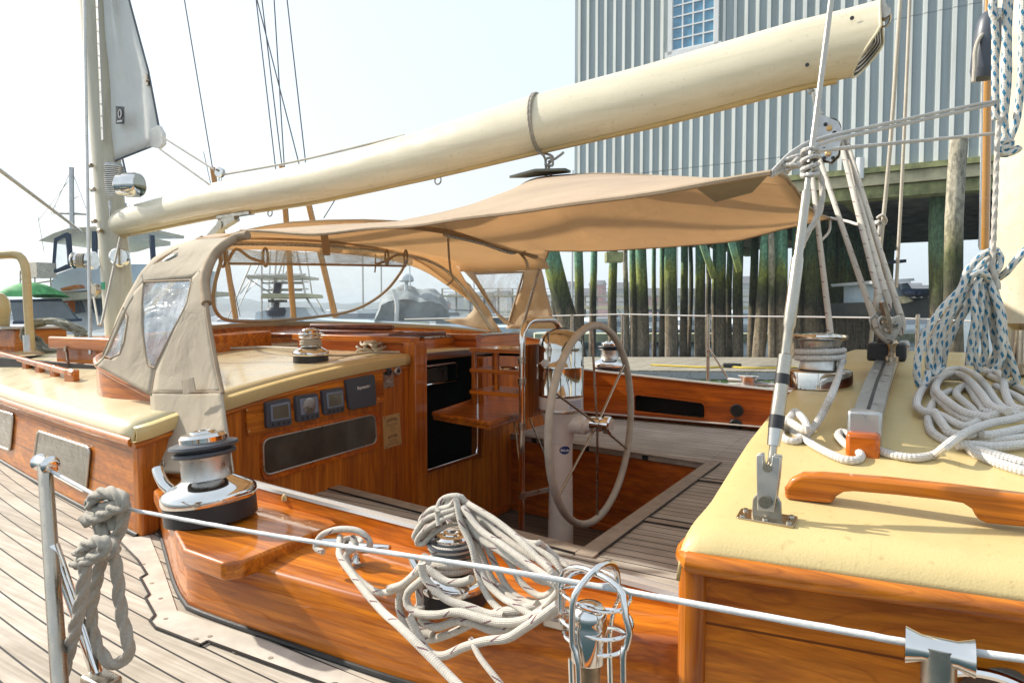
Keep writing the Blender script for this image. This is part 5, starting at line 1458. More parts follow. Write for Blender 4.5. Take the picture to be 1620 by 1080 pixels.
# --- coil over the small winch
C3 = lambda pts: cv(pts, 620, 770, 3.725)
def atY(pts, y0, y1=None):
    n = len(pts)-1
    return [W(px, py, Y=y0+((y1 if y1 is not None else y0)-y0)*i/n) for i, (px, py) in enumerate(pts)]
up_ = []
def loop(front, back, yf, yb):
    a = atY(C3(front), yb, yf); b = atY(C3(back), yf, yb)
    up_.append(a+b)
loop([(380, 80), (410, 220), (470, 350), (510, 520), (570, 650), (650, 730), (760, 775), (880, 720), (960, 640), (980, 590)], [(930, 540), (800, 450), (650, 340), (520, 250), (420, 120)], 1.00, 1.10)
loop([(430, 180), (480, 300), (560, 480), (620, 600), (720, 700), (830, 730), (960, 690), (990, 640)], [(940, 500), (860, 420), (740, 300), (600, 190), (450, 100)], 1.03, 1.12)
loop([(450, 200), (540, 320), (620, 480), (680, 590), (760, 660), (850, 690), (950, 650)], [(985, 560), (900, 460), (720, 340), (600, 250), (470, 140)], 1.05, 1.13)
loop([(470, 170), (600, 330), (700, 450), (760, 560), (870, 640), (950, 610)], [(1000, 540), (960, 440), (860, 370), (700, 280), (560, 180), (440, 90)], 1.07, 1.14)
loop([(440, 230), (520, 370), (580, 520), (640, 600), (700, 650), (800, 700)], [(900, 700), (970, 620), (930, 560), (820, 500), (700, 400), (560, 280), (460, 180)], 1.06, 1.12)
loop([(440, 130), (560, 230), (660, 340), (760, 430), (850, 540), (960, 560)], [(1040, 500), (1020, 460), (950, 400), (880, 340), (780, 320), (640, 230), (520, 140)], 1.10, 1.16)
loop([(400, 150), (450, 290), (500, 420), (560, 560), (650, 650), (720, 690), (840, 760)], [(930, 760), (1000, 690), (990, 600), (900, 540), (780, 470), (640, 380), (520, 300), (430, 170)], 1.02, 1.11)
for pts in ([(280, 225), (270, 150), (290, 80), (350, 55), (410, 60), (440, 110), (430, 150)], [(345, 210), (315, 150), (330, 90), (390, 60), (430, 90)], [(380, 75), (330, 120), (240, 130), (180, 180), (175, 210), (230, 180), (300, 160), (400, 190)],
            [(400, 120), (300, 150), (200, 190), (140, 270), (135, 300), (170, 300), (230, 240), (320, 190)], [(400, 150), (300, 190), (200, 250), (155, 300), (150, 330), (190, 330), (240, 280), (330, 220), (400, 210)],
            [(270, 130), (275, 200), (290, 230)], [(840, 345), (870, 330), (890, 350), (870, 370)]):
    up_.append(atY(C3(pts), 1.10, 1.13))
coil = rope(up_, 'rope_coil', 'rope', .0064, 'big grey white coil of rope hung over the near small winch')
low = []
for pts, y0, y1 in (([(200, 400), (160, 480), (60, 600), (45, 720), (110, 850), (220, 895), (350, 860), (480, 800), (620, 740), (760, 720), (860, 690)], 1.08, 1.03),
            ([(175, 450), (190, 530), (250, 600), (330, 665), (450, 705), (560, 745), (660, 760)], 1.03, 1.03),
            ([(210, 520), (150, 570), (95, 620), (90, 690), (150, 742), (260, 752), (380, 735), (500, 765), (620, 795), (760, 790), (900, 730)], 1.05, 1.0),
            ([(170, 700), (175, 780), (260, 825), (380, 790), (480, 800), (600, 845), (740, 820), (880, 750)], 1.04, 1.02),
            ([(100, 760), (180, 920), (230, 980), (310, 992), (430, 940), (560, 905), (680, 890), (780, 830), (900, 750), (980, 690)], 1.0, .99),
            ([(190, 480), (160, 600), (165, 690), (115, 770), (170, 840), (240, 870)], 1.06, 1.05),
            ([(-20, 600), (60, 575), (130, 520), (190, 470), (260, 520), (330, 560), (420, 560), (470, 540)], 1.06, 1.05)):
    low.append(atY(C3(pts), y0, y1))
cwc = cw
for k, z in enumerate((.070, .082, .113)):
    low.append([cwc+Vector((.045*math.cos(a), .045*math.sin(a), z+.001*a)) for a in [i*math.pi/8 for i in range(17)]])
rope(low, 'rope_coil', 'rope', .0080, 'thick loose rope loops drooping below the near small winch')
# --- rope on the cleat
C6 = lambda pts: cv(pts, 400, 680, 2.7)
r1 = atY(C6([(372, 455), (370, 500), (372, 540), (420, 610), (480, 690), (560, 780), (640, 850), (870, 1080), (1000, 1215)]), 1.14, .80)
r2 = atY(C6([(425, 455), (440, 500), (400, 530), (410, 580), (450, 635), (530, 690), (600, 685), (660, 640), (720, 590), (750, 560)]), 1.14, 1.06)
r3 = atY(C6([(300, 520), (268, 500), (290, 452), (340, 428), (400, 422), (460, 435), (500, 475), (495, 505)]), 1.12, 1.15)
r4 = [co_+Vector((.0+.022*math.sin(a*.5)*0+.02*math.cos(a), .024*math.sin(a), .035+.0025*a)) for a in [i*math.pi/6 for i in range(20)]]
rope([r1, r2, r3, r4], 'mooring_rope', 'rope', .0073, 'rope hitched on the near cleat and running down towards the dock')
rope([atY([(745, 1010), (760, 1040), (795, 1085), (850, 1160)], 1.0, .93)], 'rope_end', 'rope', .0055, 'short rope end dangling below the big coil')
# --- laid rope knotted on the lifeline
C4 = lambda pts: cv(pts, 40, 760, 3.375)
def a4(pts, y=.775, dy=None): 
    P = C4(pts); return [W(px, py, Y=y+(dy[i] if dy else 0)) for i, (px, py) in enumerate(P)]
k1 = a4([(480, 300), (465, 370), (490, 480), (500, 600), (520, 740), (550, 860), (545, 930), (500, 972), (445, 965), (400, 910), (365, 820), (352, 700), (370, 580), (395, 470), (415, 380), (430, 300), (400, 230), (385, 200)])
k2 = a4([(300, 375), (330, 340), (400, 320), (430, 350), (400, 390), (330, 430), (320, 470), (300, 620), (262, 800), (222, 950), (190, 1080), (165, 1180), (150, 1260)], .70)
k3 = a4([(345, 230), (330, 190), (420, 170), (480, 130), (520, 90), (460, 70), (390, 80), (350, 120), (400, 150), (470, 120)], .77)
k4 = a4([(520, 100), (530, 160), (515, 230), (490, 300), (440, 340), (400, 290), (395, 220), (430, 190), (470, 200), (480, 260)], .785)
k5 = a4([(280, 385), (340, 360), (400, 340), (450, 330), (480, 370), (430, 390), (360, 400), (300, 430), (265, 445)], .757)
k6 = a4([(350, 140), (370, 90), (430, 60), (500, 80), (530, 130), (470, 150), (400, 190), (340, 205), (315, 200)], .762)
rope([k1, k2, k3, k4, k5, k6], 'knotted_rope', 'twist', .0112, 'weathered grey three strand rope knotted over the near lifeline', n=18, step=.004, lob=3, pitch=.046, amp=.34)
# --- white rope from the aft winch across the cream roof
C5 = lambda pts: cv(pts, 1120, 560, 5.4)
RW = .0082
def onr(pts, h=0): return [hit(px, py, lambda p: p.z - zaft2(p.x, p.y) - RW - h, .4) for px, py in pts]
Dw = (aw-CAMLOC).dot(fw)
def lift(px, py, D): return W(px, py, D=D)
wt = []
hA = aw
for k in range(2):
    wt.append([aw+Vector((.062*math.cos(a), .062*math.sin(a), .075+k*.018+.0024*a)) for a in [i*math.pi/8 for i in range(17)]])
PA = [lift(1332, 566, Dw-.05), lift(1328, 590, Dw-.10)] + onr([(1318, 618)], .075) + onr([(1303, 650)], .035) + onr([(1290, 672)], .010) + onr([(1279, 684)], .0)
PB = onr(C5([(870, 680)])) 
PA += onr(C5([(800, 725), (720, 745), (650, 720), (625, 660), (650, 590)]), 0) 
PA += onr(C5([(700, 540), (745, 490)]), .02) + onr(C5([(820, 560), (850, 640), (800, 640), (700, 580), (640, 570)]), .03)
PA += onr(C5([(700, 640), (800, 700), (900, 775), (1050, 855), (1180, 905), (1270, 905), (1310, 870), (1270, 820), (1180, 770), (1115, 700), (1140, 665), (1210, 690), (1320, 760), (1450, 820), (1620, 870)]), .002)
PA += onr([(1450, 724), (1478, 719)], .003)
C7 = lambda pts: cv(pts, 1420, 560, 5.145)
PA += onr(C7([(380, 760), (470, 690), (600, 615), (760, 560), (900, 535), (1029, 505), (1200, 470)]), .03)
wt.append(PA)
rope(wt, 'sheet_rope', 'ropew', RW, 'thick white rope wound on the aft cabin winch and trailing over the cream roof', step=.008)
pile = []
for pts, h in (([(880, 470), (700, 520), (550, 590), (350, 500), (200, 460), (155, 410), (180, 320), (260, 220), (380, 140), (500, 120), (620, 160), (720, 260), (800, 380), (880, 450), (1000, 470)], .012),
               ([(760, 520), (560, 480), (430, 400), (345, 330), (310, 280), (340, 200), (430, 160), (520, 170), (600, 230), (680, 320), (760, 420), (900, 470)], .022),
               ([(700, 560), (560, 540), (450, 470), (350, 380), (300, 330), (310, 250), (380, 190), (450, 190), (540, 200), (620, 260)], .008),
               ([(800, 520), (660, 500), (600, 440), (530, 380), (480, 330), (500, 280), (560, 260), (610, 310), (640, 370), (690, 430), (700, 480)], .006),
               ([(640, 130), (720, 140), (820, 150), (860, 220), (880, 320), (930, 420), (1030, 460)], .016),
               ([(700, 150), (780, 190), (870, 230), (960, 260), (1060, 310), (1150, 350)], .004), ([(800, 260), (900, 310), (980, 350), (1060, 400), (1160, 430)], .010),
               ([(420, 720), (340, 680), (270, 620), (250, 520), (270, 430), (330, 350), (430, 300)], .0),
               ([(300, 470), (360, 560), (430, 640), (560, 660), (640, 640), (720, 660), (860, 640), (1050, 600), (1200, 590)], .012),
               ([(480, 740), (620, 740), (760, 755), (900, 745), (1050, 730), (1200, 700)], .006), ([(560, 740), (620, 800), (700, 840), (850, 900), (1050, 960), (1200, 980)], .0),
               ([(640, 780), (750, 810), (900, 850), (1050, 890), (1200, 900)], .006), ([(700, 470), (850, 485), (1029, 500), (1200, 520)], .012), ([(560, 640), (700, 700), (860, 700), (1040, 680), (1200, 660)], .0)):
    pile.append(onr(C7(pts), h+.001))
rope(pile, 'rope_pile', 'ropew', .0092, 'heap of thick white rope loops flaked on the cream roof by the mizzen mast', step=.008)
# --- blue flecked coil hanging on the mizzen mast
CBl = lambda pts: cv(pts, 1430, 380, 3.857)
bl = []
for k, pts in enumerate(([(560, 60), (480, 90), (385, 190), (350, 290), (220, 430), (120, 600), (80, 760), (90, 880), (130, 870), (150, 800)],
            [(570, 80), (520, 110), (430, 210), (310, 400), (190, 580), (150, 740), (180, 810), (230, 770)],
            [(560, 100), (500, 170), (400, 300), (290, 450), (220, 620), (200, 760), (150, 820)],
            [(540, 120), (440, 260), (390, 400), (310, 540), (250, 680), (235, 770)],
            [(520, 140), (455, 240), (425, 350), (435, 480), (410, 620), (395, 760)],
            [(530, 130), (480, 250), (470, 400), (450, 550), (430, 700), (460, 790)],
            [(540, 140), (490, 270), (505, 420), (490, 560), (495, 700), (450, 780)],
            [(550, 160), (515, 290), (545, 400), (545, 560), (565, 680), (510, 775)],
            [(550, 180), (540, 300), (580, 420), (590, 560), (600, 700), (560, 780)],
            [(550, 190), (560, 320), (600, 450), (612, 600), (650, 720), (690, 850), (660, 870)],
            [(540, 200), (550, 340), (590, 500), (600, 640), (620, 760), (620, 830)],
            [(400, 330), (380, 270), (420, 220), (480, 230), (510, 290), (470, 330), (410, 320)],
            [(420, 300), (400, 240), (440, 200), (500, 210), (520, 260)],
            [(560, 60), (590, 110), (570, 180), (520, 220), (470, 200)],
            [(580, 230), (630, 190), (670, 140), (733, 70), (790, 20)])):
    P = CBl(pts); D = 1.80+.02*(k % 4)
    bl.append([W(px, py, D=D-.03*math.sin(math.pi*i/(len(P)-1))) for i, (px, py) in enumerate(P)])
rope(bl, 'halyard_coil', 'ropeblue', .0092, 'white rope coil with blue flecks hanging from the mizzen mast', step=.012)
CU = lambda pts: cv(pts, 1530, 0, 3.857)
bu = []
for pts, D in (([(150, -60), (160, 60), (172, 200), (172, 400), (172, 560), (175, 730)], 1.86), ([(240, -60), (238, 80), (236, 300), (232, 500), (226, 700), (235, 850)], 1.80), ([(262, -40), (250, 200), (250, 450), (235, 640), (215, 780), (225, 860)], 1.84),
               ([(345, -60), (340, 200), (335, 400), (320, 600), (300, 740), (260, 850)], 1.82), ([(200, 60), (170, 120), (150, 40), (170, -30)], 1.80), ([(190, 880), (230, 860), (270, 870), (250, 900), (200, 905), (190, 930), (240, 940), (300, 915), (315, 900)], 1.80)):
    bu.append([W(px, py, D=D) for px, py in CU(pts)])
rope(bu, 'halyard_ropes', 'ropeblue', .0095, 'blue flecked ropes running down the mizzen mast above a knot', step=.012)
rope([[W(px, py, D=1.78) for px, py in ((1588, 180), (1580, 200), (1577, 250), (1574, 330), (1571, 400), (1570, 425), (1578, 448), (1580, 458))]], 'light_line', 'twistw', .0062, 'thin white laid line hanging beside the mizzen mast', n=14, step=.004, lob=3, pitch=.03, amp=.22)
mb = MB(); c = W(1561, 72, D=2.1); Mx = Matrix.Translation(c) @ Matrix.Rotation(.08, 4, 'Y'); prof = []
mb.lathe([(.006, -.105), (.03, -.10), (.036, -.075), (.036, -.07), (.037, -.04), (.037, .03), (.033, .07), (.022, .095), (.008, .105)], Mx, 28)
bk = mb.build('hanging_block', M['slate']); tag(bk, 'grey rounded rope block hanging beside the mizzen mast', 'rope block')
rope([[W(px, py, D=2.08) for px, py in ((1564, 48), (1550, 60), (1543, 80), (1542, 105), (1540, 130))]], 'light_line', 'ropethin', .006, 'short white line looped from the grey block by the mizzen')
# --- lashings of the awning
lashs = []
lashs.append([CORN, W(1262, 246, D=1.31), W(1310, 224, D=1.42), W(1400, 203, D=1.6), W(1576, 164, D=1.86)])
lashs.append([CORN, W(1255, 240, D=1.30), W(1300, 219, D=1.42), W(1400, 196, D=1.6), W(1577, 160, D=1.86), W(1586, 172, D=1.86), W(1590, 190, D=1.86)])
lashs.append([CORN+Vector((0, 0, -.005)), W(1265, 258, D=1.31), W(1292, 240, D=1.36), W(1400, 228, D=1.6), W(1574, 211, D=1.86), W(1586, 205, D=1.86)])
rp = rodpt(258)
for k in range(4):
    z = -.02+.013*k
    lashs.append([rp+Vector((.013*math.cos(a), .013*math.sin(a), z+.004*math.sin(a+k))) for a in [i*math.pi/6 for i in range(14)]])
for a_, b_ in (((1236, 262), (1278, 268)), ((1240, 270), (1290, 262)), ((1238, 255), (1285, 246)), ((1244, 274), (1275, 240))):
    lashs.append([W(*a_, D=1.29), W((a_[0]+b_[0])/2, (a_[1]+b_[1])/2-4, D=1.27), W(*b_, D=1.27)])
rope(lashs, 'lashing_line', 'ropew', .0042, 'white line lashing the awning corner to the near shroud and across to the mizzen mast', step=.008, n=8)
rope([[W(px, py, D=1.29) for px, py in ((1280, 262), (1296, 275), (1301, 300), (1298, 330), (1288, 352), (1276, 372), (1268, 392))]], 'lashing_tail', 'twistw', .0052, 'laid white rope tail hanging below the awning lashing', n=14, step=.004, lob=3, pitch=.028, amp=.22)
rope([[CORS, W(1340, 350, D=3.4), W(1360, 355, D=3.1), W(1392, 350, D=3.0)], [CORS, W(1312, 365, D=3.6), W(1300, 380, D=3.5)],
      [W(1388, 345, D=3.0), W(1396, 340, D=2.98), W(1402, 350, D=3.0), W(1394, 358, D=3.02), W(1386, 352, D=3.0)], [W(1392, 356, D=3.0), W(1390, 372, D=3.0)]], 'corner_line', 'ropew', .007, 'short white line from the far awning corner to the running stay', step=.012)
# tie round the boom
tb_ = (W(850, 195, Y=CY)-BP[0]).dot(ax)/L_; cb = bcen(tb_); rb = brad(tb_)
ringp = [cb + ux*(rb+.004)*math.cos(a) + sx*(rb*.74+.004)*math.sin(a) + ax*.01*math.sin(a) for a in [i*2*math.pi/36 for i in range(37)]]
ringq = [p+ax*.012 for p in ringp]
tie = TIE
rope([ringp, ringq, [cb-ux*rb+sx*.03, W(862, 250, Y=CY), TIE], [cb-ux*rb-sx*.03, W(874, 248, Y=CY), W(868, 262, Y=CY), TIE+Vector((.03, 0, 0))], [W(868, 256, Y=CY), W(880, 250, Y=CY-.03), W(892, 241, Y=CY-.03)], [W(862, 252, Y=CY-.02), W(872, 250, Y=CY-.02), W(874, 262, Y=CY-.02), W(862, 260, Y=CY-.02)]], 'boom_tie', 'twist', .0065, 'grey rope tied round the boom and knotted above the awning', n=12, lob=3, pitch=.03, amp=.2, step=.006)
# outhaul lines at the left of the boom
mb = MB()
rope([[W(257, 217, Y=CY-.05), W(338, 268, Y=CY-.05)], [W(253, 236, Y=CY-.05), W(337, 296, Y=CY-.05)], [W(350, 277, Y=CY), W(470, 255, Y=CY), W(640, 214, Y=CY)]], 'outhaul_line', 'ropethin', .0075, 'line from the sail clew through a block and along the top of the boom', step=.05, n=8)
mb = MB(); c = W(348, 273, Y=CY); mb.lathe([(.03, -.018), (.036, -.012), (.036, .012), (.03, .018)], frameM(c, (.3, -1, 0)), 20); mb.tube([c+Vector((.014*math.cos(a), 0, -.05+.02*math.sin(a))) for a in [i*2*math.pi/14 for i in range(14)]], .005, 6, closed=True, caps=False)
bo = mb.build('outhaul_block', M['chrome']); tag(bo, 'small chrome rope block standing on the forward end of the boom', 'rope block')
# --- mainsheet tackle
tbk = empty('mainsheet_block', W(1309, 215, Y=CY), 'perforated grey steel block hanging under the aft end of the boom', 'rope block')
mb = MB(); pl_ = [W(*q, Y=CY-.03) for q in ((1289, 190), (1298, 180), (1312, 186), (1326, 192), (1331, 204), (1331, 222), (1326, 245), (1314, 257), (1302, 252), (1292, 240), (1287, 215))]; mb.prism(pl_, (.0, .006, 0)); mb.prism([p+Vector((0, .055, 0)) for p in pl_], (0, .006, 0)); mb.build('cheek_plate', M['alu'], tbk, bevel=.002)
for q in ((1312, 203), (1310, 243), (1300, 222)):
    mb = MB(); mb.lathe([(.010, -.02), (.012, .006), (.007, .01)], frameM(W(*q, Y=CY-.03), (0, -1, 0)), 14); mb.build('axle', M['brass'], tbk)
for q in ((1306, 197), (1320, 210), (1304, 236), (1318, 250), (1304, 250), (1322, 236)):
    mb = MB(); mb.lathe([(.008, 0), (.008, .002)], frameM(W(*q, Y=CY-.031), (0, -1, 0)), 12); mb.build('lightening_hole', M['black'], tbk)
for q in ((1312, 205), (1310, 240)):
    mb = MB(); mb.lathe([(.04, -.014), (.045, -.01), (.038, 0), (.045, .01), (.04, .014)], frameM(W(*q, Y=CY), (0, -1, 0)), 28); mb.build('sheave', M['black'], tbk)
mb = MB(); mb.tube(spline([W(1278, 138, Y=CY), W(1282, 148, Y=CY), W(1288, 142, Y=CY)], .01), .006, 8); mb.tube([W(1286, 146, Y=CY), W(1290, 165, Y=CY)], .008, 8); mb.tube([W(1290, 164, Y=CY), W(1299, 182, Y=CY)], .009, 8); mb.build('shackle', M['steel'], tbk)
D_lo = 2.05
low_b = empty('traveller_block', W(1410, 505, D=D_lo), 'twin plated grey block at the foot of the mainsheet on the traveller car', 'rope block')
for k, qs in enumerate((((1389, 505), (1400, 495), (1412, 510), (1414, 535), (1408, 538), (1392, 520)), ((1412, 502), (1424, 498), (1427, 512), (1424, 524), (1413, 542), (1408, 535)))):
    mb = MB(); P = [W(*q, D=D_lo-.02) for q in qs]; mb.prism(P, fh*.006); mb.build('cheek_plate', M['satin'], low_b, bevel=.002)
    mb = MB(); mb.prism([p+fh*.05 for p in P], fh*.006); mb.build('cheek_plate', M['satin'], low_b, bevel=.002)
mb = MB(); mb.bar(W(1396, 478, D=D_lo-.03), W(1406, 515, D=D_lo-.03), .012, .02, fh); mb.bar(W(1403, 495, D=D_lo-.032), W(1409, 528, D=D_lo-.032), .008, .018, fh); mb.build('strap', M['tarn'], low_b)
for q in ((1396, 479), (1398, 510), (1402, 522), (1418, 515)):
    mb = MB(); mb.lathe([(.007, 0), (.006, .004)], frameM(W(*q, D=D_lo-.028), -fh), 12); mb.build('pin', M['chrome'], low_b)
mb = MB(); mb.lathe([(.012, -.05), (.02, -.045), (.02, -.03), (.012, -.025), (.012, 0), (.018, .01), (.012, .02)], Matrix.Translation(W(1411, 548, D=D_lo)), 20); mb.build('swivel', M['tarn'], low_b)
tackle = []
def fall(a, Da, b, Db): tackle.append([W(*a, D=Da), W((a[0]+b[0])/2, (a[1]+b[1])/2+2, D=(Da+Db)/2), W(*b, D=Db)])
fall((1296, 250), 2.85, (1388, 520), 2.05); fall((1330, 225), 2.85, (1391, 468), 2.06); fall((1335, 228), 2.9, (1400, 462), 2.07); fall((1339, 222), 2.85, (1425, 500), 2.05)
fall((1284, 270), 2.85, (1316, 545), 2.05)
tackle.append([W(1391, 468, D=2.06), W(1388, 478, D=2.05), W(1391, 490, D=2.05), W(1397, 493, D=2.05)]); tackle.append([W(1400, 462, D=2.06), W(1405, 478, D=2.05), W(1404, 490, D=2.05), W(1398, 493, D=2.05)])
tackle.append([W(1388, 520, D=2.05), W(1396, 532, D=2.04), W(1406, 540, D=2.04)]); tackle.append([W(1425, 500, D=2.05), W(1428, 515, D=2.04), W(1422, 530, D=2.04)])
rope(tackle, 'mainsheet', 'rope', .0098, 'parallel mainsheet ropes between the boom block and the traveller', step=.014)
# running stays
rope([[W(1427, -40, D=3.0), W(1409, 222, D=3.0), W(1392, 400, D=3.0), W(1376, 560, D=3.0)]], 'running_stay', 'ropethin', .0085, 'left of the two thin ropes rising behind the mainsheet', 'thin ropes behind the mainsheet', step=.02, n=8)
rope([[W(1441, -40, D=3.2), W(1430, 222, D=3.2), W(1418, 455, D=3.2)]], 'running_stay', 'ropethin', .0075, 'right of the two thin ropes rising behind the mainsheet', 'thin ropes behind the mainsheet', step=.02, n=8)
# small line over the cabin top winch, and its loose hank
zc_ = on_top(597, 558)
def ont(px, py, h): return hit(px, py, lambda p: p.z - ztop(p.x, p.y) - h, 1.0)
L1 = [ont(361, 551, .02), ont(420, 549, .02), ont(472, 551, .035)]
wr_ = [hw+Vector((.048*math.cos(a), .048*math.sin(a), .083+.0020*a)) for a in [i*math.pi/6 for i in range(26)]]
L2 = [ont(508, 562, .035), ont(548, 562, .012), ont(590, 557, .012), ont(632, 557, .015)]
hank = []
rr_ = random.Random(3)
for k in range(9):
    c = zc_+Vector((rr_.uniform(-.05, .05), rr_.uniform(-.05, .05), .01+.006*k)); a0 = rr_.uniform(0, 3); 
    hank.append([c+Vector((.10*math.cos(a)*math.cos(a0)-.035*math.sin(a)*math.sin(a0), .10*math.cos(a)*math.sin(a0)+.035*math.sin(a)*math.cos(a0), .012*math.sin(a*2+k))) for a in [i*math.pi/6 for i in range(13)]])
rope([L1, wr_, L2]+hank, 'control_line', 'ropethin', .0065, 'tan line crossing the cabin top winch under the canvas to a tangled hank', step=.01, n=8)
# coil by the pipe rail
cc_ = on_top(88, 557); hk = []
for k in range(16):
    a0 = rr_.uniform(-.3, .3); s = rr_.uniform(.7, 1.0)
    hk.append([cc_+rt*(.21*s*math.cos(a)+rr_.uniform(-.02, .02))+Vector((0, 0, .11+.12*s*math.sin(a)+.03*math.cos(a)*1.3*0))+rt*(-.05*math.sin(a))+fh*(rr_.uniform(-.06, .06)) for a in [i*math.pi/7+a0 for i in range(15)]])
rope(hk, 'rope_coil', 'ropegreen', .0095, 'greenish grey coil of rope on the cream cabin top at the left', step=.02, n=8)
# grey line coiled round the low far winch
gw = []
for k in range(5):
    gw.append([sw2+Vector((.25*math.cos(a)+.02*k, .12*math.sin(a)+.03*k, -.0+.02*k+.03*math.sin(a+k))) for a in [i*math.pi/8 for i in range(17)]])
rope(gw, 'rope_coil', 'ropegrey', .011, 'grey rope coiled round the low winch on the far coaming', step=.02, n=8)

# ---------------------------------------------------------------- traveller on the aft cabin top
ta, tb2 = on_aft(1385, 700), W(1441, 538, Y=3.9)
ya, yb = 1.66, 4.55
xt = -.10
mb = MB(); pts = [V(xt, y, zaft2(xt, y)+.045) for y in [1.60+i*.16 for i in range(19)]]
for a, b in zip(pts, pts[1:]): mb.bar(a, b, .055, .022)
tr_ = part(mb, 'traveller_track', M['alu'], 'steel mainsheet track across the aft cabin top')
mb = MB()
for a, b in zip(pts, pts[1:]): mb.bar(a+Vector((0, 0, .012)), b+Vector((0, 0, .012)), .007, .003)
mb.build('track_groove', M['black'], tr_)
mb = MB(); yy = [1.54+i*.16 for i in range(20)]
for y0, y1 in zip(yy, yy[1:]): mb.hexa([V(xt-.022, y0, zaft2(xt, y0)-.01), V(xt+.022, y0, zaft2(xt, y0)-.01), V(xt+.022, y1, zaft2(xt, y1)-.01), V(xt-.022, y1, zaft2(xt, y1)-.01)],
                                       [V(xt-.022, y0, zaft2(xt, y0)+.033), V(xt+.022, y0, zaft2(xt, y0)+.033), V(xt+.022, y1, zaft2(xt, y1)+.033), V(xt-.022, y1, zaft2(xt, y1)+.033)])
mb.build('track_bed', M['wdark'], tr_)
e1_ = V(xt, 1.545, zaft2(xt, 1.545))
mb = MB(); mb.box(e1_+Vector((0, 0, .035)), (.062, .04, .085)); mb.build('track_end_stop', M['alu'], tr_, bevel=.006)
mb = MB(); mb.box(e1_+Vector((0, -.02, .0)), (.06, .07, .075)); mb.build('end_block', M['wred'], tr_, bevel=.008)
cy_ = 2.42; cp_ = V(xt, cy_, zaft2(xt, cy_)+.075)
mb = MB(); mb.box(cp_, (.105, .12, .055)); mb.lathe([(.03, .02), (.03, .045), (.02, .05)], Matrix.Translation(cp_), 20); mb.build('traveller_car', M['black'], tr_, bevel=.008)
# wooden cockpit-style boxes seen beyond the roof
for q0, q1 in (((1372, 573), (1398, 560)),):
    p = W(1392, 575, Y=5.3); mb = MB(); mb.prism([p+Vector((-.08, 0, -.1)), p+Vector((-.07, 0, .02)), p+Vector((-.03, 0, .06)), p+Vector((.03, 0, .07)), p+Vector((.09, 0, .06)), p+Vector((.09, 0, -.1))], (0, .25, 0)); part(mb, 'stern_locker', M['wy'], bevel=.01)
mb = MB(); mb.box(W(1515, 577, Y=4.9), (.8, .05, .11)); part(mb, 'stern_rail', M['wred'], bevel=.01)

# ---------------------------------------------------------------- standing rigging of the main mast
def wire(a, b, r=.0045, name='shroud', mat='wiredark'):
    mb = MB(); mb.tube([a, b], r, 6); return part(mb, name, M[mat])
M['batten'] = plain('shroud_batten_varnish', (.46, .21, .035), .3, coat=.8)
def shroud_batten(top_px, wire_px, bot_px, y_top, y_bot):
    b = W(*bot_px, Y=y_bot); t = W(*top_px, Y=y_top); mb = MB(); mb.tube([b, t], .032, 12); o = part(mb, 'shroud_batten', M['batten'])
    d = t+(t-b)*.0; mb = MB(); mb.tube([t, W(*wire_px, Y=y_top-.5)], .006, 6); part(mb, 'shroud', M['wiredark'])
shroud_batten((336, 265), (290, -10), (373, 505), 5.0, 5.15)
shroud_batten((446, 263), (413, -10), (465, 508), 5.05, 5.2)
shroud_batten((474, 263), (404, -10), (531, 502), 4.95, 5.2)
for a, b in (((404, -10), (437, 275)), ((433, -10), (450, 268)), ((453, -10), (484, 262))): wire(W(*a, Y=4.6), W(*b, Y=5.0), .006)
wire(W(512, 345, Y=5.0), W(540, 300, Y=5.0), .006); wire(W(525, 498, Y=5.2), W(507, 400, Y=5.1), .008); wire(W(380, 500, Y=5.2), W(322, 240, Y=4.9), .004)
wire(W(133, -30, Y=2.3), W(143, 560, Y=2.0), .009, 'shroud', 'satin')
wire(W(-30, 247, Y=1.6), W(128, 366, Y=3.0), .012, 'inner_stay', 'satin')
wire(W(190, 376, Y=3.05), W(160, 515, Y=2.4), .009, 'runner_line', 'twist'); wire(W(136, 420, Y=3.0), W(152, 470, Y=2.9), .008, 'runner_line', 'twist'); wire(W(148, 470, Y=2.9), W(156, 515, Y=2.6), .008, 'runner_line', 'twist')
wire(W(194, 252, Y=3.1), W(200, 278, Y=3.1), .008)
mb = MB(); mb.lathe([(.04, -.02), (.045, 0), (.04, .02)], frameM(W(152, 458, Y=2.85), (0, -1, 0)), 20); part(mb, 'tackle_block', M['tarn'])
for q, D in (((1396, 560), 3.6),):
    pass
# ================================================================ the harbour around the boat
def slab(px_poly, D, th, name, mat, parent=None, bevel=0, loc=None):
    mb = MB(); mb.prism([W(x, y, D=D) for x, y in px_poly], fh*th); return mb.build(name, mat if not isinstance(mat, str) else M[mat], parent, bevel=bevel, flat=True)
# water
m = N('harbour_water'); o = m.obj()
m.setp(Base_Color=(.02, .045, .05), Roughness=.07); m.b.inputs['IOR'].default_value = 1.33
b = m.n('Bump'); b.inputs['Strength'].default_value = .55; b.inputs['Distance'].default_value = .05
hgt = m.mth('ADD', m.noise(m.mapp(o, (1, 2.2, 1)), 3.0, 5, .6), m.mth('MULTIPLY', m.noise(o, .4, 3), .8)); m.l(hgt, b.inputs['Height']); m.l(b.outputs[0], m.b.inputs['Normal'])
mb = MB(); mb.add([(-1750, -1750, 0), (1750, -1750, 0), (1750, 1750, 0), (-1750, 1750, 0)], [(0, 1, 2, 3)])
wt_ = mb.build('harbour_water', m.m, loc=(0, 0, 0)); tag(wt_, 'calm harbour water', kind='structure')
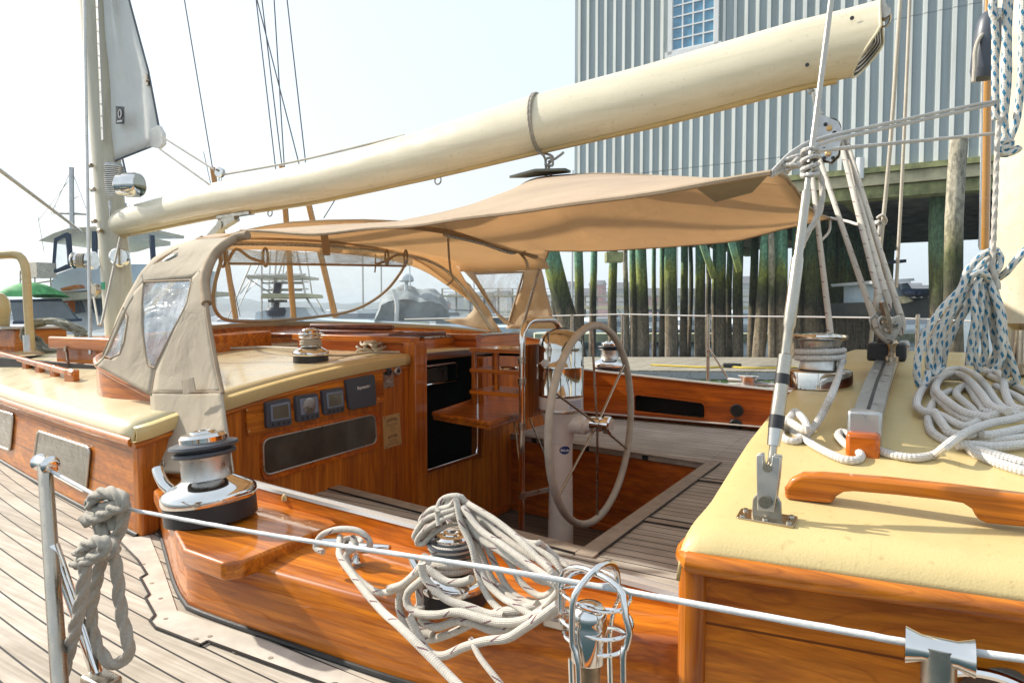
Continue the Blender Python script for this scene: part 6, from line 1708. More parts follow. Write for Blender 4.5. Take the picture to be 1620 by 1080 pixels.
# far wooded shore
M['hill'] = plain('far_woods', (.055, .085, .075), .95, var=.35, scale=.05)
M['hill2'] = plain('far_green_hill', (.05, .075, .04), .95, var=.4, scale=.08)
def hills(name, lat0, lat1, d, h0, seed, mat, depth=200):
    mb = MB(); rows = [[], [], [], []]
    n = 160
    for i in range(n+1):
        lt = lat0+(lat1-lat0)*i/n
        h = h0*(.75+.6*noise.noise(Vector((lt*.006, seed, 0)))+.22*noise.noise(Vector((lt*.05, seed, 3)))+.1*noise.noise(Vector((lt*.3, seed, 5))))
        for k, (dd, hh) in enumerate(((0, 0), (8, h*.55), (50, h), (depth, 0))):
            rows[k].append(CB(lt, d+dd, -EYE+hh))
    mb.grid(rows); o = mb.build(name, mat, loc=(0, 0, 0)); tag(o, kind='structure'); return o
hills('wooded_shore', -1400, 150, 900, 20, 1, M['hill'])
hills('wooded_shore', -50, 900, 420, 15, 5, M['hill2'], 120)
# floating dock on the far side
M['dockwood'] = teak('dock_planks', 0, .14, .06, ((.26, .235, .19), (.42, .39, .32)))
M['dockside'] = plain('dock_side_timber', (.45, .47, .32), .8, var=.3, scale=5)
M['weed'] = plain('weedy_timber', (.22, .30, .09), .8, var=.5, scale=8)
dk = empty('floating_dock', CB(5, 12, -EYE+.1), 'grey planked floating dock just beyond the cockpit', 'dock')
DZ = -1.28
q = [W(700, 583, Z=DZ), W(1700, 591, Z=DZ), W(1900, 566, Z=DZ), W(700, 564, Z=DZ)]
mb = MB(); mb.prism([p+Vector((0, 0, -.06)) for p in q], (0, 0, .06)); mb.build('dock_deck', M['dockwood'], dk, flat=True)
e0, e1 = q[0]+Vector((0, 0, -.10)), q[1]+Vector((0, 0, -.10)); dn = (e1-e0).normalized(); nn = Vector((dn.y, -dn.x, 0))
mb = MB(); mb.bar(e0+nn*.02, e1+nn*.02, .05, .14); mb.build('dock_fascia', M['alu'], dk)
mb = MB(); mb.bar(e0+Vector((0, 0, -.22)), e1+Vector((0, 0, -.22)), .12, .26); mb.build('dock_float', M['weed'], dk)
for i in range(60):
    p = e0.lerp(e1, (i+.5)/60); mb = MB(); mb.box(p+nn*.05+Vector((0, 0, -.20)), (.06, .06, .22)); mb.build('fender_board', M['dockside'], dk)
YD = plain('yellow_hose', (.62, .46, .06), .5)
mb = MB(); mb.tube(spline([W(1030, 577, Z=DZ+.02), W(1070, 579, Z=DZ+.02), W(1120, 581, Z=DZ+.02), W(1150, 580, Z=DZ+.02), W(1190, 582, Z=DZ+.02), W(1260, 581, Z=DZ+.02)], .1), .025, 6); tag(mb.build('dock_hose', YD), 'yellow hose lying along the grey floating dock', 'hose')
mb = MB(); c = W(1158, 578, Z=DZ+.05); mb.box(c, (.4, .12, .10), Matrix.Rotation(.3, 3, 'Z')); tag(mb.build('hose_coupling', M['black'], bevel=.03), 'black coupling on the yellow dock hose', 'coupling')
# ---- building on piles
A_b, B_b = CB(1.9, 21, 0), CB(15.2, 12.4, 0)
A_b.z = B_b.z = 0
dirb = (B_b-A_b); Lb = dirb.length; dirb.normalize(); nb_ = Vector((dirb.y, -dirb.x, 0)); nb_ = nb_ if nb_.dot(CB(0, 0)-A_b) > 0 or True else -nb_
if nb_.dot(Vector((0, 0, 0))-A_b) < 0: nb_ = -nb_
ZW0, ZW1 = EYE+3.4, EYE+16
bld = empty('harbour_warehouse', A_b+Vector((8, 4, 3)), 'big shed clad in blue grey and white ribbed metal on timber piles', 'building')
mb = MB(); per = .288; x = 0; prof = []
while x < Lb:
    prof += [(x, 0), (x+.105, 0), (x+.125, .03), (x+.20, .03), (x+.22, 0)] if True else []
    x += per
# window opening: rib segments are broken above and below the window
wu0 = (W(1066, 60, D=1)-CAMLOC); 
def wallpt(px, py):
    r = ray(px, py); t = (A_b-CAMLOC).dot(nb_)/r.dot(nb_); return CAMLOC+r*t
wp = [wallpt(1066, -30), wallpt(1129, -30), wallpt(1131, 66), wallpt(1067, 84)]
u0, u1 = (wp[0]-A_b).dot(dirb), (wp[2]-A_b).dot(dirb); wz0 = (wp[3].z+wp[2].z)/2; wz1 = wz0+2.4
def cladding(name, col):
    m = N(name); o = m.n('NewGeometry').outputs['Position']; z = m.sep(o)[2]
    c = m.mix(.5, col, m.ramp(m.noise(m.mapp(o, (5, 5, .25)), 1.0, 6, .65), [(.35, (.72, .70, .66)), (.6, (1.08, 1.08, 1.08))]), 'MULTIPLY')
    c = m.mix(m.mth('MULTIPLY', m.mth('LESS_THAN', m.mth('FRACT', m.mth('DIVIDE', z, 2.9)), .010), .55), c, (.12, .13, .13))
    c = m.mix(m.ramp(m.noise(m.mapp(o, (11, 11, .5)), 1.0, 4, .6), [(.66, (0, 0, 0)), (.80, (.5, .5, .5))]), c, (.30, .20, .12))
    m.setp(Base_Color=c, Roughness=.5); m.bump(m.noise(m.mapp(o, (2, 2, .8)), 1.0, 3), .3, .02)
    return m.m
mats = [cladding('metal_cladding_blue', (.35, .40, .40)), cladding('metal_cladding_pale', (.84, .84, .78))]
def strip(za, zb_, lo_, hi_):
    k = 0
    for i in range(len(prof)-1):
        (xa, da), (xb, db) = prof[i], prof[i+1]
        if xb <= lo_ or xa >= hi_: continue
        a = A_b+dirb*xa+nb_*da; b = A_b+dirb*xb+nb_*db
        pale = da > .02 and db > .02
        mb.add([Vector((a.x, a.y, za)), Vector((b.x, b.y, za)), Vector((b.x, b.y, zb_)), Vector((a.x, a.y, zb_))], [(0, 1, 2, 3)], 1 if pale else 0)
strip(ZW0, wz0, 0, Lb); strip(wz1, ZW1, 0, Lb); strip(wz0, wz1, 0, u0); strip(wz0, wz1, u1, Lb)
mb.build('ribbed_cladding', mats, bld, flat=True)
back = -nb_*18
mb = MB(); mb.hexa([Vector((A_b.x, A_b.y, ZW0))-nb_*.03, Vector((B_b.x, B_b.y, ZW0))-nb_*.03, Vector((B_b.x, B_b.y, ZW0))+back, Vector((A_b.x, A_b.y, ZW0))+back],
                   [Vector((A_b.x, A_b.y, ZW1))-nb_*.03, Vector((B_b.x, B_b.y, ZW1))-nb_*.03, Vector((B_b.x, B_b.y, ZW1))+back, Vector((A_b.x, A_b.y, ZW1))+back]); mb.build('shed_walls', mats[0], bld, flat=True)
def wq(u, z, d): p = A_b+dirb*u+nb_*d; return Vector((p.x, p.y, z))
mb = MB(); mb.hexa([wq(u0, wz0, -.02), wq(u1, wz0, -.02), wq(u1, wz0, .06), wq(u0, wz0, .06)], [wq(u0, wz1, -.02), wq(u1, wz1, -.02), wq(u1, wz1, .06), wq(u0, wz1, .06)])
M['blueglass'] = plain('blue_window_glass', (.10, .28, .42), .06, coat=1, var=.2)
wn2 = mb.build('window', M['blueglass'], bld, flat=True)
mb = MB()
for i in range(5): u = u0+(u1-u0)*i/4; mb.hexa([wq(u-.02, wz0, .061), wq(u+.02, wz0, .061), wq(u+.02, wz0, .08), wq(u-.02, wz0, .08)], [wq(u-.02, wz1, .061), wq(u+.02, wz1, .061), wq(u+.02, wz1, .08), wq(u-.02, wz1, .08)])
mb.build('window_bars', M['white'], wn2, flat=True)
mb = MB()
for i in range(9): z = wz0+(wz1-wz0)*i/8; mb.hexa([wq(u0-.05, z-.02, .062), wq(u1+.05, z-.02, .062), wq(u1+.05, z-.02, .083), wq(u0-.05, z-.02, .083)], [wq(u0-.05, z+.02, .062), wq(u1+.05, z+.02, .062), wq(u1+.05, z+.02, .083), wq(u0-.05, z+.02, .083)])
mb.build('window_bars', M['white'], wn2, flat=True)
for (ua, ub, za, zb3) in ((u0-.12, u0, wz0-.1, wz1+.1), (u1, u1+.12, wz0-.1, wz1+.1), (u0-.2, u1+.2, wz0-.2, wz0-.02), (u0-.12, u1+.12, wz1, wz1+.14)):
    mb = MB(); mb.hexa([wq(ua, za, -.01), wq(ub, za, -.01), wq(ub, za, .11), wq(ua, za, .11)], [wq(ua, zb3, -.01), wq(ub, zb3, -.01), wq(ub, zb3, .11), wq(ua, zb3, .11)]); mb.build('window_trim', M['white'], wn2, flat=True)
M['timber'] = plain('weathered_timber', (.52, .47, .30), .8, var=.25, scale=4, bump=.4)
M['timbergreen'] = plain('mossy_timber', (.24, .25, .11), .85, var=.5, scale=4, bump=.4)
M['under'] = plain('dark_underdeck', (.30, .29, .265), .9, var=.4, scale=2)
# timber beams under the wall, floor and joists
def beam(u_a, u_b, z, h, d0, d1, name, mat): mb = MB(); mb.hexa([wq(u_a, z, d0), wq(u_b, z, d0), wq(u_b, z, d1), wq(u_a, z, d1)], [wq(u_a, z+h, d0), wq(u_b, z+h, d0), wq(u_b, z+h, d1), wq(u_a, z+h, d1)]); return mb.build(name, mat, bld, flat=True)
beam(-.3, Lb, ZW0-.14, .13, -.2, .22, 'floor_beam', M['timber'] if False else M['timbergreen']); beam(-.3, Lb, ZW0-.42, .27, -.3, .12, 'floor_beam', M['timber']); beam(-.3, Lb, ZW0-.72, .28, -.5, .02, 'floor_beam', M['timbergreen'])
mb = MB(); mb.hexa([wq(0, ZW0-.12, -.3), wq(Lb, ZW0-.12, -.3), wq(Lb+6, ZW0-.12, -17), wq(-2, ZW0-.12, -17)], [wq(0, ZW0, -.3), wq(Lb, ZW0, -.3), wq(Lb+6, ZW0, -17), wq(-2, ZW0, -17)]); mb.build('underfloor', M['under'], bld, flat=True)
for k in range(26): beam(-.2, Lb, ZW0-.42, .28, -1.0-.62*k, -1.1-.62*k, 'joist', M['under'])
for k in range(5): u = 1+3.2*k; mb = MB(); mb.hexa([wq(u, ZW0-.75, -.6), wq(u+.3, ZW0-.75, -.6), wq(u+.3, ZW0-.75, -16.5), wq(u, ZW0-.75, -16.5)], [wq(u, ZW0-.44, -.6), wq(u+.3, ZW0-.44, -.6), wq(u+.3, ZW0-.44, -16.5), wq(u, ZW0-.44, -16.5)]); mb.build('cross_beam', M['timbergreen'], bld, flat=True)
mb = MB(); mb.lathe([(.09, 0), (.09, .5)], Matrix.Translation(wq(0, 0, 0)*0 + wallpt(1362, 285)+nb_*.2), 14); mb.build('drain_pipe', M['white'], bld)
# ---- piles
def pile_mat(name, top, mid):
    m = N(name); o = m.n('NewGeometry').outputs['Position']; z = m.sep(o)[2]
    jz = m.mth('ADD', z, m.mth('MULTIPLY', m.mth('SUBTRACT', m.noise(m.mapp(o, (3, 3, .8)), 1.0, 5), .5), 1.6))
    c = m.ramp(m.mth('DIVIDE', jz, 6.0), [(.0, (.05, .04, .03)), (.12, (.24, .19, .13)), (.27, (.20, .155, .095)), (.34, (.045, .042, .022)), (.42, (.07, .08, .022)), (.50, mid), (.60, top), (1.0, top)])
    g = m.noise(m.mapp(o, (14, 14, 1.2)), 1.0, 6, .65)
    c = m.mix(.85, c, m.ramp(g, [(.3, (.45, .45, .45)), (.7, (1.35, 1.35, 1.3))]), 'MULTIPLY')
    c = m.mix(.6, c, m.ramp(m.noise(m.mapp(o, (16, 16, 9)), 1.0, 5, .7), [(.42, (.4, .4, .4)), (.56, (1.2, 1.2, 1.2))]), 'MULTIPLY')
    m.setp(Base_Color=c, Roughness=.85); m.bump(m.mth('ADD', g, m.mth('MULTIPLY', m.noise(m.mapp(o, (9, 9, 9)), 1.0, 4), .7)), .9, .03)
    return m.m
PM = [pile_mat('pile_green', (.16, .34, .22), (.24, .27, .05)), pile_mat('pile_pale', (.42, .38, .29), (.30, .27, .16)), pile_mat('pile_dark', (.10, .17, .09), (.11, .12, .03))]
def pile(x_top, w_top, y_top, x_bot, y_bot, D, mi, label, cat='pile', z_top=None):
    a = W(x_top, y_top, D=D); r0 = w_top*D/FPX/2
    if z_top: a.z = z_top
    rb_ = ray(x_bot, 540); b = CAMLOC+rb_*D; b.z = -.8
    mb = MB(); n = 9; P = []
    for i in range(n+1): p = b.lerp(a, i/n); p = p+Vector((.09*noise.noise(p*.45), .09*noise.noise(p*.5+Vector((5, 0, 0))), 0)); P.append(p)
    sd_ = x_top*7
    mb.tube(P, lambda t: r0*(1.08-.16*t+.09*noise.noise(Vector((t*9, sd_, 0)))), 16)
    o = mb.build('dock_pile', PM[mi]); tag(o, label, cat, 'timber piles under the warehouse'); return o
PL = [  # x_top, width, x_bot, D, material, description
 (862, 31, 925, 13.5, 0, 'thick green pile leaning to the right beside the canvas edge'),
 (876, 12, 884, 19, 2, 'thin dark pile behind the leaning green one'),
 (915, 15, 918, 17, 0, 'green topped pile, first upright one right of the leaning pile'),
 (938, 11, 938, 19, 0, 'narrow yellow green pile, second upright right of the leaning pile'),
 (970, 14, 970, 17, 0, 'green pile standing under a square timber cap'),
 (990, 8, 992, 15, 1, 'thin pale pole beside the green pile with a timber cap'),
 (1002, 12, 1004, 17, 0, 'green pile touching a thin pale pole'),
 (1015, 18, 1019, 15, 0, 'dark footed green pile right of the thin pale pole'),
 (1035, 7, 1037, 21, 0, 'slim pile between two thicker ones, above the wheel'),
 (1048, 9, 1049, 20, 0, 'yellowish slim pile left of the thickest straight pile'),
 (1063, 20, 1064, 14, 0, 'thickest straight green pile in the middle of the row'),
 (1083, 12, 1084, 18, 0, 'pile just right of the thickest straight one'),
 (1093, 7, 1092, 22, 2, 'dark slim pile left of the far stanchion'),
 (1109, 16, 1109, 16, 0, 'mossy pile behind the far stanchion'),
 (1120, 8, 1121, 22, 1, 'pale slim pile behind the far stanchion'),
 (1131, 8, 1132, 21, 0, 'slim pile just right of the far stanchion'),
 (1141, 16, 1142, 16, 0, 'green and brown pile right of the far stanchion'),
 (1154, 10, 1156, 20, 0, 'thin pile between two mossy ones'),
 (1168, 16, 1169, 16, 0, 'brown footed pile left of a gap with bright water'),
 (1193, 13, 1192, 19, 2, 'dark pile before the leaning tapered one'),
 (1218, 20, 1196, 12.5, 0, 'broad pile leaning left, wider at the foot'),
 (1222, 10, 1222, 12, 1, 'pale grey square pole beside the broad leaning pile'),
 (1238, 22, 1236, 12.5, 0, 'bright green pile left of the near shroud'),
 (1262, 16, 1262, 14, 0, 'green pile hidden behind the near shroud'),
 (1283, 20, 1284, 14, 2, 'dark mossy pile right of the near shroud'),
 (1300, 12, 1301, 17, 2, 'dark pile, second right of the near shroud'),
 (1317, 14, 1318, 17, 2, 'dark pile, third right of the near shroud'),
 (1334, 12, 1335, 19, 2, 'dark pile left of the mainsheet ropes'),
 (1350, 12, 1351, 20, 2, 'dark pile behind the leftmost mainsheet rope'),
 (1364, 12, 1364, 21, 2, 'dark pile behind the middle of the mainsheet'),
 (1488, 30, 1488, 12, 2, 'broad dark green pile left of the tall pale pile'),
]
zt_ = ZW0-.7
def wallD(px):
    r = ray(px, 540); return (A_b-CAMLOC).dot(nb_)/r.dot(nb_)
for xt_, w_, xb, D, mi, lb in PL:
    D = wallD(xt_)+.5+(D-12)*.55
    pile(xt_, w_, 300, xb, 600, D, mi, lb, z_top=zt_)
pile(1518, 27, 221, 1513, 600, 10.5, 1, 'tall weathered pale pile rising in front of the shed wall')
rg = random.Random(11)
for k in range(18):      # rows deeper under the shed
    p = CAMLOC+ray(1268+(k % 9)*17+rg.uniform(-3, 3), 540)*(24+6*(k//9)); p.z = 0
    mb = MB(); mb.tube([Vector((p.x, p.y, -.8)), Vector((p.x, p.y, 1.5)), Vector((p.x+rg.uniform(-.1, .1), p.y, zt_))], .15, 10); o = mb.build('dock_pile', PM[2 if rg.random() < .6 else 0])
    tag(o, 'dim pile in the %s shaded row deep under the shed' % ('nearer', 'hindmost', 'hindmost')[k//9], 'pile', 'shaded piles deep under the shed')
# diagonal brace timbers
for k, (a, b, D) in enumerate((((1092, 330), (1130, 440), 18), ((1148, 350), (1170, 430), 18))):
    mb = MB(); mb.bar(W(*a, D=D), W(*b, D=D), .16, .16); tag(mb.build('brace_timber', PM[0]), ('diagonal timber brace left of the far stanchion', 'diagonal timber brace right of the far stanchion')[k], 'timber')
slab([(960, 398), (986, 398), (986, 414), (960, 414)], 16.6, .4, 'pile_cap', 'timbergreen'); tag(bpy.data.objects['pile_cap'], 'square dark timber cap on a green pile', 'timber cap')

# ---- sea air
hzm = bpy.data.materials.new('sea_haze'); hzm.use_nodes = True; ht_ = hzm.node_tree; ht_.nodes.remove(ht_.nodes['Principled BSDF'])
pv = ht_.nodes.new('ShaderNodeVolumePrincipled'); pv.inputs['Color'].default_value = (.78, .88, .96, 1); pv.inputs['Density'].default_value = .0011; pv.inputs['Anisotropy'].default_value = .2
ht_.links.new(pv.outputs[0], ht_.nodes['Material Output'].inputs['Volume'])
mb = MB(); mb.box((0, 0, 17), (3600, 3600, 40)); hz_ = mb.build('haze', hzm, loc=(0, 0, -3), flat=True); tag(hz_, kind='stuff')
# ---- boats
def boat_hull(c, L, Wd, H, hdg, mat, name='hull', parent=None):
    """simple sheered hull, bow towards hdg"""
    f = Vector((math.cos(hdg), math.sin(hdg), 0)); s = Vector((-f.y, f.x, 0)); rows = []
    for i in range(13):
        t = i/12; x = (t-.5)*L; wd = Wd/2*(1-max(0, (t-.45)/.55)**2.2)*(.9+.1*min(1, t*4)); hh = H*(1+.45*max(0, t-.4)**1.3)
        row = []
        for k, (q, z) in enumerate(((1, 1), (1.0, .8), (.86, .35), (.6, .0), (0, -.2))): row.append(c+f*(x+ (.06*L*z if t > .8 else 0))+s*wd*q+Vector((0, 0, hh*z)))
        row = row+[c+f*(x+(.06*L*z if t > .8 else 0))-s*wd*q+Vector((0, 0, hh*z)) for q, z in ((.6, .0), (.86, .35), (1.0, .8), (1, 1))]
        rows.append(row)
    mb = MB(); mb.grid(rows); mb.add(rows[0], [tuple(range(9))])
    for i in range(12): mb.add([rows[i][0], rows[i+1][0], rows[i+1][-1], rows[i][-1]], [(0, 1, 2, 3)])
    return mb.build(name, mat, parent)
def obox(c, fx, L, Wd, H, name, mat, parent, slope=0, bevel=.02):
    f = Vector((math.cos(fx), math.sin(fx), 0)); s = Vector((-f.y, f.x, 0))
    b = [c-f*L/2-s*Wd/2, c+f*L/2-s*Wd/2, c+f*L/2+s*Wd/2, c-f*L/2+s*Wd/2]
    t = [c-f*L/2*(1-.1*slope)-s*Wd/2*.94, c+f*(L/2-slope*H)-s*Wd/2*.94, c+f*(L/2-slope*H)+s*Wd/2*.94, c-f*L/2*(1-.1*slope)+s*Wd/2*.94]
    mb = MB(); mb.hexa(b, [p+Vector((0, 0, H)) for p in t]); return mb.build(name, mat, parent, bevel=bevel)
M['boatwhite'] = plain('boat_white', (.62, .66, .68), .35, coat=.4, var=.06)
M['boatblue'] = plain('boat_pale_blue', (.52, .64, .72), .4, var=.08)
M['boatdark'] = plain('boat_dark_hull', (.07, .075, .07), .5)
M['navy'] = plain('navy_trim', (.03, .05, .09), .5)
M['windowglass'] = plain('boat_window', (.10, .13, .16), .08, coat=1)
# motor yacht on the left
DT = 11.5
e = empty('motor_yacht', W(130, 560, D=DT), 'white motor yacht with flying bridge and dark window frames behind the main mast', 'boat')
def tslab(poly, name, mat, d=0, th=.1, par=None): return slab(poly, DT+d, th, name, mat, par or e)
boat_hull(W(140, 640, D=DT+2)*1.0, 9.5, 3.4, 1.2, YAW+math.pi*.97, M['boatwhite'], parent=e)
tslab([(66, 470), (62, 520), (120, 528), (185, 515), (250, 500), (250, 462), (130, 462), (100, 470)], 'cabin', M['boatwhite'], .6, 2.4)
tslab([(60, 465), (90, 460), (125, 462), (190, 458), (260, 456), (260, 462), (120, 474), (78, 478)], 'upper_deck', M['sparmast'], .2, 3.0)
tslab([(76, 462), (86, 435), (120, 422), (200, 418), (250, 418), (250, 458), (130, 460)], 'flybridge', M['boatblue'], .5, 2.4)
ww = tslab([(15, 476), (90, 474), (100, 480), (122, 506), (22, 510)], 'windscreen', M['windowglass'], -.1, .08)
tslab([(14, 474), (92, 472), (92, 476), (14, 478)], 'windscreen_frame', M['navy'], -.12, .1, ww)
tslab([(20, 508), (124, 504), (124, 508), (20, 513)], 'windscreen_frame', M['navy'], -.12, .1, ww)
tslab([(60, 381), (84, 369), (108, 361), (150, 358), (150, 366), (112, 370), (86, 378)], 'hard_top', M['sparmast'], .2, 2.6)
tslab([(108, 362), (238, 361), (238, 366), (110, 368)], 'hard_top', M['sparmast'], .1, 1.2)
for a, b in (((84, 434), (88, 380)), ((88, 380), (108, 370)), ((108, 370), (112, 421)), ((80, 432), (112, 421)), ((150, 422), (150, 366)), ((240, 372), (243, 418))):
    mb = MB(); mb.bar(W(*a, D=DT), W(*b, D=DT), .07, .05); mb.build('window_post', M['navy'], e)
mb = MB(); mb.bar(W(82, 432, D=DT), W(107, 420, D=DT), .04, .04); mb.build('rail', M['navy'], e)
slab([(88, 384), (107, 374), (110, 420), (84, 431)], DT+.05, .01, 'bridge_window', M['vinyl'], e)
tslab([(95, 456), (120, 450), (124, 455), (98, 460)], 'wooden_panel', M['wy'], .1, .2)
tslab([(96, 474), (113, 470), (113, 494), (107, 494), (107, 478), (96, 480)], 'door_frame', M['wred'], .3, .1)
tslab([(117, 476), (124, 474), (130, 494), (118, 497)], 'cabin_window', M['windowglass'], .5, .1)
tslab([(138, 474), (150, 472), (158, 472), (158, 500), (148, 494)], 'cabin_window', M['windowglass'], .5, .1)
mb = MB(); mb.tube([W(113, 265, D=DT), W(114, 362, D=DT)], .04, 8); mb.tube([W(85, 337, D=DT), W(140, 339, D=DT)], .02, 6)
for a, b in (((113, 268), (80, 340)), ((113, 268), (140, 340)), ((80, 330), (150, 300)), ((60, 342), (70, 400)), ((113, 280), (60, 350))): mb.tube([W(*a, D=DT), W(*b, D=DT)], .006, 5)
mb.build('signal_mast', M['alu'], e)
mb = MB()
for y in (432, 442, 452): mb.tube([W(30, y, D=DT), W(84, y-8, D=DT)], .012, 6)
for x in (32, 55, 80): mb.tube([W(x, 428, D=DT), W(x, 462, D=DT)], .012, 6)
mb.box(W(62, 428, D=DT), (.5, .3, .25)); mb.build('deck_rail', M['steel'], e)
# green covered tender
mb = MB(); rows = []
for i in range(9):
    a = i/8*math.pi; rows.append([W(20+60*j/14, 470-(.0), D=11) + Vector((0, 0, (.24*math.sin(a))*math.sin(math.pi*min(1, (j+.3)/14.6))**.6)) + fh*(.5*-math.cos(a)) for j in range(15)])
mb.grid(rows); tag(mb.build('covered_dinghy', plain('green_tarpaulin', (.09, .36, .12), .7, var=.45, scale=8, bump=.6)), 'dinghy under a bright green cover on the motor yacht', 'dinghy')
# sport fishing boat with lattice tower seen through the front window
DS = 24
e = empty('fishing_boat', W(450, 560, D=DS), 'white fishing boat with a lattice tower seen through the front window', 'boat')
boat_hull(W(455, 580, D=DS+2), 11, 3.8, 1.5, YAW+math.pi*1.02, M['boatwhite'], parent=e)
slab([(400, 520), (405, 494), (440, 486), (480, 486), (500, 508), (520, 520)], DS, 2.6, 'cabin', 'boatwhite', e)
slab([(360, 512), (384, 505), (470, 506), (560, 508), (560, 520), (360, 524)], DS-.3, 3.4, 'foredeck', 'boatblue', e)
mb = MB()
def tt(a, b, r=.035): mb.tube([W(*a, D=DS), W(*b, D=DS)], r, 6); mb.tube([W(a[0]+14, a[1]-2, D=DS+2.0), W(b[0]+10, b[1]-2, D=DS+2.0)], r*.8, 6)
tt((398, 415), (360, 505), .03); tt((414, 396), (414, 505)); tt((438, 396), (430, 500)); tt((452, 396), (430, 470), .03); tt((469, 396), (484, 470)); tt((484, 470), (508, 505)); tt((430, 470), (430, 505)); tt((392, 437), (474, 436), .05); tt((392, 440), (430, 465), .02); tt((400, 437), (380, 465), .02)
for y in (448, 459): tt((416, y), (478, y), .03)
mb.build('lattice_tower', M['satin'], e)
slab([(415, 464), (482, 464), (484, 470), (412, 472)], DS-.6, 2.2, 'tower_platform', 'timber', e)
slab([(390, 436), (476, 435), (476, 439), (390, 440)], DS-.6, 2.2, 'tower_roof', 'sparmast', e)
slab([(424, 474), (450, 474), (450, 478), (424, 478)], DS-.4, .3, 'radar_bar', 'black', e)
mb = MB(); mb.tube([W(438, 476, D=DS), W(436, 500, D=DS)], .09, 8); mb.lathe([(.3, 0), (.35, .2), (.3, .3)], Matrix.Translation(W(437, 500, D=DS)), 16); mb.tube([W(440, 448, D=DS), W(437, 466, D=DS)], .12, 8); mb.build('radar_post', M['navy'], e)
# boat under a grey cover
DV = 15
e = empty('covered_boat', W(650, 560, D=DV), 'boat wrapped in a crumpled grey cover seen through the front window', 'boat')
boat_hull(W(655, 575, D=DV+1.2), 5.0, 2.2, .9, YAW+math.pi*.95, M['boatblue'], parent=e)
out = [(592, 508), (598, 490), (604, 466), (616, 456), (640, 450), (652, 452), (662, 458), (684, 456), (700, 466), (708, 480), (712, 508)]
rows = []
for k in range(9):
    t = k/8; rows.append([W(x+ (4*math.sin(k*2+x)), 508-(508-y)*math.sin(math.pi*(.12+.76*t))**.5*(1+.07*noise.noise(Vector((x*.12, k*.8, 0)))), D=DV+2.0*t)+fh*.10*noise.noise(Vector((x*.09, y*.02, k))) for x, y in resamp([Vector((a, b, 0)) for a, b in out], 40) for x, y in [(x, y)]] if False else
                [ (lambda P: W(P.x, 508-(508-P.y)*math.sin(math.pi*(.12+.76*t))**.5*(1+.06*noise.noise(Vector((P.x*.15, k*.8, 0)))), D=DV+2.0*t)+fh*.12*noise.noise(Vector((P.x*.12, P.y*.02, k))))(P) for P in resamp([Vector((a, b, 0)) for a, b in out], 44)])
mb = MB(); mb.grid(rows); mb.add(rows[0], [tuple(range(45))]); mb.build('boat_cover', plain('grey_boat_cover', (.25, .28, .29), .8, var=.35, scale=3, bump=.5), e)
mb = MB(); mb.tube(spline([W(627, 508, D=DV-.1), W(628, 480, D=DV-.1), W(622, 458, D=DV-.1)], .1), .05, 8); mb.build('arch_tube', M['white'], e)
mb = MB(); mb.lathe([(.13, 0), (.17, .03), (.16, .1), (.11, .17), (.02, .2)], Matrix.Translation(W(643, 446, D=DV+.4)), 20); mb.lathe([(.05, -.2), (.04, 0)], Matrix.Translation(W(643, 446, D=DV+.4)), 12); mb.tube([W(649, 452, D=DV), W(648, 420, D=DV)], .012, 6); mb.build('radar_dome', M['boatwhite'], e)
# grey work boat on the right, behind the mainsheet
DW = 17
e = empty('work_boat', W(1430, 520, D=DW), 'dark hulled work boat with a slanted windscreen seen under the shed', 'boat')
slab([(1380, 478), (1422, 482), (1440, 478), (1480, 470), (1484, 478), (1482, 503), (1385, 503)], DW, 2.4, 'hull', 'boatdark', e)
slab([(1380, 444), (1446, 440), (1447, 444), (1382, 449)], DW-.2, 2.2, 'roof', 'boatwhite', e)
slab([(1422, 449), (1436, 447), (1447, 463), (1430, 468)], DW-.1, .1, 'windscreen', 'windowglass', e)
slab([(1390, 449), (1423, 448), (1440, 476), (1390, 480)], DW+.1, 1.8, 'wheelhouse', 'boatblue', e)
slab([(1420, 470), (1432, 468), (1445, 476), (1430, 480)], DW-.15, .5, 'foredeck', 'timber', e)
mb = MB(); 
for x in (1440, 1452, 1464, 1476): mb.lathe([(.02, 0), (.18, .08), (.2, .15), (.1, .22)], Matrix.Translation(W(x, 471, D=DW-.2)), 12)
mb.build('fenders', M['navy'], e)
slab([(1405, 412), (1434, 410), (1434, 415), (1405, 417)], DW+3, .4, 'radar_bar', 'navy', e)
# generic moored boats
def small_boat(px, D, L, hdg, mat, label, cab=True, name='moored_boat', mastpx=0):
    c = CAMLOC+ray(px, 540)*D; c.z = 0
    e = empty(name, c, label, 'boat', 'boats moored in the distance')
    boat_hull(c, L, L*.32, L*.11, hdg, mat, parent=e)
    if cab:
        f = Vector((math.cos(hdg), math.sin(hdg), 0))
        obox(c+f*L*.02+Vector((0, 0, L*.11)), hdg, L*.38, L*.22, L*.10, 'cabin', M['boatwhite'], e, .5)
        obox(c+f*L*.02+Vector((0, 0, L*.15)), hdg, L*.385, L*.225, L*.035, 'window', M['windowglass'], e, .2, 0)
    if mastpx:
        mb = MB(); mb.tube([c+Vector((0, 0, .5)), c+Vector((0, 0, mastpx))], .06+D*.0004, 6); mb.build('mast', M['alu'], e)
        mb = MB(); mb.tube([c+Vector((0, 0, 1.8)), c+Vector((math.cos(hdg)*-L*.4, math.sin(hdg)*-L*.4, 1.9))], .1, 6); mb.build('boom', M['navy'], e)
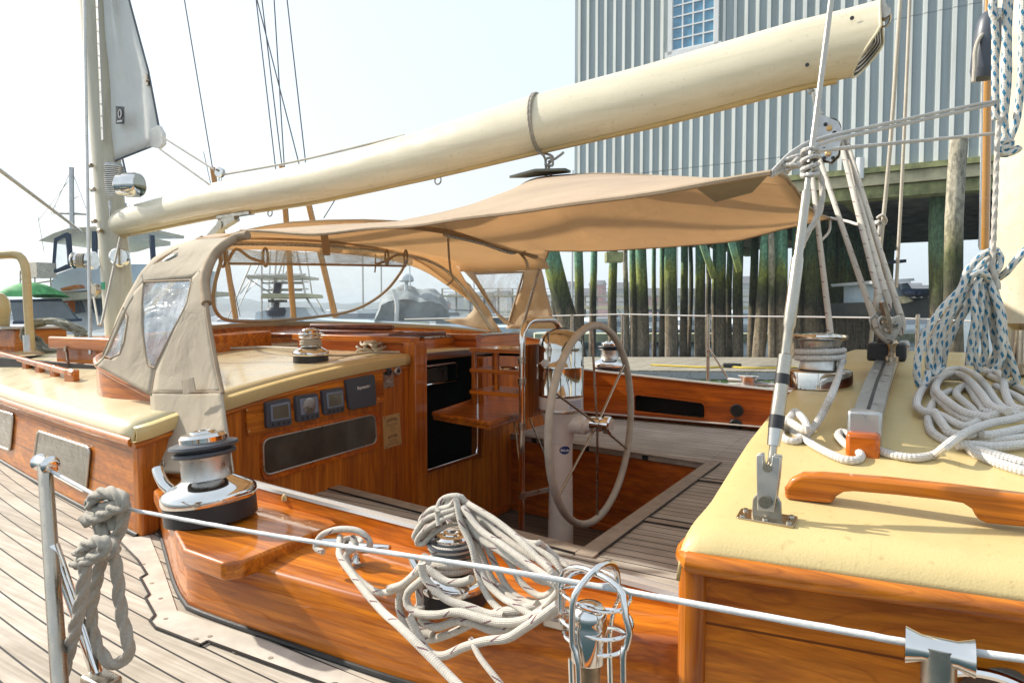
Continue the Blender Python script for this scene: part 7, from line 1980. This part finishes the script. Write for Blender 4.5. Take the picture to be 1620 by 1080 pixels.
sb = [(556, 45, 9, 2.6, 'boatwhite', 'white cabin cruiser left of the front window zipper', True, 0), (575, 70, 9, 2.9, 'boatblue', 'pale blue sloop with a bare mast, left of two', False, 11), (604, 80, 9, 2.9, 'boatwhite', 'sloop with a bare mast, right of two by the zipper', False, 12), (390, 34, 7, 2.8, 'boatblue', 'low teal and white boat at the left edge of the front window', True, 0),
      (690, 60, 9, .3, 'boatwhite', 'white cruiser just right of the covered boat', True, 0), (712, 45, 7, .4, 'navy', 'dark blue boat at the right edge of the front window', True, 0), (786, 36, 8, .6, 'boatwhite', 'white boat blurred behind the side window', True, 0),
      (900, 40, 7, .5, 'boatwhite', 'white boat between the first piles', True, 0), (950, 36, 7, .6, 'boatblue', 'pale boat behind the second group of piles', True, 0), (1035, 42, 8, .5, 'boatwhite', 'white boat seen through the middle of the piles', True, 0), (1100, 40, 7, .5, 'navy', 'dark boat seen through the piles above the stanchion', True, 0), (1178, 46, 9, .5, 'boatwhite', 'white boat in the gap between brown footed piles', True, 0),
      (1455, 60, 8, .4, 'boatwhite', 'white boat beyond the work boat', True, 0), (1470, 75, 10, .5, 'boatblue', 'farther pale boat beyond the work boat', True, 0), (30, 40, 9, 2.7, 'boatwhite', 'white boat at the far left edge', True, 0), (750, 90, 9, .5, 'boatwhite', 'distant sloop seen in the side window', False, 12), (905, 55, 10, .6, 'navy', 'dark sloop with a tall mast between the first piles', False, 13), (1002, 58, 9, 2.8, 'boatwhite', 'white sloop with a mast by the thin pale pole', False, 12), (1158, 70, 11, .7, 'boatwhite', 'larger white boat behind the right hand piles', True, 0), (1070, 80, 10, .4, 'boatblue', 'pale sloop with a mast beyond the thickest pile', False, 12), (1425, 42, 7, .5, 'boatwhite', 'small white boat over the bow of the work boat', True, 0)]
for px, D, L, hd, mt, lb, cb_, mh in sb: small_boat(px, D, L, YAW+hd, M[mt], lb, cb_, mastpx=mh)
# far floating docks between the boats
for k, (px0, px1, D, zc, lb) in enumerate(((845, 1500, 30, -1.2, 'nearer grey floating dock behind the piles'), (860, 1500, 48, -1.1, 'farther grey floating dock behind the piles'), (340, 760, 55, -1.2, 'long low dock beyond the front window'))):
    a = CAMLOC+ray(px0, 540)*D; b = CAMLOC+ray(px1, 540)*D; a.z = b.z = EYE+zc
    mb = MB(); mb.bar(a, b, 1.6, .35); tag(mb.build('floating_dock', M['dockside']), lb, 'dock')
# houses on the far shore
hr = random.Random(4)
cols = [('white_clapboard', (.62, .62, .58)), ('grey_shingle', (.28, .28, .26)), ('red_barn', (.32, .07, .05)), ('tan_siding', (.45, .40, .30)), ('dark_roof', (.09, .09, .10))]
CM = [plain(n_, c, .8, var=.1, scale=.5) for n_, c in cols]
hl = 0
hlab = {}
for px in (875, 893, 925, 945, 958, 985, 1040, 1075, 1100, 1126, 1160, 1182, 1270, 1405, 1420, 1436, 1452, 1466, 1478, 700, 720, 762, 795):
    D = hr.uniform(260, 410); c = CAMLOC+ray(px, 540)*D; c.z = hr.uniform(1.0, 9) ; wd = hr.uniform(6, 11); hgt_ = hr.uniform(3, 5); m_i = hr.randrange(4)
    side_ = ('left', 'right')[px > 1000]
    e = empty('shore_house', c, '%s house on the far shore %s' % (('small white', 'low grey', 'red', 'tan')[m_i], 'seen through the dodger windows' if px < 810 else 'seen between the left piles' if px < 1000 else 'seen between the middle piles' if px < 1280 else 'beyond the work boat'), 'house', 'houses on the far shore')
    mb = MB(); mb.box(c+Vector((0, 0, hgt_/2-2)), (wd, wd*.7, hgt_+4)); mb.build('wall', CM[m_i], e, flat=True)
    z = c.z+hgt_; h2 = wd*.32
    mb = MB(); a = [Vector((c.x-wd*.55, c.y-wd*.4, z)), Vector((c.x+wd*.55, c.y-wd*.4, z)), Vector((c.x+wd*.55, c.y+wd*.4, z)), Vector((c.x-wd*.55, c.y+wd*.4, z))]
    mb.add(a+[Vector((c.x-wd*.55, c.y, z+h2)), Vector((c.x+wd*.55, c.y, z+h2))], [(0, 1, 5, 4), (2, 3, 4, 5), (0, 4, 3), (1, 2, 5), (3, 2, 1, 0)]); mb.build('roof', CM[4], e, flat=True)
# old wharf with rails and a clutter of posts beyond the piles
for px0, px1, D, zc, hgt_, lb in ((845, 1520, 62, .2, 1.0, 'nearer railed timber wharf glimpsed between the piles'), (700, 1520, 110, 2.2, 1.2, 'farther railed timber wharf glimpsed between the piles')):
    a = CAMLOC+ray(px0, 540)*D; b = CAMLOC+ray(px1, 540)*D; a.z = b.z = EYE+zc
    e = empty('timber_wharf', Vector((a.x, a.y, 0)), lb, 'wharf')
    mb = MB(); mb.bar(a, b, 3, .3); mb.build('wharf_deck', M['timber'], e)
    mb = MB(); n = int((b-a).length/2.2)
    for i in range(n+1): p = a.lerp(b, i/n); mb.bar(Vector((p.x, p.y, -.5)), Vector((p.x, p.y, a.z+hgt_)), .22, .22, (1, 0, 0))
    for k in (1, .5): mb.bar(a+Vector((0, 0, hgt_*k)), b+Vector((0, 0, hgt_*k)), .08, .1)
    for i in range(0, n, 3): mb.bar(a.lerp(b, i/n)+Vector((0, 0, -.3)), Vector((*(a.lerp(b, min(1, (i+1)/n)).xy), .2)), .14, .14, (1, 0, 0))
    w_ = mb.build('wharf_trestle', M['under'], e); w_['kind'] = 'stuff'
# masts of far yachts
for px, D, h, lb in ((868, 60, 14, 'bare mast in the gap left of the leaning pile'),):
    pass
